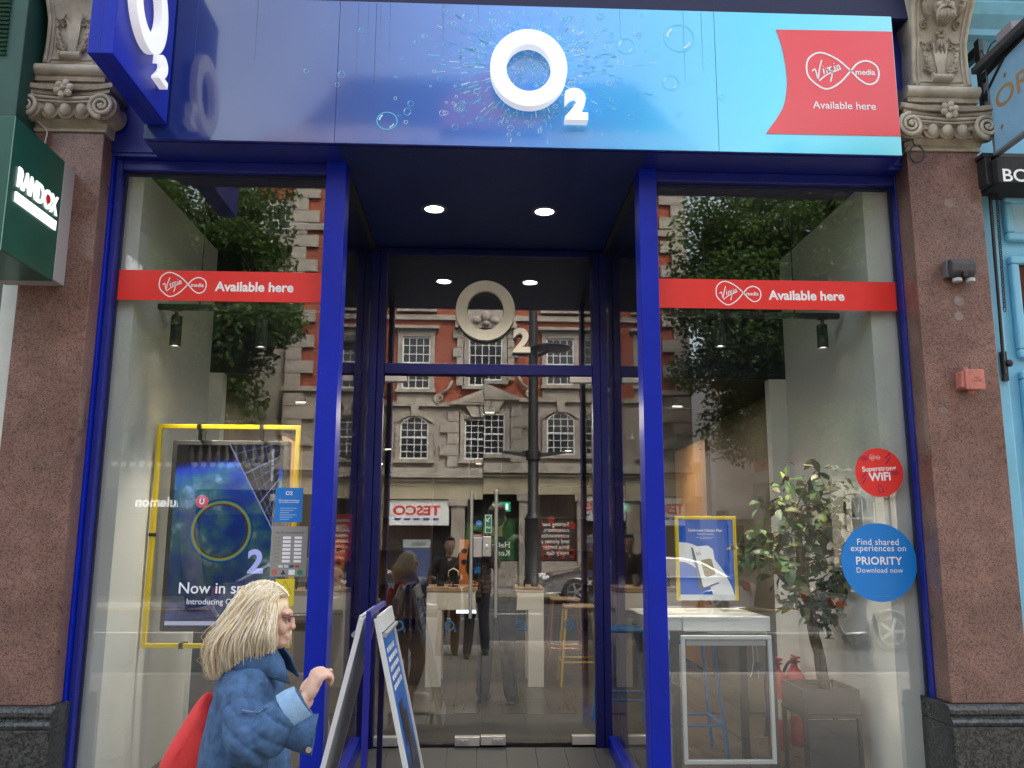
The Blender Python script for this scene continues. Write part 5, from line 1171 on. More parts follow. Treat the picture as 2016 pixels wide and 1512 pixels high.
rs = thing('green_box_sign', 'dark green projecting box sign reading RANDOX HEALTH on the left pilaster', 'sign', (-2.45, -.6, 3.03))
rx1 = -2.275; rx0 = -2.62; ry0, ry1, rz0, rz1 = -.86, -.345, 3.035, 3.715
b = MB(); b.box(rx0, rx1, ry0, ry1, rz0, rz1); b.build('box', GREEN, rs, bevel=.004)
b = MB(); b.box(rx0+.03, rx1-.0, ry1+.002, YP-.001, rz0+.01, rz1-.01); b.build('mount', mat('pale_grey_mount', (.36, .33, .33), .6), rs, bevel=.003)
b = MB(); b.box(rx1-.0004, rx1+.0014, ry0+.0, ry0+.006, rz0, rz1); b.build('bright_edge', mat('pale_green_edge', (.25, .42, .35), .4), rs)
WB = mat('lit_white_letter', (.85, .86, .85), .35, emit=(1, 1, 1), es=.35)
text('sign_words', 'RANDOX', (rx1+.002, -.585, 3.435), w=.40, h=.105, m=WB, parent=rs, bold=.02, facing=rad(90), ext=.006)
b = MB(); b.box(rx1+.0005, rx1+.008, -.79, -.385, 3.305, 3.355); b.build('white_bar', WB, rs)
text('bar_words', 'HEALTH', (rx1+.0085, -.57, 3.33), w=.22, h=.026, m=mat('grey_ink', (.35, .4, .38), .5), parent=rs, facing=rad(90))
b = MB(); b.lathe([(.024, 0), (.024, .003)], (rx1+.009, -.497, 3.435), 18, rot=Matrix.Rotation(rad(90), 3, 'Y')); b.build('red_dot', RED, rs)

# ================================================================== RIGHT NEIGHBOUR
AQ = mat('aqua_blue_gloss_paint', (.20, .52, .70), .35, var=.08, vscale=5, rvar=.08); AQ2 = mat('aqua_blue_paint_soft', (.17, .43, .57), .5, var=.22, vscale=4)
ns = thing('aqua_shop_front', 'pale aqua blue timber shop front at the far right', 'shop', (3.4, 0, 0))
b = MB(); b.box(2.917, 5.2, -.08, .3, .02, 4.62); b.build('timber_wall', AQ, ns)
b = MB(); b.box(2.917, 5.2, -.30, .3, 4.90, 7.5); b.build('fascia_board', AQ2, ns)
b = MB(); prof = [(-.08, 4.62), (-.12, 4.63), (-.12, 4.66), (-.16, 4.70), (-.20, 4.72), (-.20, 4.76), (-.26, 4.82), (-.29, 4.88), (-.29, 4.898), (.3, 4.898), (.3, 4.62)]; b.prism(prof, 2.917, 5.2, lambda u, v, w: (w, u, v)); b.build('cornice', AQ2, ns)
b = MB(); b.box(2.917, 3.02, -.14, -.081, .02, 3.80); b.build('side_stile', AQ, ns, bevel=.006)
def panel(z0, z1, xa, glassy):
    w_ = .05
    o = None
    for nm, bx_ in (('frame_rail', (xa, 5.0, z1-w_, z1)), ('frame_rail', (xa, 5.0, z0, z0+w_)), ('frame_stile', (xa, xa+w_, z0+w_+.0005, z1-w_-.0005))):
        b = MB(); b.box(bx_[0], bx_[1], -.125, -.081, bx_[2], bx_[3]); b.build(nm, AQ, ns, bevel=.012)
    b = MB(); b.box(xa+w_+.002, 5.0, -.095 if not glassy else -.090, -.081, z0+w_+.002, z1-w_-.002); b.build('glass_pane' if glassy else 'raised_panel', BLACKPANE if glassy else mat('aqua_light_panel', (.36, .62, .76), .35, var=.05), ns)
xa = PX(1972, 430, -.11)
panel(PZ(1990, 475, -.1), PZ(1980, 385, -.1), xa+.02, False); panel(PZ(2000, 705, -.1), PZ(1990, 505, -.1), xa+.02, True); panel(1.3, PZ(2000, 730, -.1), xa+.02, True); panel(.2, 1.26, xa+.02, False)
# awning cassette with letters
BLKF = mat('black_canvas', (.014, .014, .015), .75, var=.3, vscale=20, bump=.3, bscale=120)
aw = thing('black_awning', 'black rolled awning with white letters BO above the aqua shop window', 'awning', (3.4, -.25, 3.6))
ax = PX(1956, 335, -.34)
za, zb2 = PZ(1985, 310, -.34), PZ(1985, 360, -.34)
b = MB(); b.box(ax+.02, 5.0, -.345, -.085, zb2, za); b.build('valance', BLKF, aw, bevel=.006)
b = MB(); b.box(ax-.02, ax+.018, -.30, -.085, zb2+.01, za+.02); b.build('end_plate', BLACK, aw, bevel=.004)
b = MB(); b.box(ax-.03, 5.0, -.30, -.086, za+.022, za+.045); b.build('cover_board', BLACK, aw)
xa2, zz = P(1975, 344, -.35); text('letters', 'BO', (xa2+.075, -.347, zz), w=.15, h=.078, m=WHITE_PRINT, parent=aw, bold=.015)
b = MB(); p0 = P(1946, 350, -.18); p1 = P(1980, 735, -.18); b.tube([(p0[0], -.18, p0[1]), (p1[0], -.17, p1[1])], .010, 8); arm = b.build('arm', BLACK, aw, smooth='auto')
x, z = P(1980, 715, -.17); b = MB(); b.box(x-.014, x+.014, -.165, -.141, z-.10, z+.07); b.ell((x+.02, -.17, z), (.022, .02, .022)); b.build('arm_bracket', BLACK, aw)
# chain of single links
ch = thing('steel_chain', 'thin dark chain hanging beside the awning arm on the aqua shop', 'chain', (3.0, -.16, 3.0))
a = P(1962, 385, -.2); c = P(1978, 608, -.2)
lm = MB(); r = .008; lm.tube([(r*math.cos(q_), 0, .019*math.sin(q_)) for q_ in np.linspace(0, 2*math.pi, 13)[:-1]], .0028, 6, closed=True); first = None; N_ = 30; co = ORG[ch.name]
for k in range(N_):
    u = k/(N_-1); loc = Vector((a[0]+(c[0]-a[0])*u+.0, -.2, a[1]+(c[1]-a[1])*u))-co
    if first is None: first = lm.build('chain_link', BLACK, ch, smooth=True, org=Vector()); o = first
    else: o = part_copy(first, ch, loc)
    o.location = loc; o.rotation_euler = (0, 0, rad(90)*(k % 2)+.3)
# hanging sign
hg = thing('aqua_hanging_sign', 'pale blue hanging sign with gold letters and stars on a black bracket', 'sign', (3.0, -.7, 3.9))
SGN = mat('powder_blue_board', (.22, .42, .58), .45, var=.1, vscale=5); GOLD = mat('dull_gold_paint', (.36, .22, .09), .45, var=.1)
b = MB(); b.box(2.957, 2.99, -1.15, -.315, 3.905, 4.44); b.build('board', SGN, hg, bevel=.003)
b = MB(); b.box(2.954, 2.993, -1.152, -.313, 3.890, 3.904); b.box(2.954, 2.993, -.312, -.302, 3.89, 4.44); b.build('board_edge', mat('grey_edge', (.16, .18, .20), .5), hg)
text('letters', 'ORI', (2.956, -.545, 4.19), w=.36, h=.12, m=GOLD, parent=hg, bold=.012, facing=rad(-90))
sm = MB()
for k in range(8):
    aa = 2*math.pi*k/8; b2 = .5*math.pi/8; R_ = .030 if k % 2 == 0 else .020
    sm.add([(0, .004*math.cos(aa+1.57), .004*math.sin(aa+1.57)), (0, R_*math.cos(aa), R_*math.sin(aa)), (0, -.004*math.cos(aa+1.57), -.004*math.sin(aa+1.57))], [(0, 1, 2)])
sm.add([(0, .009*math.cos(k*.785), .009*math.sin(k*.785)) for k in range(8)], [tuple(range(8))])
first = None; ho = ORG[hg.name]
for (y_, z_) in ((-.47, 4.30), (-.40, 4.02), (-.66, 4.01), (-.72, 4.36), (-.95, 4.34), (-.92, 4.0)):
    if first is None: first = sm.build('star', GOLD, hg, org=Vector(), fixn=False); o = first
    else: o = part_copy(first, hg, (0, 0, 0))
    o.location = Vector((2.9555, y_, z_))-ho
for nm_, a_, c_, w_, d_ in (('bracket_plate', (2.972, -.235, 4.22), (2.972, -.235, 4.66), .05, .03), ('bracket_arm', (2.972, -.24, 4.40), (2.972, -1.2, 4.47), .035, .045), ('bracket_brace', (2.972, -.24, 4.26), (2.972, -.50, 4.42), .03, .035)):
    b = MB(); b.bar(a_, c_, w_, d_); b.build(nm_, BLACK, hg, bevel=.003)
b = MB(); b.box(2.95, 2.99, -.22, -.082, 4.56, 4.62); b.build('wall_fixing', BLACK, hg)
b = MB(); b.bar((2.925, -.25, 4.445), (2.925, -1.15, 4.455), .05, .04); b.build('lamp_trough', mat('grey_black_metal', (.05, .048, .05), .45, var=.2, vscale=15), hg, bevel=.004)
b = MB(); b.box(2.92, 2.99, -.62, -.48, 4.48, 4.54); b.build('lamp_mount', mat('mauve_grey_metal', (.25, .23, .25), .5), hg, bevel=.003)
b = MB(); b.tube(cat_rom([(2.97, -.26, 4.58), (2.95, -.31, 4.53), (2.95, -.33, 4.47), (2.96, -.31, 4.50), (2.97, -.36, 4.56), (2.97, -.48, 4.53)], 5), .004, 6); b.build('flex', BLACK, hg, smooth=True)
# ================================================================== THE OTHER SIDE OF THE STREET (seen mirrored in the glass)
YO = -21.0; BX = .3
OBRICK = brick_mat('opposite_red_brick', (.36, .070, .030), (.28, .052, .026), (.30, .18, .12)); OST = mat('opposite_portland_stone', (.33, .29, .25), .85, var=.38, vscale=1.2, bump=.2, bscale=12)
OST2 = mat('opposite_stone_trim', (.38, .34, .29), .8, var=.3, vscale=2); SASH = mat('white_sash_paint', (.75, .75, .74), .5); SLATE = mat('grey_roof_slate', (.035, .036, .042), .7, var=.25, vscale=4)
OPANE = mat('opposite_window_pane', (.02, .024, .03), .08, spec=.6)
def sash_mesh(w, h, cols, rows, arch=0.):
    """white sash frame with glazing bars and its dark panes; base centre at origin, facing +y"""
    f = MB(); t_ = .05
    top = lambda x: h-arch*(2*x/w)**2 if arch else h
    f.box(-w/2, w/2, 0, .06, 0, t_); f.box(-w/2, -w/2+t_, 0, .06, t_, top(w/2)); f.box(w/2-t_, w/2, 0, .06, t_, top(w/2))
    n = 9 if arch else 1
    for i in range(n):
        xa, xb = -w/2+w*i/n, -w/2+w*(i+1)/n
        f.add([(xa, 0, top(xa)-t_), (xb, 0, top(xb)-t_), (xb, 0, top(xb)), (xa, 0, top(xa)), (xa, .06, top(xa)-t_), (xb, .06, top(xb)-t_), (xb, .06, top(xb)), (xa, .06, top(xa))], [(0,1,2,3),(4,7,6,5),(0,4,5,1),(3,2,6,7),(0,3,7,4),(1,5,6,2)])
    for c in range(1, cols):
        x = -w/2+w*c/cols; f.box(x-.013, x+.013, .012, .052, t_, top(x)-t_*.6)
    for r in range(1, rows):
        z = h*r/rows; k = .03 if r == rows//2 else .013
        if z < top(w/2)-.02: f.box(-w/2+t_, w/2-t_, .01, .054, z-k, z+k)
        else:
            xm = w/2*math.sqrt(max(0, (h-z)/arch))-.03
            if xm > .1: f.box(-xm, xm, .01, .054, z-k, z+k)
    g = MB()
    pts = [(-w/2+.01, .01), (w/2-.01, .01)]+([(w/2-.01-(w-.02)*i/10, top(w/2-.01-(w-.02)*i/10)-.01) for i in range(11)] if arch else [(w/2-.01, h-.01), (-w/2+.01, h-.01)])
    g.add([(x, .02, z) for x, z in pts], [tuple(range(len(pts)))])
    return f, g
def surround_mesh(w, h, arch, hood, sill=True, key=False):
    s = MB(); t_ = .15
    s.box(-w/2-t_, -w/2-.005, 0, .12, -.02, h-(arch or 0)); s.box(w/2+.005, w/2+t_, 0, .12, -.02, h-(arch or 0))
    if arch:
        n = 9; top = lambda x: h-arch*(2*x/w)**2
        for i in range(n):
            xa, xb = -w/2-t_+(w+2*t_)*i/n, -w/2-t_+(w+2*t_)*(i+1)/n; k = w/(w+2*t_); za, zb_ = top(xa*k)+.004, top(xb*k)+.004
            s.add([(xa, 0, za), (xb, 0, zb_), (xb, 0, zb_+.18), (xa, 0, za+.18), (xa, .12, za), (xb, .12, zb_), (xb, .12, zb_+.18), (xa, .12, za+.18)], [(0,1,2,3),(4,7,6,5),(0,4,5,1),(3,2,6,7),(0,3,7,4),(1,5,6,2)])
        s.prism([(-.1, h-.02), (.1, h-.02), (.15, h+.42), (-.15, h+.42)], .121, .2)
    else: s.box(-w/2-t_, w/2+t_, 0, .12, h+.005, h+.16)
    if hood: s.box(-w/2-.2, w/2+.2, 0, .10, h+.162, h+.26); s.box(-w/2-.28, w/2+.28, 0, .28, h+.262, h+.36)
    if sill: s.box(-w/2-.2, w/2+.2, 0, .2, -.13, -.022)
    return s
bw = thing('brick_mansion_block', 'red brick and pale stone mansion block over the supermarket across the road', 'building', (BX, YO, -.1))
def wbox(nm, x0, x1, y0, y1, z0, z1, m_, par=bw, bevel=0):
    b = MB(); b.box(BX+x0, BX+x1, YO+y0, YO+y1, z0, z1); return b.build(nm, m_, par, bevel=bevel)
HW = 6.2
wbox('brick_wall', -HW, HW, -9, 0, 6.02, 13.6, OBRICK); wbox('stone_wall', -HW-.02, HW+.02, -9, .03, 3.95, 6.018, OST)
wbox('shop_cornice', -HW-.1, HW+.1, -.3, .45, 3.62, 3.94, OST2); wbox('shop_frieze', -HW, HW, -.3, .22, 2.93, 3.618, mat('beige_frieze', (.42, .37, .26), .8, var=.15, vscale=2)); wbox('frieze_moulding', -HW-.05, HW+.05, -.2, .32, 3.50, 3.60, OST2); wbox('string_course', -HW-.06, HW+.06, -.2, .16, 6.02, 6.16, OST2)
wbox('string_course', -HW-.05, HW+.05, -.2, .12, 9.02, 9.2, OST2); wbox('string_course', -HW-.05, HW+.05, -.2, .12, 11.12, 11.32, OST2); wbox('top_cornice', -HW-.25, HW+.25, -.5, .55, 13.4, 13.75, OST2); wbox('parapet', -HW, HW, -.3, .1, 13.752, 14.3, OST)
b = MB(); b.prism([(-HW, 14.301), (HW, 14.301), (HW-1.6, 16.2), (-HW+1.6, 16.2)], YO-8.5, YO-.31, lambda u, v, w: (BX+u, w, v)); b.build('roof', SLATE, bw)
for cxk in (-4.9, 4.6):
    c_ = wbox('chimney', cxk-.7, cxk+.7, -4, -2.6, 15.0, 17.2, OBRICK)
    for k in range(4): b = MB(); b.lathe([(.13, 0), (.11, .6)], (BX+cxk-.5+.33*k, YO-3.3, 17.2), 10); b.build('chimney_pot', mat('terracotta_pot', (.4, .2, .1), .8), c_)
b = MB(); b.prism([(-1.6, 13.76), (1.6, 13.76), (1.6, 15.2), (0, 16.4), (-1.6, 15.2)], YO-.3, YO+.1, lambda u, v, w: (BX+u, w, v)); b.build('gable', OBRICK, bw)
def add_windows(par, mesh_key, cols_x, z, y, w, h, cols, rows, arch, hood, stone, key=False):
    f, g = sash_mesh(w, h, cols, rows, arch); s = surround_mesh(w, h, arch, hood)
    po = ORG[par.name]; first = None
    for x in cols_x:
        loc = Vector((BX+x if par is bw else x, y, z))-po
        if first is None:
            fo_ = f.build('window', SASH, par, org=Vector()); fo_.location = loc
            gl_ = g.build('pane', OPANE, fo_, org=Vector(), fixn=False); sr = s.build('surround', stone, fo_, org=Vector()); first = (fo_, gl_, sr)
        else:
            fo_ = part_copy(first[0], par, loc)
            for ch_ in first[1:]: part_copy(ch_, fo_, (0, 0, 0))
cx5 = (-4.3, -2.45, 2.45, 4.3)
add_windows(bw, 'a', cx5, 4.25, YO+.032, .95, 1.45, 4, 6, .28, False, OST2)
add_windows(bw, 'b', cx5, 6.62, YO+.002, .95, 1.80, 4, 6, 0, True, OST2)
add_windows(bw, 'c', cx5, 9.42, YO+.002, .95, 1.45, 4, 5, 0, False, OST2)
add_windows(bw, 'd', (-4.3, -2.45, 0, 2.45, 4.3), 11.62, YO+.002, .95, 1.35, 4, 4, 0, False, OST2)
add_windows(bw, 'e', (-.1,), 4.25, YO+.032, 1.35, 1.36, 6, 6, 0, False, OST2)
add_windows(bw, 'f', (-.1,), 6.75, YO+.002, 1.15, 1.75, 5, 5, 0, False, OST2)
add_windows(bw, 'g', (-.1,), 9.6, YO+.002, 1.15, 1.3, 5, 4, 0, False, OST2)
for x in cx5: wbox('apron_panel', x-.62, x+.62, -.1, .08, 6.17, 6.47, OST2)
# rusticated blocks beside the middle windows, quoins at the corners: every stone its own piece
qb = MB(); qb.box(-.5, .5, 0, 1, 0, 1); first = None; bo = ORG[bw.name]
def stone_block(x0, x1, z0, z1, dep, y=YO):
    global first
    loc = Vector((BX+x0+(x1-x0)/2, y+.003, z0))-bo
    if first is None: first = qb.build('quoin_stone', OST2, bw, org=Vector()); o = first
    else: o = part_copy(first, bw, loc)
    o.location = loc; o.scale = (x1-x0-.012, dep, z1-z0-.02)
for s in (-1, 1):
    for k in range(18):
        z = 6.18+.40*k; wl_ = .85 if k % 2 else .48
        if z > 13.2: break
        stone_block(*sorted((s*HW, s*(HW-wl_))), z, z+.40, .09)
    for k in range(5):
        z = 3.97+.40*k; stone_block(*sorted((s*HW, s*(HW-(.95 if k % 2 else .6)))), z, z+.4, .10, YO+.03)
    for k in range(5): z = 4.0+.38*k; stone_block(*sorted((-.1+s*.86, -.1+s*(1.5 if k % 2 else 1.25))), z, z+.38, .10, YO+.03)
    for k in range(6): z = 6.75+.33*k; stone_block(*sorted((-.1+s*.75, -.1+s*(1.12 if k % 2 else .98))), z, z+.33, .12)
# ashlar courses of the stone storey, block by block between the windows
for r in range(5):
    z = 3.97+.408*r; x = -HW+1.0+(.45 if r % 2 else 0)
    while x < HW-1.0:
        x2 = min(x+.9, HW-1.0)
        if not any(abs((x+x2)/2-c) < (.62+(x2-x)/2) and 4.0 < z+.3 and z < 5.95 for c in cx5) and abs((x+x2)/2+.1) > 1.55+(x2-x)/2: stone_block(x, x2, z, z+.408, .022, YO+.03)
        x = x2
# pediments over the middle windows
b = MB(); c_ = BX-.1
b.prism([(c_-1.15, 6.07), (c_+1.15, 6.07), (c_+1.15, 6.15), (c_, 6.62), (c_-1.15, 6.15)], YO+.05, YO+.32); ped = b.build('pediment', OST2, bw)
b = MB(); b.prism([(c_-.80, 6.14), (c_+.80, 6.14), (c_, 6.46)], YO+.321, YO+.34); b.build('tympanum', OST, ped)
b = MB()
for k in (-1, 0, 1): b.prism([(c_+k*.30-.13, 5.66), (c_+k*.30+.13, 5.66), (c_+k*.46+.21, 6.06), (c_+k*.46-.21, 6.06)], YO+.13, YO+.26)
b.build('keystones', OST2, ped)
b = MB(); pts = [(c_-1.05, 8.72), (c_+1.05, 8.72)]+[(c_+1.05*math.cos(a), 8.80+.72*math.sin(a)) for a in np.linspace(0, math.pi, 15)]
b.prism(pts, YO+.02, YO+.30); ped2 = b.build('segmental_pediment', OST2, bw)
b = MB(); pts = [(c_-.8, 8.80), (c_+.8, 8.80)]+[(c_+.8*math.cos(a), 8.84+.52*math.sin(a)) for a in np.linspace(0, math.pi, 13)]; b.prism(pts, YO+.301, YO+.31); b.build('tympanum', OST, ped2)
b = MB(); b.ell((c_, YO+.34, 9.1), (.17, .12, .2)); b.ell((c_-.3, YO+.32, 8.98), (.16, .08, .13)); b.ell((c_+.3, YO+.32, 8.98), (.16, .08, .13)); b.ell((c_, YO+.34, 8.86), (.12, .1, .1)); b.build('carved_boss', OST2, ped2, smooth=True)
b = MB()
for s in (-1, 1): b.tube([(p[0], YO+.16, p[2]) for p in spiral(c_+s*1.55, 6.28, 0, .17, 1.6, s, 24, .2)], .045, 8); b.tube([(c_+s*1.5, YO+.14, 6.44), (c_+s*1.25, YO+.14, 6.62), (c_+s*1.12, YO+.14, 6.9)], .05, 8)
b.build('scroll_brackets', OST2, ped, smooth=True)
# ground floor: stone piers, dark glazing, posters, signs
for x in (-HW+.1, -3.55+.0, -.95, 1.28, 3.2, HW-.1): wbox('shop_pier', x-.22, x+.22, -.3, .15, -.15, 2.929, OST); wbox('pier_cap', x-.3, x+.3, -.28, .22, 2.72, 2.925, OST2)
wbox('stall_riser', .0-.73, 1.06, -.2, .05, -.15, .75, OST); wbox('stall_riser', 1.5, 2.98, -.2, .05, -.15, .75, OST); wbox('stall_riser', 3.42, 5.88, -.2, .05, -.15, .5, OST)
wbox('shop_glazing', -HW+.32, HW-.32, -.26, -.22, -.15, 2.928, mat('dark_shop_glass', (.02, .022, .024), .06, spec=.6))
def prod_mat(nm, a, c, s):
    m = bpy.data.materials.new(nm); m.use_nodes = True; N = m.node_tree.nodes; L = m.node_tree.links; bb = N['Principled BSDF']; tc = N.new('ShaderNodeTexCoord')
    v = N.new('ShaderNodeTexVoronoi'); v.inputs['Scale'].default_value = s; L.new(tc.outputs['Object'], v.inputs[0]); r = N.new('ShaderNodeValToRGB'); r.color_ramp.elements[0].color = (*a, 1); r.color_ramp.elements[1].color = (*c, 1); r.color_ramp.elements[1].position = .7
    L.new(v.outputs['Distance'], r.inputs[0]); L.new(r.outputs[0], bb.inputs['Base Color']); return m
WP = mat('poster_white_ink', (.8, .8, .8), .5)
fc = math.pi
def opp_poster(nm, label, x0, x1, z0, z1, m_, words, wz, ww, wx=None):
    t = thing(nm, label, 'poster', (BX+(x0+x1)/2, YO-.1, z0)); b = MB(); b.box(BX+x0, BX+x1, YO-.2, YO-.17, z0, z1); sh_ = b.build('sheet', m_, t)
    text('words', words, (BX+(wx if wx is not None else (x0+x1)/2), YO-.168, wz), w=ww, m=WP, parent=t, bold=.01, facing=fc, left=True, lines=.95); return t, sh_
t, sh_ = opp_poster('green_window_poster', 'green lettuce leaf poster in the supermarket window across the road', -.72, 1.04, .78, 2.15, prod_mat('lettuce_print', (.03, .16, .02), (.005, .04, .01), 3.5), 'Hello\nKensington', 1.12, 1.2)
b = MB()
for k in range(16):
    x, z = random.uniform(-.6, .95), random.uniform(1.3, 2.05); a = random.uniform(0, 6.28); L_ = random.uniform(.12, .3); b.add([(BX+x+L_*math.cos(a+d_)*f_, YO-.1685, z+L_*math.sin(a+d_)*f_*.6) for d_, f_ in ((0, 1), (.5, .75), (1.2, .5), (3.14, .35), (-1.2, .5), (-.5, .75))], [(0, 1, 2, 3, 4, 5)], k % 2)
b.build('leaf_print', [mat('lettuce_light', (.06, .22, .03), .6), mat('lettuce_dark', (.015, .09, .015), .6)], sh_, fixn=False, kind='stuff')
t, sh_ = opp_poster('red_window_poster', 'strawberry poster with white slogan in the supermarket window across the road', 1.52, 2.96, .78, 2.2, mat('poster_near_black', (.02, .012, .012), .6), 'Serving our\ncustomers,\ncommunities\nand planet a\nlittle better\nevery day.', 1.48, 1.0)
b = MB()
for k in range(26):
    x, z = random.uniform(1.62, 2.88), random.choice((random.uniform(1.85, 2.12), random.uniform(.85, 1.1), random.uniform(.9, 2.1))); r = random.uniform(.08, .15); b.add([(BX+x+r*.9*math.sin(q_)*(1-.25*math.cos(q_)), YO-.1688, z-r*math.cos(q_)) for q_ in np.linspace(0, 2*math.pi, 13)[:-1]], [tuple(range(12))], 0); b.add([(BX+x+.07*math.cos(q_)*(1 if i % 2 else .4), YO-.1686, z+r*.8+.05*math.sin(q_)*(1 if i % 2 else .4)) for i, q_ in enumerate(np.linspace(0, 2*math.pi, 11)[:-1])], [tuple(range(10))], 1)
b.build('fruit_print', [mat('strawberry_red', (.38, .015, .015), .6, var=.4, vscale=14), mat('strawberry_leaf', (.04, .2, .03), .6)], sh_, fixn=False, kind='stuff')
RT = mat('sign_red_ink', (.6, .02, .02), .5); BT = mat('sign_blue_ink', (.02, .04, .3), .5)
SGW = mat('sign_white_board', (.72, .73, .72), .5)
def opp_sign(label, x0, x1, words, wx, ww, script=None):
    t = thing('supermarket_sign', label, 'sign', (BX+(x0+x1)/2, YO+.1, 2.1), 'white supermarket signs'); b = MB(); b.box(BX+x0, BX+x1, YO+.0, YO+.14, 2.08, 2.90); b.build('board', SGW, t)
    text('words', words, (BX+wx, YO+.142, 2.56), w=ww, h=.32, m=RT, parent=t, bold=.035, facing=fc)
    for k in range(5): b = MB(); xs = BX+wx-ww/2+ww*(k+.1)/5; b.prism([(xs, 2.24), (xs+ww/5*.62, 2.24), (xs+ww/5*.8, 2.31), (xs+ww/5*.12, 2.31)], YO+.141, YO+.144); b.build('blue_dash', BT, t)
    if script: text('script_words', script, (BX+wx-ww/2-.72, YO+.142, 2.50), w=1.2, m=BT, parent=t, bold=.01, facing=fc, shear=.3)
opp_sign('white supermarket sign reading TESCO left of the lamp post across the road', -3.3, -1.25, 'TESCO', -2.3, 1.55)
opp_sign('white supermarket sign reading TESCO express right of the lamp post across the road', 3.45, 5.95, 'TESCO', 5.35, .95, 'express')
t = thing('hello_door_sign', 'blue door panel with a pale band reading Hello across the road', 'sign', (BX-2.3, YO, -.1)); b = MB(); b.box(BX-2.75, BX-1.85, YO-.2, YO-.17, .2, 1.35); b.build('blue_panel', mat('dusty_blue_print', (.03, .06, .16), .6), t)
b = MB(); b.box(BX-2.75, BX-1.85, YO-.169, YO-.165, 1.36, 1.62); b.build('pale_band', mat('pale_band', (.3, .36, .36), .6), t); text('words', 'Hello.', (BX-2.25, YO-.1645, 1.49), h=.15, m=MATS['dark_ink'], parent=t, bold=.02, facing=fc)
# --- left corner building with the sportswear sign
lb_ = thing('cornice_building', 'pale stone building with balustrade left of the brick block across the road', 'building', (-12, YO, -.1))
def xb(nm, par, x0, x1, y0, y1, z0, z1, m_, bevel=0): b = MB(); b.box(x0, x1, y0, y1, z0, z1); return b.build(nm, m_, par, bevel=bevel)
LST = mat('left_stone', (.36, .33, .28), .85, var=.25, vscale=1.3)
xb('wall', lb_, -24, -5.95, YO-9, YO-.3, 4.6, 10.6, LST); xb('shop_fascia', lb_, -24, -5.95, YO-.6, YO+.05, 2.35, 3.05, mat('charcoal_fascia', (.03, .03, .032), .5)); xb('shop_cornice', lb_, -24, -5.95, YO-.6, YO+.2, 3.052, 3.5, LST); xb('shop_glazing', lb_, -24, -5.95, YO-.5, YO-.4, -.1, 2.349, mat('left_shop_glass', (.02, .02, .02), .06)); xb('top_cornice', lb_, -24.2, -5.9, YO-.6, YO+.15, 10.6, 10.95, OST2)
xb('balcony_slab', lb_, -24, -5.95, YO-.6, YO+.1, 3.52, 3.7, OST2); xb('balcony_rail', lb_, -24, -5.95, YO-.12, YO+.08, 4.45, 4.58, OST2)
bl_ = MB(); bl_.lathe([(.07, 0), (.07, .05), (.04, .1), (.085, .28), (.09, .36), (.04, .55), (.05, .65), (.07, .7), (.07, .74)], (0, 0, 0), 10); first2 = None; lo_ = ORG[lb_.name]
for k in range(48):
    loc = Vector((-6.2-.26*k, YO-.02, 3.702))-lo_
    if first2 is None: first2 = bl_.build('baluster', OST2, lb_, smooth=True, org=Vector()); o = first2
    else: o = part_copy(first2, lb_, loc)
    o.location = loc
add_windows(lb_, 'h', (-7.6, -9.8, -12.0, -14.2), 5.1, YO-.298, 1.1, 2.0, 3, 4, 0, True, OST2); add_windows(lb_, 'i', (-7.6, -9.8, -12.0, -14.2), 8.3, YO-.298, 1.1, 1.6, 3, 4, 0, False, OST2)
b = MB(); b.prism([(YO-.7, 10.951), (YO-2.6, 12.6), (YO-8, 12.6), (YO-8.5, 10.951)], -24, -5.96, lambda u, v, w: (w, u, v)); b.build('mansard_roof', SLATE, lb_)
dm = xb('dormer', lb_, -7.1, -5.97, YO-2.4, YO-.72, 10.952, 12.4, mat('white_dormer', (.6, .6, .6), .6)); f, g = sash_mesh(.8, 1.1, 4, 4); o = f.build('dormer_window', SASH, lb_, org=Vector()); o.location = Vector((-6.5, YO-.715, 11.15))-lo_; gg = g.build('pane', OPANE, o, org=Vector(), fixn=False)
ck = xb('chimney', lb_, -7.9, -6.4, YO-4, YO-3, 12.6, 14.9, OBRICK); xb('chimney_cap', ck, -8.0, -6.3, YO-4.1, YO-2.9, 14.901, 15.1, OST2)
for k in range(3): b = MB(); b.lathe([(.14, 0), (.12, .6)], (-7.6+.4*k, YO-3.5, 15.1), 10); b.build('chimney_pot', MATS['terracotta_pot'], ck)
ls = thing('sportswear_sign', 'dark shop sign reading lululemon with a red disc across the road at the left', 'sign', (-9.0, YO+.06, 2.4)); text('words', 'lululemon', (-9.25, YO+.06, 2.68), w=1.55, m=mat('lit_sign_white', (.8, .8, .8), .5, emit=(1, 1, 1), es=.6), parent=ls, bold=.03, facing=fc, ext=.01)
b = MB(); b.lathe([(.19, 0), (.19, .02)], (-8.1, YO+.08, 2.70), 24, rot=Matrix.Rotation(rad(90), 3, 'X')); b.build('red_disc', mat('lit_red_disc', (.6, .02, .03), .5, emit=(1, .05, .06), es=.5), ls)
text('disc_mark', 'U', (-8.1, YO+.084, 2.70), h=.17, m=MATS['lit_sign_white'], parent=ls, bold=.02, facing=fc)
for k, x in enumerate((-9.9, -9.3, -8.9, -8.3, -8.0)): pass
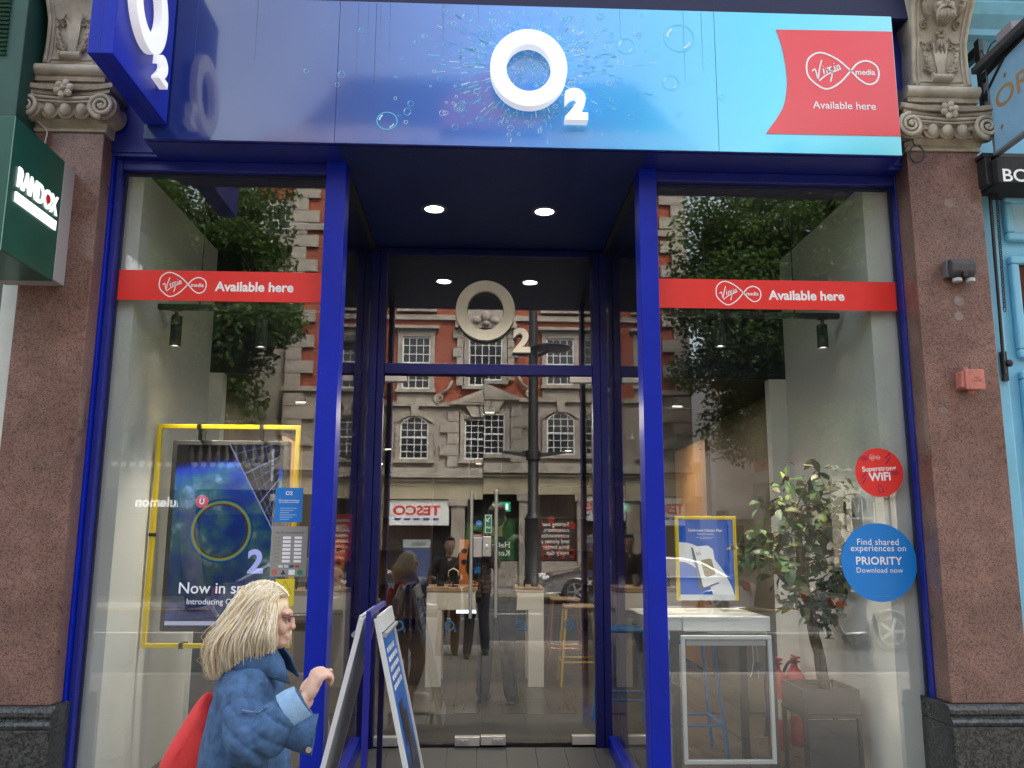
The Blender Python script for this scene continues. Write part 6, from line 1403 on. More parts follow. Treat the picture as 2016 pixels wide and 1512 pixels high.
# --- side street on the right: white stucco houses, brown house, brick corner block
ST = mat('white_stucco', (.66, .64, .60), .7, var=.1, vscale=2)
def stucco_house(label, x0, x1, y, zt, ncol, m_):
    t = thing('terraced_house', label, 'house', ((x0+x1)/2, y, -.2), 'terraced houses up the side street'); xb('wall', t, x0, x1, y-7, y, -.2, zt, m_); xb('cornice', t, x0-.1, x1+.1, y-.4, y+.35, zt-.4, zt-.1, ST); xb('parapet', t, x0, x1, y-.3, y+.05, zt, zt+.5, ST)
    xb('porch', t, x0+.3, x0+1.9, y, y+1.2, 2.6, 3.0, ST); xb('balcony', t, x0-.05, x1+.05, y, y+.9, 3.002, 3.2, ST)
    for c in (x0+.4, x0+1.8): b = MB(); b.lathe([(.15, 0), (.13, 2.5), (.18, 2.6), (.18, 2.78)], (c, y+1.05, -.19), 12); b.build('porch_column', ST, t, smooth='auto')
    dx = (x1-x0)/ncol
    for r in range(3): add_windows(t, 'k', [x0+dx*(k+.5) for k in range(ncol)], 3.6+2.9*r if r else .5, y+.002, .95, 1.9, 2, 2, 0, r == 1, ST)
    return t
stucco_house('white stucco house with porch nearest the corner up the side street', 11.6, 15.2, -37, 10.8, 2, ST)
stucco_house('white stucco house with porch further up the side street', 15.3, 18.9, -40.5, 10.8, 2, ST)
stucco_house('tan brick house at the far end of the side street', 7.9, 11.4, -44, 9.4, 2, mat('tan_brick', (.38, .22, .11), .85, var=.2, vscale=2))
b = MB(); tb_ = thing('brick_corner_block', 'red brick block with stone ground floor at the far right across the road', 'building', (17, -26, -.1))
xb('brick_wall', tb_, 12.6, 26, -34, -25.5, 4.6, 12.5, OBRICK); xb('stone_base', tb_, 12.5, 26, -34, -25.4, -.1, 4.1, LST); xb('band', tb_, 12.4, 26, -34, -25.2, 4.102, 4.598, OST2); xb('top_cornice', tb_, 12.3, 26, -34, -25.0, 12.502, 12.9, OST2)
add_windows(tb_, 'l', (13.6, 15.2, 16.8, 18.4), 5.0, -25.498, .8, 2.0, 2, 4, 0, False, OST2); add_windows(tb_, 'm', (13.6, 15.2, 16.8, 18.4), 8.4, -25.498, .8, 1.8, 2, 4, 0, False, OST2); add_windows(tb_, 'n', (13.6, 15.2, 16.8, 18.4), .9, -25.398, .9, 2.3, 2, 3, 0, False, OST2)

# --- street lamp, sign post
LPM = mat('street_lamp_black', (.02, .021, .023), .45, var=.15, vscale=6)
lp = thing('street_lamp', 'tall black street lamp with disc lantern and banner arms on the far pavement', 'street lamp', (1.7, -19, -.03))
b = MB(); b.lathe([(.30, 0), (.30, .25), (.26, .3), (.26, 2.1), (.28, 2.15), (.24, 2.2), (.17, 2.3), (.16, 5.0), (.13, 9.5)], (1.7, -19, -.03), 18); b.build('column', LPM, lp, smooth='auto')
b = MB(); b.tube([(1.7, -19, 7.35), (2.0, -18.95, 7.45), (2.35, -18.9, 7.62)], .05, 8); b.build('lantern_arm', LPM, lp)
b = MB(); b.lathe([(.04, .18), (.2, .16), (.62, .05), (.66, 0), (.60, -.03), (.3, -.06), (.02, -.08)], (2.25, -18.9, 7.62), 24); b.build('lantern', LPM, lp, smooth='auto')
for s in (-1, 1): b = MB(); b.prism([(1.7+s*.16, 4.0), (1.7+s*1.0, 4.12), (1.7+s*1.0, 4.2), (1.7+s*.16, 4.14)], -19.04, -18.96); b.build('banner_arm', LPM, lp)
b = MB(); b.lathe([(.2, 3.9), (.23, 3.92), (.23, 4.2), (.2, 4.22)], (1.7, -19, 0), 16); b.build('collar', LPM, lp, smooth='auto')
sp2 = thing('road_sign_post', 'dark road sign post with small arrow plate at the side street corner', 'road sign', (8.2, -18.9, -.03)); b = MB(); b.tube([(8.2, -18.9, -.03), (8.2, -18.9, 3.0)], .045, 10); b.build('post', LPM, sp2, smooth='auto'); b = MB(); b.box(7.95, 8.45, -18.86, -18.83, 1.95, 2.6); b.build('plate', LPM, sp2); b = MB(); b.prism([(8.17, 2.1), (8.23, 2.1), (8.23, 2.32), (8.32, 2.32), (8.2, 2.48), (8.08, 2.32), (8.17, 2.32)], -18.829, -18.826); b.build('arrow', WP, sp2)
# --- plane trees
LEAFT = [leaf_mat('tree_leaf_%d' % k, c) for k, c in enumerate(((.085, .14, .05), (.05, .095, .04), (.12, .17, .06)))]
TBARK = mat('tree_bark', (.07, .06, .045), .9, var=.35, vscale=6, bump=.5, bscale=20)
def tree(label, x, y, zb_, rx, ry, rz, zc, n, seed, lean=0.):
    r_ = np.random.default_rng(seed); rnd = random.Random(seed)
    t = thing('plane_tree', label, 'tree', (x, y, zb_), 'street trees across the road')
    b = MB(); path = [(x+lean*u, y, zb_+u*(zc-zb_)*.95) for u in np.linspace(0, 1, 8)]; b.tube(path, list(np.linspace(.26, .13, 8)), 10); b.build('trunk', TBARK, t, smooth=True)
    clumps = []; b = MB()
    for k in range(95):
        d = Vector((rnd.gauss(0, 1), rnd.gauss(0, 1), rnd.gauss(0, .9))).normalized(); rr = rnd.uniform(.35, 1.0); c_ = Vector((x+lean+d.x*rx*rr, y+d.y*ry*rr, zc+d.z*rz*rr)); clumps.append((c_, rnd.uniform(.65, 1.25)))
        if k % 3 == 0: p0 = Vector(path[4+k % 4]); b.tube(cat_rom([tuple(p0), tuple(p0.lerp(c_, .5)+Vector((0, 0, .3))), tuple(c_)], 4), [.07-.007*i for i in range(9)], 6)
    b.build('limb', TBARK, t, smooth=True, kind='stuff')
    idx = r_.integers(0, len(clumps), n); cen = np.array([tuple(c_[0]) for c_ in clumps])[idx]; rad_ = np.array([c_[1] for c_ in clumps])[idx]
    d = r_.normal(size=(n, 3)); d /= np.linalg.norm(d, axis=1)[:, None]; pos = cen+d*(rad_*r_.random(n)**.4)[:, None]*np.array([1.15, 1.15, .8])
    # each leaf: a lobed blade of two folded quads, drooping
    az = r_.random(n)*6.283; dr = r_.uniform(-1.2, .15, n); L_ = r_.uniform(.08, .17, n); W_ = L_*r_.uniform(.32, .5, n)
    f_ = np.stack([np.cos(az)*np.cos(dr), np.sin(az)*np.cos(dr), np.sin(dr)], 1); s_ = np.stack([-np.sin(az), np.cos(az), r_.normal(0, .35, n)], 1); s_ /= np.linalg.norm(s_, axis=1)[:, None]
    nrm = np.cross(f_, s_)
    p0 = pos; p1 = pos+f_*(L_*.45)[:, None]+s_*W_[:, None]+nrm*(L_*.1)[:, None]; p2 = pos+f_*L_[:, None]; p3 = pos+f_*(L_*.45)[:, None]-s_*W_[:, None]+nrm*(L_*.1)[:, None]
    V = np.stack([p0, p1, p2, p3], 1).reshape(-1, 3)-np.array((x, y, zb_))
    me = bpy.data.meshes.new('crown'); me.vertices.add(4*n); me.vertices.foreach_set('co', V.ravel()); me.loops.add(6*n); me.polygons.add(2*n)
    li = (np.arange(n)[:, None]*4+np.array([0, 1, 2, 0, 2, 3])).ravel(); me.loops.foreach_set('vertex_index', li.astype(np.int32)); me.polygons.foreach_set('loop_start', np.arange(0, 6*n, 3, dtype=np.int32))
    mi = np.repeat(r_.integers(0, 3, n), 2); me.polygons.foreach_set('material_index', mi.astype(np.int32))
    for m_ in LEAFT: me.materials.append(m_)
    me.update(calc_edges=True); me.validate()
    o = bpy.data.objects.new('crown', me); link(o, t); return t
tree('leafy street tree in front of the pale building with the sportswear sign', -6.9, -17.2, -.03, 3.0, 2.6, 4.6, 7.7, 105000, 3, lean=-1.2)
tree('leafy street tree left of the first, at the edge of the reflection', -12.4, -17.0, -.03, 2.6, 2.3, 4.4, 7.8, 60000, 5)
tree('big leafy street tree right of the brick block at the side street corner', 7.3, -17.4, -.03, 3.2, 2.6, 4.6, 7.7, 105000, 9, lean=1.1)
tree('leafy street tree furthest right across the road', 11.6, -17.8, -.03, 3.0, 2.6, 4.6, 7.8, 80000, 11)
# --- cars
TYRE = mat('tyre_rubber', (.015, .015, .016), .8); RIM = mat('alloy_rim', (.5, .5, .52), .3, metal=.9); CGL = mat('car_glass', (.015, .018, .02), .04, spec=.7); CHR = mat('chrome_trim', (.30, .30, .31), .25, metal=1.)
def car(label, x, y, col, rz, estate=False, zr=ROADZ):
    """front faces local +x"""
    t = thing('parked_car', label, 'car', (x, y, zr), 'cars in the road', rz=rz)
    m_ = mat('car_paint_%.2f%.2f%.2f' % col, col, .25, metal=.5, coat=1.)
    O_ = Vector((0, 0, 0))
    prof = [(-2.25, .42), (-2.28, .62), (-2.22, .86), (-2.05, .93), (-.9, .98), (.75, .96), (1.35, .88), (1.95, .76), (2.2, .62), (2.24, .42), (2.15, .28)]
    def arch(cx_): return [(cx_+.36*math.cos(a), .30+.36*math.sin(a)) for a in np.linspace(0, math.pi, 9)]
    prof += [(q_[0], max(q_[1], .22)) for q_ in arch(1.38)]+[(q_[0], max(q_[1], .22)) for q_ in arch(-1.38)]+[(-2.15, .28)]
    V = []; n = len(prof); sect = [(-.88, .9), (-.82, 1.0), (.82, 1.0), (.88, .9)]
    b = MB()
    for yy_, k in ((-.78, 0), (-.89, 1), (.89, 1), (.78, 0)):
        V += [(u*(.985 if not k else 1), yy_, .3+(v-.3)*(1.0 if not k else .97)) for u, v in prof]
    F = [tuple(range(n))[::-1], tuple(range(3*n, 4*n))]
    for r in range(3):
        for i in range(n): F.append((r*n+i, r*n+(i+1) % n, (r+1)*n+(i+1) % n, (r+1)*n+i))
    b.add(V, F); b.build('body', m_, t, smooth='auto', org=O_, bevel=.02)
    top = [(-2.0, .94), (-1.75, 1.28), (-1.2, 1.40), (-.2, 1.44), (.25, 1.40), (1.05, .95)] if estate else [(-1.85, .95), (-1.25, 1.30), (-.8, 1.40), (-.1, 1.42), (.3, 1.36), (1.1, .95)]
    b = MB(); n = len(top); V = [(u, -.80+.20*max(0, (v-.95)/.5), v) for u, v in top]+[(u, .80-.20*max(0, (v-.95)/.5), v) for u, v in top]
    b.add(V, [tuple(range(n))[::-1], tuple(range(n, 2*n))]+[(i, (i+1) % n, (i+1) % n+n, i+n) for i in range(n)]); b.build('cabin', m_, t, smooth='auto', org=O_, bevel=.02)
    c0 = sum(u for u, v in top)/n
    for s in (-1, 1):
        side = [(c0+(u-c0)*.90, .97+(v-.95)*.84) for u, v in top]
        b = MB(); V = [(u, s*(.808-.20*max(0, (v-.95)/.5)), v) for u, v in side]; b.add(V, [tuple(range(n))]); wdw = b.build('side_window', CGL, t, org=O_, fixn=False)
        b = MB(); b.tube(V, .008, 5, closed=True); b.build('chrome_rim', CHR, wdw, org=O_)
        b = MB(); b.box(-.05, .0, s*.80-.012, s*.80+.012, .96, 1.35); b.build('door_pillar', TYRE, t, org=O_)
        b = MB(); b.ell((.85, s*.98, 1.0), (.09, .09, .07)); b.build('wing_mirror', m_, t, smooth=True, org=O_)
        b = MB(); b.box(2.05, 2.235, s*.62-.16, s*.62+.16, .62, .73); b.build('headlight', mat('headlamp', (.7, .72, .75), .1), t, org=O_, bevel=.02)
        b = MB(); b.box(-2.275, -2.1, s*.66-.17, s*.66+.17, .70, .84); b.build('tail_light', mat('tail_lamp', (.22, .012, .012), .2), t, org=O_, bevel=.02)
        for wx_ in (1.38, -1.38):
            b = MB(); b.lathe([(.20, -.1), (.32, -.1), (.335, -.06), (.335, .06), (.32, .1), (.20, .1)], (wx_, s*.80, .335), 24, rot=Matrix.Rotation(rad(90), 3, 'X')); w1 = b.build('wheel', TYRE, t, smooth='auto', org=O_)
            b = MB(); b.lathe([(.22, -.07), (.22, .07)], (wx_, s*.80, .335), 20, rot=Matrix.Rotation(rad(90), 3, 'X'))
            b.build('hub', mat('dark_hub', (.05, .05, .05), .4, metal=.5), w1, org=O_)
            b = MB()
            for k in range(5): a = 2*math.pi*k/5; b.bar((wx_, s*.895, .335), (wx_+.21*math.cos(a), s*.885, .335+.21*math.sin(a)), .05, .03, upv=(0, 1, 0))
            b.tube([(wx_+.215*math.cos(a), s*.885, .335+.215*math.sin(a)) for a in np.linspace(0, 2*math.pi, 21)[:-1]], .018, 6, closed=True); b.build('spokes', RIM, w1, org=O_)
    b = MB(); n2 = len(top); V = [(top[-1][0]+.01, -.70, top[-1][1]+.02), (top[-1][0]+.01, .70, top[-1][1]+.02), (top[-2][0]+.02, .54, top[-2][1]-.01), (top[-2][0]+.02, -.54, top[-2][1]-.01)]; b.add(V, [(0, 1, 2, 3)]); b.build('windscreen', CGL, t, org=O_, fixn=False)
    b = MB(); V = [(top[0][0]-.01, -.68, top[0][1]+.03), (top[0][0]-.01, .68, top[0][1]+.03), (top[1][0]-.02, .56, top[1][1]-.02), (top[1][0]-.02, -.56, top[1][1]-.02)]; b.add(V, [(0, 1, 2, 3)]); b.build('rear_window', CGL, t, org=O_, fixn=False)
    return t
car('silver saloon car crossing the left door leaf in the reflection', -2.9, -13.4, (.20, .205, .215), 0)
car('silver estate car with red tail lamps reflected low in the right window', 8.2, -10.4, (.22, .225, .235), 0, True)
car('white saloon car facing left beyond the right door jamb', 3.9, -15.6, (.28, .28, .29), math.pi)
# ================================================================== A-BOARD
ab = thing('a_board', 'white framed pavement sign with blue post and poster on castors in the entrance', 'pavement sign', (-.56, .15, .13))
ya, yb, xt, zt_ = -.20, .50, -.56, 1.262
NAVP = mat('navy_blue_post', (.012, .012, .22), .4)
for y_ in (ya-.012, yb+.012):
    b = MB(); b.box(xt-.016, xt+.016, y_-.011, y_+.011, .20, zt_+.035); b.build('post', NAVP, ab, bevel=.003)
b = MB(); b.box(xt-.013, xt+.013, ya-.023, yb+.023, zt_+.036, zt_+.062); b.build('top_rail', NAVP, ab, bevel=.003)
b = MB(); b.box(xt-.20, xt+.20, ya-.03, ya+.01, .175, .205); b.box(xt-.20, xt+.20, yb-.01, yb+.03, .175, .205); b.box(xt-.02, xt+.02, ya+.0105, yb-.0105, .177, .203); b.build('base_frame', NAVP, ab, bevel=.003)
POSTM = ramp_mat('aboard_poster', [(0, (.02, .022, .03)), (.28, (.02, .03, .06)), (.42, (.01, .10, .42)), (1, (.01, .16, .58))], 'Z', .1, 1.05, rough=.35)
FRM = mat('silver_white_frame', (.66, .66, .65), .4, var=.05)
for s in (-1, 1):
    top = Vector((xt+s*.024, 0, zt_+.02)); bot = Vector((xt+s*.275, 0, .21)); d = (bot-top); L_ = d.length; d.normalize(); nrm = Vector((d.z*-s, 0, d.x*s)); nrm = Vector((abs(d.z)*s, 0, abs(d.x)))
    def at(u, y, o): return tuple(top+d*(u*L_)+nrm*o+Vector((0, y, 0)))
    def slab(u0, u1, y0, y1, o0, o1, nm, m_, par):
        V = [at(u0, y0, o0), at(u0, y1, o0), at(u1, y1, o0), at(u1, y0, o0), at(u0, y0, o1), at(u0, y1, o1), at(u1, y1, o1), at(u1, y0, o1)]
        b = MB(); b.add(V, [(0,1,2,3),(4,7,6,5),(0,4,5,1),(1,5,6,2),(2,6,7,3),(3,7,4,0)]); return b.build(nm, m_, par, bevel=.002)
    pn = slab(.0, 1, ya+.02, yb-.02, .004, .014, 'poster_panel', mat('grey_back', (.55, .55, .54), .6) if s < 0 else POSTM, ab)
    slab(0, 1, ya-.006, ya+.019, 0, .026, 'frame_side', FRM, pn); slab(0, 1, yb-.019, yb+.006, 0, .026, 'frame_side', FRM, pn)
    slab(-.01, .07, ya+.020, yb-.020, .0145, .032, 'clamp_rail', FRM, pn); slab(.93, 1.0, ya+.020, yb-.020, .0145, .032, 'clamp_rail', FRM, pn)
    b = MB(); b.tube([at(.085, ya+.03, .036), at(.085, yb-.03, .036)], .013, 10); b.build('clamp_tube', mat('tube_grey', (.32, .32, .32), .4), pn, smooth='auto')
    if s > 0:
        b = MB(); rnd = random.Random(4)
        for k in range(5):
            u = .16+.045*k; y_ = ya+.18
            while y_ < yb-.14: w_ = rnd.uniform(.03, .09); b.add([at(u, y_, .0152), at(u, y_+w_, .0152), at(u+.025, y_+w_, .0152), at(u+.025, y_, .0152)], [(0, 1, 2, 3)]); y_ += w_+.02
        b.build('poster_lines', WHITE_PRINT, pn, fixn=False, kind='stuff')
        for k, (u, y0_, y1_, uu) in enumerate(((.43, .0, .16, .2), (.50, .12, .30, .24))):
            slab(u, u+uu, ya+.22+y0_, ya+.22+y1_, .0145, .017, 'printed_phone', mat('phone_print_%d' % k, ((.015, .015, .02), (.03, .03, .04))[k], .3), pn)
        V = [at(.02, ya+.022, .016), at(.30, ya+.045, .02), at(.42, ya+.075, .017), at(.47, ya+.022, .0155)]; b = MB(); b.add(V, [(0, 1, 2, 3)]); b.build('curled_sheet', mat('paper_back', (.7, .7, .74), .6), pn, fixn=False)
        V = [at(.80, yb-.04, .018), at(.93, yb-.02, .03), at(.97, yb-.16, .035), at(.93, yb-.22, .02)]; b = MB(); b.add(V, [(0, 1, 2, 3)]); b.build('torn_sheet', mat('paper_lilac', (.6, .58, .7), .6), pn, fixn=False)
for (sx, y_) in ((-.18, ya-.01), (.18, ya-.01), (-.18, yb+.01), (.18, yb+.01)):
    zg = .09+.187*(y_+.2)/1.6+.012; r = (.173-zg)/2
    b = MB(); b.lathe([(r*.55, -.016), (r, -.014), (r, .014), (r*.55, .016)], (xt+sx, y_, zg+r+.001), 18, rot=Matrix.Rotation(rad(90), 3, 'Y')); w1 = b.build('castor', mat('castor_grey', (.22, .22, .22), .5), ab, smooth='auto')
    b = MB(); b.box(xt+sx-.006, xt+sx+.006, y_-.012, y_+.012, zg+r, .176); b.build('castor_fork', STEEL, w1)

# ================================================================== PEOPLE
def loft(mb, rings, n=20):
    """rings: (centre, rx, ry) stacked roughly along z"""
    V = []; F = []
    for c, rx, ry in rings:
        for k in range(n): a = 2*math.pi*k/n; V.append((c[0]+rx*math.cos(a), c[1]+ry*math.sin(a), c[2]))
    m = len(rings)
    for i in range(m-1):
        for k in range(n): F.append((i*n+k, i*n+(k+1) % n, (i+1)*n+(k+1) % n, (i+1)*n+k))
    F += [tuple(range(n-1, -1, -1)), tuple((m-1)*n+k for k in range(n))]
    mb.add(V, F)
def limb(mb, pts, radii, n=12):
    p = cat_rom([tuple(q) for q in pts], 5); t_ = np.linspace(0, len(pts)-1, len(p)); r = list(np.interp(t_, range(len(pts)), radii))
    mb.tube(p, r, n); mb.ell(p[0], (r[0],)*3, 10, 8); mb.ell(p[-1], (r[-1],)*3, 10, 8)
def fuse(mb, name, mats, parent, voxel=.01, pick=None, smooth_it=3, wrinkle=None):
    """overlapping volumes -> one continuous skin"""
    me = bpy.data.meshes.new(name); me.from_pydata(mb.v, [], mb.f)
    bm = bmesh.new(); bm.from_mesh(me); bmesh.ops.recalc_face_normals(bm, faces=bm.faces); bm.to_mesh(me); bm.free()
    o = bpy.data.objects.new(name, me); C.objects.link(o)
    r = o.modifiers.new('r', 'REMESH'); r.mode = 'VOXEL'; r.voxel_size = voxel
    s = o.modifiers.new('s', 'SMOOTH'); s.factor = .5; s.iterations = smooth_it
    dg = bpy.context.evaluated_depsgraph_get(); dg.update(); m2 = bpy.data.meshes.new_from_object(o.evaluated_get(dg))
    bpy.data.objects.remove(o); bpy.data.meshes.remove(me); m2.name = name
    m2.materials.clear()
    for m_ in mats: m2.materials.append(m_)
    n = len(m2.vertices)
    if wrinkle:
        co = np.zeros(n*3); m2.vertices.foreach_get('co', co); co = co.reshape(-1, 3); nr = np.array([tuple(v.normal) for v in m2.vertices])
        dsp = np.array([wrinkle(c) for c in co]); co = co+nr*dsp[:, None]; m2.vertices.foreach_set('co', co.ravel())
    if pick: m2.polygons.foreach_set('material_index', [pick(p.center) for p in m2.polygons])
    m2.polygons.foreach_set('use_smooth', [True]*len(m2.polygons)); m2.update()
    o = bpy.data.objects.new(name, m2); C.objects.link(o); o.parent = parent; ORG[o.name] = ORG[parent.name]; return o
SKIN = mat('skin', (.50, .29, .20), .5, var=.06, vscale=30)
def hand_prims(mb, wrist, dirv, upv, s=1., curl=.9):
    """palm, four unequal curled fingers, thumb from the side of the palm"""
    w = Vector(wrist); d = Vector(dirv).normalized(); u = Vector(upv); u = (u-d*u.dot(d)).normalized(); sd = d.cross(u)
    pc = w+d*.045*s; R_ = Matrix((sd, u, d)).transposed()
    mb.ell(pc, (.040*s, .015*s, .050*s), 12, 8, rot=R_)
    for k, (off, L_) in enumerate(((-.030, .068), (-.010, .078), (.010, .074), (.029, .058))):
        p = w+d*.088*s+sd*off*s; pts = [p-d*.02*s, p]; a = 0.; q = p
        for seg in (.42, .33, .25):
            a += curl*.75; q = q+(d*math.cos(a)-u*math.sin(a))*L_*seg*s; pts.append(q)
        limb(mb, pts, [.0095*s, .0095*s, .0088*s, .008*s, .0065*s], 8)
    p = w+d*.02*s-sd*.034*s; limb(mb, [p, p+(d*.5-sd*.6-u*.3)*.035*s, p+(d*1.0-sd*.55-u*.7)*.055*s, p+(d*1.3-sd*.1-u*1.0)*.065*s], [.014*s, .012*s, .0105*s, .008*s], 8)
def head_prims(mb, c, s=1.):
    """skull, jaw, nose, brow, lips, ears; face looks along +y"""
    c = Vector(c); E = lambda p, r, **k: mb.ell(c+Vector(p)*s, tuple(q*s for q in r), 16, 12, **k)
    E((0, -.012, .035), (.076, .095, .088)); E((0, .012, -.035), (.062, .075, .082)); E((0, .045, -.085), (.035, .04, .028)); E((0, .085, -.012), (.013, .022, .03)); E((0, .097, -.03), (.016, .014, .012)); E((0, .078, .022), (.05, .018, .012))
    E((0, .080, -.062), (.024, .014, .008)); E((0, .080, -.073), (.021, .013, .007))
    for k in (-1, 1): E((k*.035, .062, -.03), (.026, .026, .028)); E((k*.076, -.01, -.012), (.012, .022, .032))
def shoe(parent, ankle, ydir, m_, s=1.):
    a = Vector(ankle); b = MB(); f = Vector((0, 1, 0)); 
    b.ell(a+Vector((0, .075, -.045))*s, (.045*s, .14*s, .035*s), 16, 10); b.ell(a+Vector((0, -.0, -.02))*s, (.042*s, .065*s, .05*s), 14, 10); b.box(a.x-.042*s, a.x+.042*s, a.y-.06*s, a.y+.20*s, a.z-.08*s, a.z-.06*s)
    o = fuse(b, 'shoe', [m_], parent, .008, smooth_it=2); return o
def person(label, loc, rz, s, P_, cols, group=None, voxel=.011, hair='short'):
    t = thing('person', label, 'person', loc, group, rz=rz)
    J = dict(hipL=(-.095, 0, .92), hipR=(.095, 0, .92), kneeL=(-.10, .02, .50), kneeR=(.10, .02, .50), ankL=(-.10, -.02, .085), ankR=(.10, -.02, .085), shL=(-.185, 0, 1.41), shR=(.185, 0, 1.41), elL=(-.24, -.02, 1.13), elR=(.24, -.02, 1.13), wrL=(-.22, .10, .90), wrR=(.22, .10, .90), hdL=(0, .2, -1), hdR=(0, .2, -1), upL=(-1, 0, 0), upR=(1, 0, 0), head=(0, .03, 1.625))
    J.update(P_); K = {k: Vector(v)*s for k, v in J.items()}
    skin = cols.get('skin', SKIN)
    b = MB(); head_prims(b, K['head'], s); nk = K['head']-Vector((0, .035, .10))*s; limb(b, [Vector((0, -.01, 1.42))*s, nk], [.062*s, .052*s])
    loft(b, [(Vector((0, 0, z))*s, rx*s, ry*s) for z, rx, ry in ((.86, .14, .10), (.95, .16, .11), (1.1, .14, .10), (1.25, .16, .11), (1.36, .16, .10), (1.44, .09, .07))])
    for q in 'LR':
        limb(b, [K['sh'+q], K['el'+q], K['wr'+q]], [.05*s, .04*s, .027*s]); hand_prims(b, K['wr'+q], J['hd'+q], J['up'+q], s, cols.get('curl', .7))
        limb(b, [K['hip'+q], K['knee'+q], K['ank'+q]], [.085*s, .055*s, .04*s])
    fuse(b, 'body', [skin], t, voxel*.75, smooth_it=2)
    # jacket
    b = MB(); g = cols.get('bulk', 1.)
    loft(b, [(Vector((0, y_, z))*s, rx*s*g, ry*s*g) for z, rx, ry, y_ in ((.84, .175, .125, 0), (.95, .175, .13, .0), (1.08, .165, .125, .005), (1.22, .18, .13, .005), (1.33, .185, .12, 0), (1.41, .15, .09, -.01), (1.46, .085, .07, -.01))])
    for q in 'LR': limb(b, [K['sh'+q]+Vector((0, 0, -.005)), K['el'+q], K['wr'+q]], [.072*s*g, .06*s*g, .042*s*g])
    wr = cols.get('wrinkle', lambda c: .006*mnoise.noise(Vector(c)*14)+.004*mnoise.noise(Vector(c)*30))
    jk = fuse(b, 'jacket', [cols['top']], t, voxel, wrinkle=wr)
    b = MB()
    for q in 'LR': limb(b, [K['hip'+q], K['knee'+q], K['ank'+q]+Vector((0, 0, .0))], [.102*s, .075*s, .062*s])
    loft(b, [(Vector((0, 0, z))*s, rx*s, ry*s) for z, rx, ry in ((.82, .15, .11), (.92, .168, .12), (1.0, .155, .11))])
    fuse(b, 'trousers', [cols['legs']], t, voxel, wrinkle=lambda c: .005*mnoise.noise(Vector(c)*12))
    for q in 'LR': shoe(t, K['ank'+q], 1, cols['shoes'], s)
    if hair == 'short':
        b = MB(); c = K['head']; b.ell(c+Vector((0, -.028, .055))*s, (.085*s, .095*s, .085*s)); b.ell(c+Vector((0, -.06, .0))*s, (.078*s, .055*s, .09*s)); b.ell(c+Vector((0, .045, .11))*s, (.06*s, .045*s, .03*s)); fuse(b, 'hair', [cols['hair']], t, .009, wrinkle=lambda c_: .006*mnoise.noise(Vector(c_)*60))
    return t, K
DENIM_J = mat('dark_jeans', (.02, .022, .035), .85, var=.2, vscale=40); PUFF = mat('brown_puffer', (.10, .05, .025), .5, var=.2, vscale=8)
def quilt(c): return .012*abs(math.sin(c[2]*math.pi/.075))+.004*mnoise.noise(Vector(c)*20)
# photographer, standing right behind the lens
ph_, K = person('person in a brown quilted jacket and dark jeans holding a phone up', (-.0, -5.16, -.008), 0, 1.03,
    dict(elL=(-.26, .10, 1.22), elR=(.26, .10, 1.22), wrL=(-.085, .215, 1.56), wrR=(.085, .215, 1.56), hdL=(.15, .25, 1), hdR=(-.15, .25, 1), upL=(0, 1, 0), upR=(0, 1, 0), ankL=(-.13, 0, .085), ankR=(.13, -.02, .085)),
    dict(top=PUFF, legs=DENIM_J, shoes=mat('black_shoe', (.02, .02, .02), .5), hair=mat('dark_hair', (.03, .02, .015), .6), bulk=1.12, wrinkle=quilt, curl=.35))
b = MB(); b.box(-.073, .073, .278, .287, 1.675, 1.745); b.build('held_phone', BLACK, None, org=Vector((0, -5.16, -.008)), bevel=.003)
o = bpy.data.objects['held_phone']; tag(o, 'black phone held up sideways in both hands', 'phone')
for v in o.data.vertices: v.co += Vector((0, -5.16, -.008))*0+Vector((0, 5.16, .008))
o.name = 'phone'
lan = MB(); lan.ribbon([(-.06, 1.47), (-.01, 1.30), (.01, 1.30), (.06, 1.47)], .014, .172); lan.v = [tuple(v) for v in lan.v]
ln_ = lan.build('lanyard', mat('lanyard_blue', (.02, .2, .55), .6), None, fixn=False); ln_.parent = ph_; ORG[ln_.name] = ORG[ph_.name]
bd = MB(); bd.box(-.045, .045, .172, .176, 1.20, 1.29); o = bd.build('badge', mat('badge_blue', (.05, .35, .75), .4), None); o.parent = ph_; ORG[o.name] = ORG[ph_.name]
# companion next to the photographer
person('person in a dark coat and rust brown trousers standing beside the photographer', (-.42, -5.55, -.016), rad(-6), .98,
    dict(wrL=(-.05, .17, 1.0), wrR=(.05, .18, 1.03), elL=(-.27, .02, 1.12), elR=(.27, .02, 1.12), hdL=(1, .3, .1), hdR=(-1, .3, .1), upL=(0, 1, 0), upR=(0, 1, 0), ankL=(-.14, 0, .085)),
    dict(top=mat('dark_coat', (.03, .028, .03), .8), legs=mat('rust_corduroy', (.16, .065, .025), .9, var=.2, vscale=60), shoes=MATS['black_shoe'], hair=MATS['dark_hair']))
# shop assistant inside, in dark uniform, in front of the middle table
person('shop assistant in dark navy uniform standing in front of the middle display table', (.17, 2.95, FZ+.008), rad(-12), .97,
    dict(ankL=(-.12, .03, .085), ankR=(.15, -.06, .085), wrL=(-.12, .30, 1.05), wrR=(.10, .30, 1.06), elL=(-.23, .05, 1.14), elR=(.23, .05, 1.14), hdL=(.3, 1, 0), hdR=(-.3, 1, 0), upL=(0, 0, 1), upR=(0, 0, 1)),
    dict(top=mat('navy_uniform', (.012, .014, .03), .8), legs=mat('charcoal_trousers', (.02, .021, .024), .85, var=.15, vscale=30), shoes=MATS['black_shoe'], hair=MATS['dark_hair']))

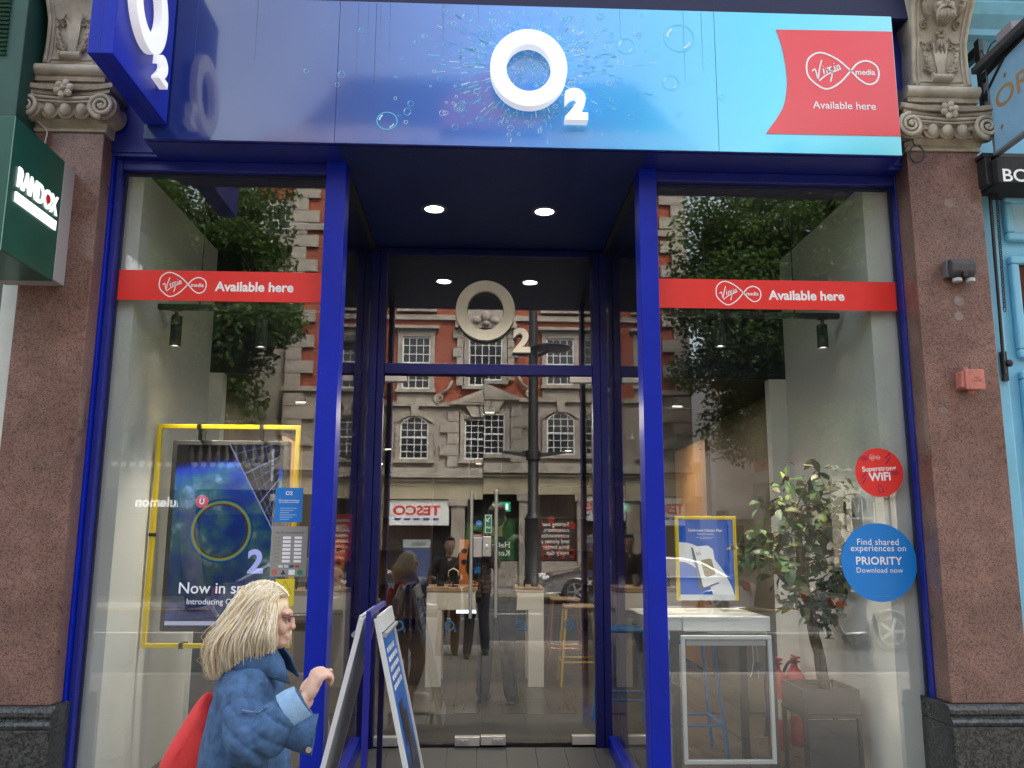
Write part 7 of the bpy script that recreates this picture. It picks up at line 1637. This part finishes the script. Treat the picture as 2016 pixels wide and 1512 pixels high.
# ---- the woman walking past
DENIM = mat('denim_jacket', (.045, .105, .22), .85, var=.4, vscale=30, bump=.5, bscale=380, detail=9)
DENIM_L = mat('faded_denim_cuff', (.22, .36, .52), .85, var=.15, vscale=30, bump=.3, bscale=300)
WX, WY, WZ = -.775, -1.75, .02
wo = thing('person', 'woman with long blond hair in a blue denim jacket walking past with a red bag', 'person', (WX, WY, WZ), rz=rad(-90))
def L(px, py, y):                       # measured photo point -> her own frame (x right, y forward, z up)
    x, z = P(px, py, y); return Vector((-(y-WY), x-WX, z-WZ))
HS = .90
hd = Vector((0, L(577, 1212, WY).y-.098*HS, L(541, 1153, WY).z-.123*HS))
el_ = L(492, 1462, -1.99); wr_ = L(600, 1380, -1.96); sh_ = L(490, 1372, -1.90)
b = MB(); head_prims(b, hd, HS); limb(b, [(0, .0, 1.18), hd-Vector((0, .035, .10))], [.058, .050])
loft(b, [(Vector((0, y_, z)), rx, ry) for z, rx, ry, y_ in ((.72, .14, .10, -.01), (.85, .15, .11, -.01), (1.0, .13, .10, -.01), (1.10, .12, .08, -.01), (1.19, .07, .05, -.01))])
limb(b, [sh_+Vector((-.05, -.01, -.03)), el_, wr_], [.036, .040, .028]); hand_prims(b, wr_, L(634, 1312, -1.955)-wr_, (.6, -.75, .1), 1.0, 1.35)
limb(b, [(-.16, -.01, 1.16), (-.21, -.06, .93), (-.19, .06, .74)], [.045, .04, .027]); hand_prims(b, (-.19, .06, .74), (0, .5, -1), (-1, 0, 0), .9, .8)
limb(b, [(.085, 0, .80), (.09, .16, .46), (.09, .10, .10)], [.085, .055, .04]); limb(b, [(-.085, 0, .80), (-.09, -.06, .44), (-.09, -.26, .16)], [.085, .055, .04])
WSK = mat('fair_skin', (.60, .37, .27), .5, var=.08, vscale=40)
fuse(b, 'body', [WSK], wo, .0045, smooth_it=1)
b = MB()
def zy(py, a, c): q, p = L(a, py, WY), L(c, py, WY); return (Vector((0, (q.y+p.y)/2, q.z)), (p.y-q.y)/2)
rings = []
for py, a, c, rx in ((1640, 380, 568, .19), (1560, 384, 570, .195), (1480, 394, 570, .195), (1400, 410, 570, .19), (1350, 424, 563, .18), (1318, 440, 556, .15), (1296, 462, 548, .105), (1284, 480, 540, .075)):
    c0_, ry = zy(py, a, c); rings.append((c0_, rx, ry))
loft(b, rings[::-1], 28)
limb(b, [sh_+Vector((-.04, -.0, .03)), sh_+Vector((.0, -.01, -.02)), el_, el_.lerp(wr_, .45), wr_.lerp(el_, .26)], [.070, .080, .084, .078, .068], 16)
limb(b, [(-.12, rings[4][0].y, rings[4][0].z-.02), (-.20, -.05, .93), (-.20, .04, .80)], [.06, .075, .06], 14)
dirA = (wr_-el_).normalized()
def ridge(v): return max(0., 1-2.2*abs(mnoise.noise(v)))**2
def denim_fold(c):
    c = Vector(c); out = .008*mnoise.noise(c*5)+.0012*mnoise.noise(c*24)
    for a_, e_, amp in ((sh_, el_, .0035), (el_, wr_, .0075)):        # creases running round the sleeve
        ax = (e_-a_); ln = ax.length; ax = ax/ln; t_ = (c-a_).dot(ax); rr = (c-a_-ax*t_).length
        if -.06 < t_ < ln+.05 and rr < .14:
            near = math.exp(-((c-el_).length/.16)**2); q = c-a_-ax*t_
            out -= amp*(.35+.65*near)*ridge(Vector((t_*17+q.z*7, q.x*3, q.z*3+q.y*2)))
    return out-.010*ridge(Vector((c.x*4, c.y*7+c.z*3, c.z*1.8)))
jk = fuse(b, 'denim_jacket', [DENIM], wo, .0065, smooth_it=3, wrinkle=denim_fold)
# stitched seams laid on the cloth, cuffs, collar
from mathutils.bvhtree import BVHTree
bmj = bmesh.new(); bmj.from_mesh(jk.data); tree_ = BVHTree.FromBMesh(bmj)
STI = mat('denim_seam', (.075, .14, .25), .85)
def seam(pts, r=.0022, nm='seam', m_=None, k=14):
    out = []
    for p in cat_rom([tuple(q) for q in pts], k):
        q, nn, _, _ = tree_.find_nearest(Vector(p)); out.append(q+nn*.001)
    b = MB(); b.tube(out, r, 6); o = b.build(nm, m_ or STI, None, smooth=True); o.parent = wo; ORG[o.name] = ORG[wo.name]
X_ = .34
STL = mat('pale_stitching', (.15, .23, .36), .85)
for dz, m_ in ((0, STL), (6, STI)): seam([L(478, 1378+dz, -2.05), L(484, 1366+dz, -2.06), L(498, 1358+dz, -2.06), L(514, 1354+dz, -2.05)], .0020, 'shoulder_stitching', m_)
seam([L(545, 1462, -2.06), L(560, 1452, -2.06), L(576, 1440, -2.06)], .0016, 'cuff_stitching', STI)
seam([L(556, 1340, -1.9), L(562, 1380, -1.92), L(563, 1440, -1.92), L(562, 1520, -1.92)], .0025, 'front_seam')
bmj.free()
ax_ = (wr_-el_).normalized(); u_ = ax_.cross(Vector((1, 0, 0))).normalized(); v_ = ax_.cross(u_)
def cuff(c0, c1, r0, r1, nm, m_, sq=.9):
    b = MB(); n = 26; V = []
    for c, r in ((c0, r0), (c0.lerp(c1, .5), (r0+r1)/2*1.05), (c1, r1), (c1, r1-.007), (c0, r0-.012)):
        for k in range(n): a = 2*math.pi*k/n; V.append(c+u_*(r*math.cos(a)*(1+.05*math.sin(3*a)+.03*math.sin(7*a)))+v_*(r*sq*math.sin(a)))
    F = [(i*n+k, i*n+(k+1) % n, (i+1)*n+(k+1) % n, (i+1)*n+k) for i in range(4) for k in range(n)]; b.add(V, F); o = b.build(nm, m_, None, smooth='auto'); o.parent = wo; ORG[o.name] = ORG[wo.name]
cuff(el_.lerp(wr_, .68), el_.lerp(wr_, .98), .066, .056, 'turned_cuff', DENIM_L)
c0 = L(552, 1440, -1.99); c1 = L(620, 1448, -1.98); ax_ = (c1-c0).normalized(); u_ = ax_.cross(Vector((1, 0, 0))).normalized(); v_ = ax_.cross(u_)
cuff(c0, c1, .040, .062, 'loose_cuff', DENIM, .7)
b = MB(); b.lathe([(.009, 0), (.009, .004)], tuple(L(608, 1476, -2.03)), 12, rot=Matrix.Rotation(rad(90), 3, 'Y')); o = b.build('button', STEEL, None); o.parent = wo; ORG[o.name] = ORG[wo.name]
b = MB(); n = 24; V = []; cz0 = rings[-1][0].z-.012; cy0 = rings[-1][0].y
for k in range(n+1):
    a = -2.55+5.1*k/n; ca, sa = math.sin(a), -math.cos(a); tip = max(0, abs(a)-1.7)*.055          # open at the throat, pointed in front
    V += [(.066*ca, cy0+.062*sa, cz0), (.076*ca, cy0+.072*sa, cz0+.036), (.100*ca, cy0+.096*sa+tip*.3, cz0+.012-tip*.5), (.124*ca, cy0+.112*sa+tip*.6, cz0-.035-tip)]
b.add(V, [(4*i+j, 4*i+4+j, 4*i+5+j, 4*i+1+j) for i in range(n) for j in range(3)]); o = b.build('collar', DENIM, None, smooth=True, fixn=False); o.parent = wo; ORG[o.name] = ORG[wo.name]
so = o.modifiers.new('thick', 'SOLIDIFY'); so.thickness = .007
# trousers and trainers
b = MB(); limb(b, [(.085, 0, .80), (.09, .16, .46), (.09, .10, .12)], [.105, .078, .06]); limb(b, [(-.085, 0, .80), (-.09, -.06, .44), (-.09, -.26, .18)], [.105, .078, .06]); loft(b, [(Vector((0, 0, z)), rx, ry) for z, rx, ry in ((.68, .15, .11), (.80, .168, .125), (.9, .155, .11))])
fuse(b, 'trousers', [mat('black_trousers', (.018, .018, .022), .85)], wo, .011)
for a_ in ((.09, .10, .085), (-.09, -.27, .15)): shoe(wo, a_, 1, mat('white_trainer', (.6, .6, .58), .5), .92)
# hair: a soft under-mass plus thousands of fine wavy strands
HB = [mat('blond_%d' % k, c, .62, spec=.3) for k, c in enumerate(((.82, .66, .43), (.90, .80, .60), (.68, .50, .29), (.94, .89, .77)))]
hb = L(424, 1300, WY); hz = L(449, 1330, WY).z; hf = L(528, 1286, WY); ht = L(541, 1145, WY).z
b = MB(); k = HS
b.ell(hd+Vector((0, -.022, .040))*k, (.090*k, .104*k, .088*k)); b.ell(hd+Vector((0, -.085, -.03))*k, (.092*k, .070*k, .12*k))
lowc = Vector((0, (hb.y+hf.y)/2-.01, (hz+hf.z)/2+.045)); b.ell(lowc+Vector((0, -.004, 0)), (.098, .056, .060))
for sd_ in (-1, 1): b.ell(hd+Vector((sd_*.070, -.032, -.04))*k, (.026, .062, .10))
hm = fuse(b, 'hair', [HB[0]], wo, .008, wrinkle=lambda c: .006*mnoise.noise(Vector((c[0]*38, c[1]*38, c[2]*9))))
b = MB(); rnd = random.Random(12); cnt = 0
clump = [(rnd.uniform(0, 6.28), rnd.uniform(.003, .010), rnd.gauss(0, .004), rnd.gauss(0, .004), rnd.choice((0, 0, 1, 1, 2, 3))) for _ in range(110)]
while cnt < 7000:
    th = rnd.uniform(0, 2*math.pi); el = rnd.uniform(-.15, 1.55)
    d_ = Vector((math.cos(th)*math.cos(el), math.sin(th)*math.cos(el), math.sin(el)))
    if d_.y > .66 and d_.z < .42: continue
    cnt += 1
    r0_ = Vector((.094*d_.x, .110*d_.y-.020, .096*d_.z+.042))*k
    side = 1 if (d_.x+rnd.gauss(0, .1)) >= 0 else -1
    fr = max(0., min(1., (d_.y+.2)/.85))                          # 0 back of the head .. 1 temple
    cl = clump[int((math.atan2(d_.y, d_.x)+3.1416)*7+el*11) % 110]
    ex = side*(.080+.030*rnd.random())+cl[2] if fr > .2 else d_.x*.105+rnd.gauss(0, .010)+cl[2]
    ey = hb.y-hd.y+.034+(hf.y-hb.y)*(fr**1.2)*.92+rnd.gauss(0, .012)+cl[3]
    ez = (hz-hd.z)+(hf.z-hz)*fr*1.15+abs(rnd.gauss(0, .018))
    p0 = hd+r0_*.98; p1 = hd+Vector((side*(abs(r0_.x)*.78+.036*(1 if fr > .2 else .3)), r0_.y*.88-.010, r0_.z*.74+.020)); pm = hd+Vector((ex*1.14, .80*ey+.26*r0_.y*(1-.5*fr)-.022*(1-fr), .40*ez+.12*r0_.z)); pe = hd+Vector((ex*.97, ey, ez))
    amp = cl[1]*rnd.uniform(.7, 1.2); phs = cl[0]+rnd.gauss(0, .6); pts = cat_rom([tuple(p0), tuple(p1), tuple(pm), tuple(pe)], 5)
    pts = [(p[0]+amp*math.sin(phs+i*.55)*min(1, i/7), p[1]+amp*math.cos(phs*1.3+i*.5)*min(1, i/7), p[2]) for i, p in enumerate(pts)]
    if rnd.random() < .04: pts = [(p[0]*1.0+rnd.gauss(0, .004)*i/5, p[1]+rnd.gauss(-.002, .004)*i/5, p[2]+.001*i) for i, p in enumerate(pts)]
    m = len(pts); b.tube(pts, [.0011*(1-.6*(i/(m-1))**2) for i in range(m)], 3, mi=cl[4] if rnd.random() < .3 else rnd.choice((0, 1, 1, 2, 3)), cap=False, sx=1.9)
o = b.build('hair_locks', HB, None, smooth=True, kind='stuff', fixn=False); o.parent = wo; ORG[o.name] = ORG[wo.name]
b = MB(); V3 = lambda *q: hd+Vector(q)*HS; b.tube([V3(.070, .072, .012), V3(.057, .088, .010), V3(0, .104, .010)], .003, 6); b.ell(V3(.034, .092, .002), (.017, .004, .012)); b.ell(V3(-.034, .092, .002), (.017, .004, .012)); o = b.build('glasses', mat('plum_plastic', (.16, .06, .07), .3), None, smooth=True); o.parent = wo; ORG[o.name] = ORG[wo.name]
# the red bag carried on the far shoulder
RB_ = mat('red_bag_cloth', (.62, .03, .03), .7, var=.12, vscale=10, bump=.2, bscale=60)
bag = thing('red_shoulder_bag', 'large red cloth bag hanging behind the woman in denim', 'bag', (WX-.2, WY+.02, .55))
b = MB(); outl = [(412, 1366), (392, 1378), (374, 1404), (352, 1440), (330, 1478), (312, 1520), (318, 1590), (400, 1610), (440, 1560), (440, 1420)]
cc = P(395, 1490, WY+.03); V = []; ol = cat_rom([P(*q, WY+.03) for q in outl], 3, True); n = len(ol)
for (k, th) in ((.55, -.075), (.86, -.055), (1.0, -.01), (1.0, .03), (.86, .07), (.55, .09)):
    for x, z in ol: V.append((cc[0]+(x-cc[0])*k, WY+.03+th+.008*mnoise.noise((x*14, th*9, z*14)), cc[1]+(z-cc[1])*k))
F = [(i*n+k, i*n+(k+1) % n, (i+1)*n+(k+1) % n, (i+1)*n+k) for i in range(5) for k in range(n)]+[tuple(range(n)), tuple(range(6*n-1, 5*n-1, -1))]
b.add(V, F); o = b.build('bag_body', RB_, bag, smooth=True)
b = MB(); p0 = P(412, 1370, WY+.05); b.tube(cat_rom([(p0[0], WY+.08, p0[1]), (WX-.10, WY+.12, 1.10), (WX-.06, WY+.165, 1.22), (WX-.0, WY+.17, 1.23), (WX+.06, WY+.16, 1.12), (WX+.05, WY+.16, .95)], 5), .011, 8, sx=1.8); b.build('strap', RB_, bag, smooth=True)
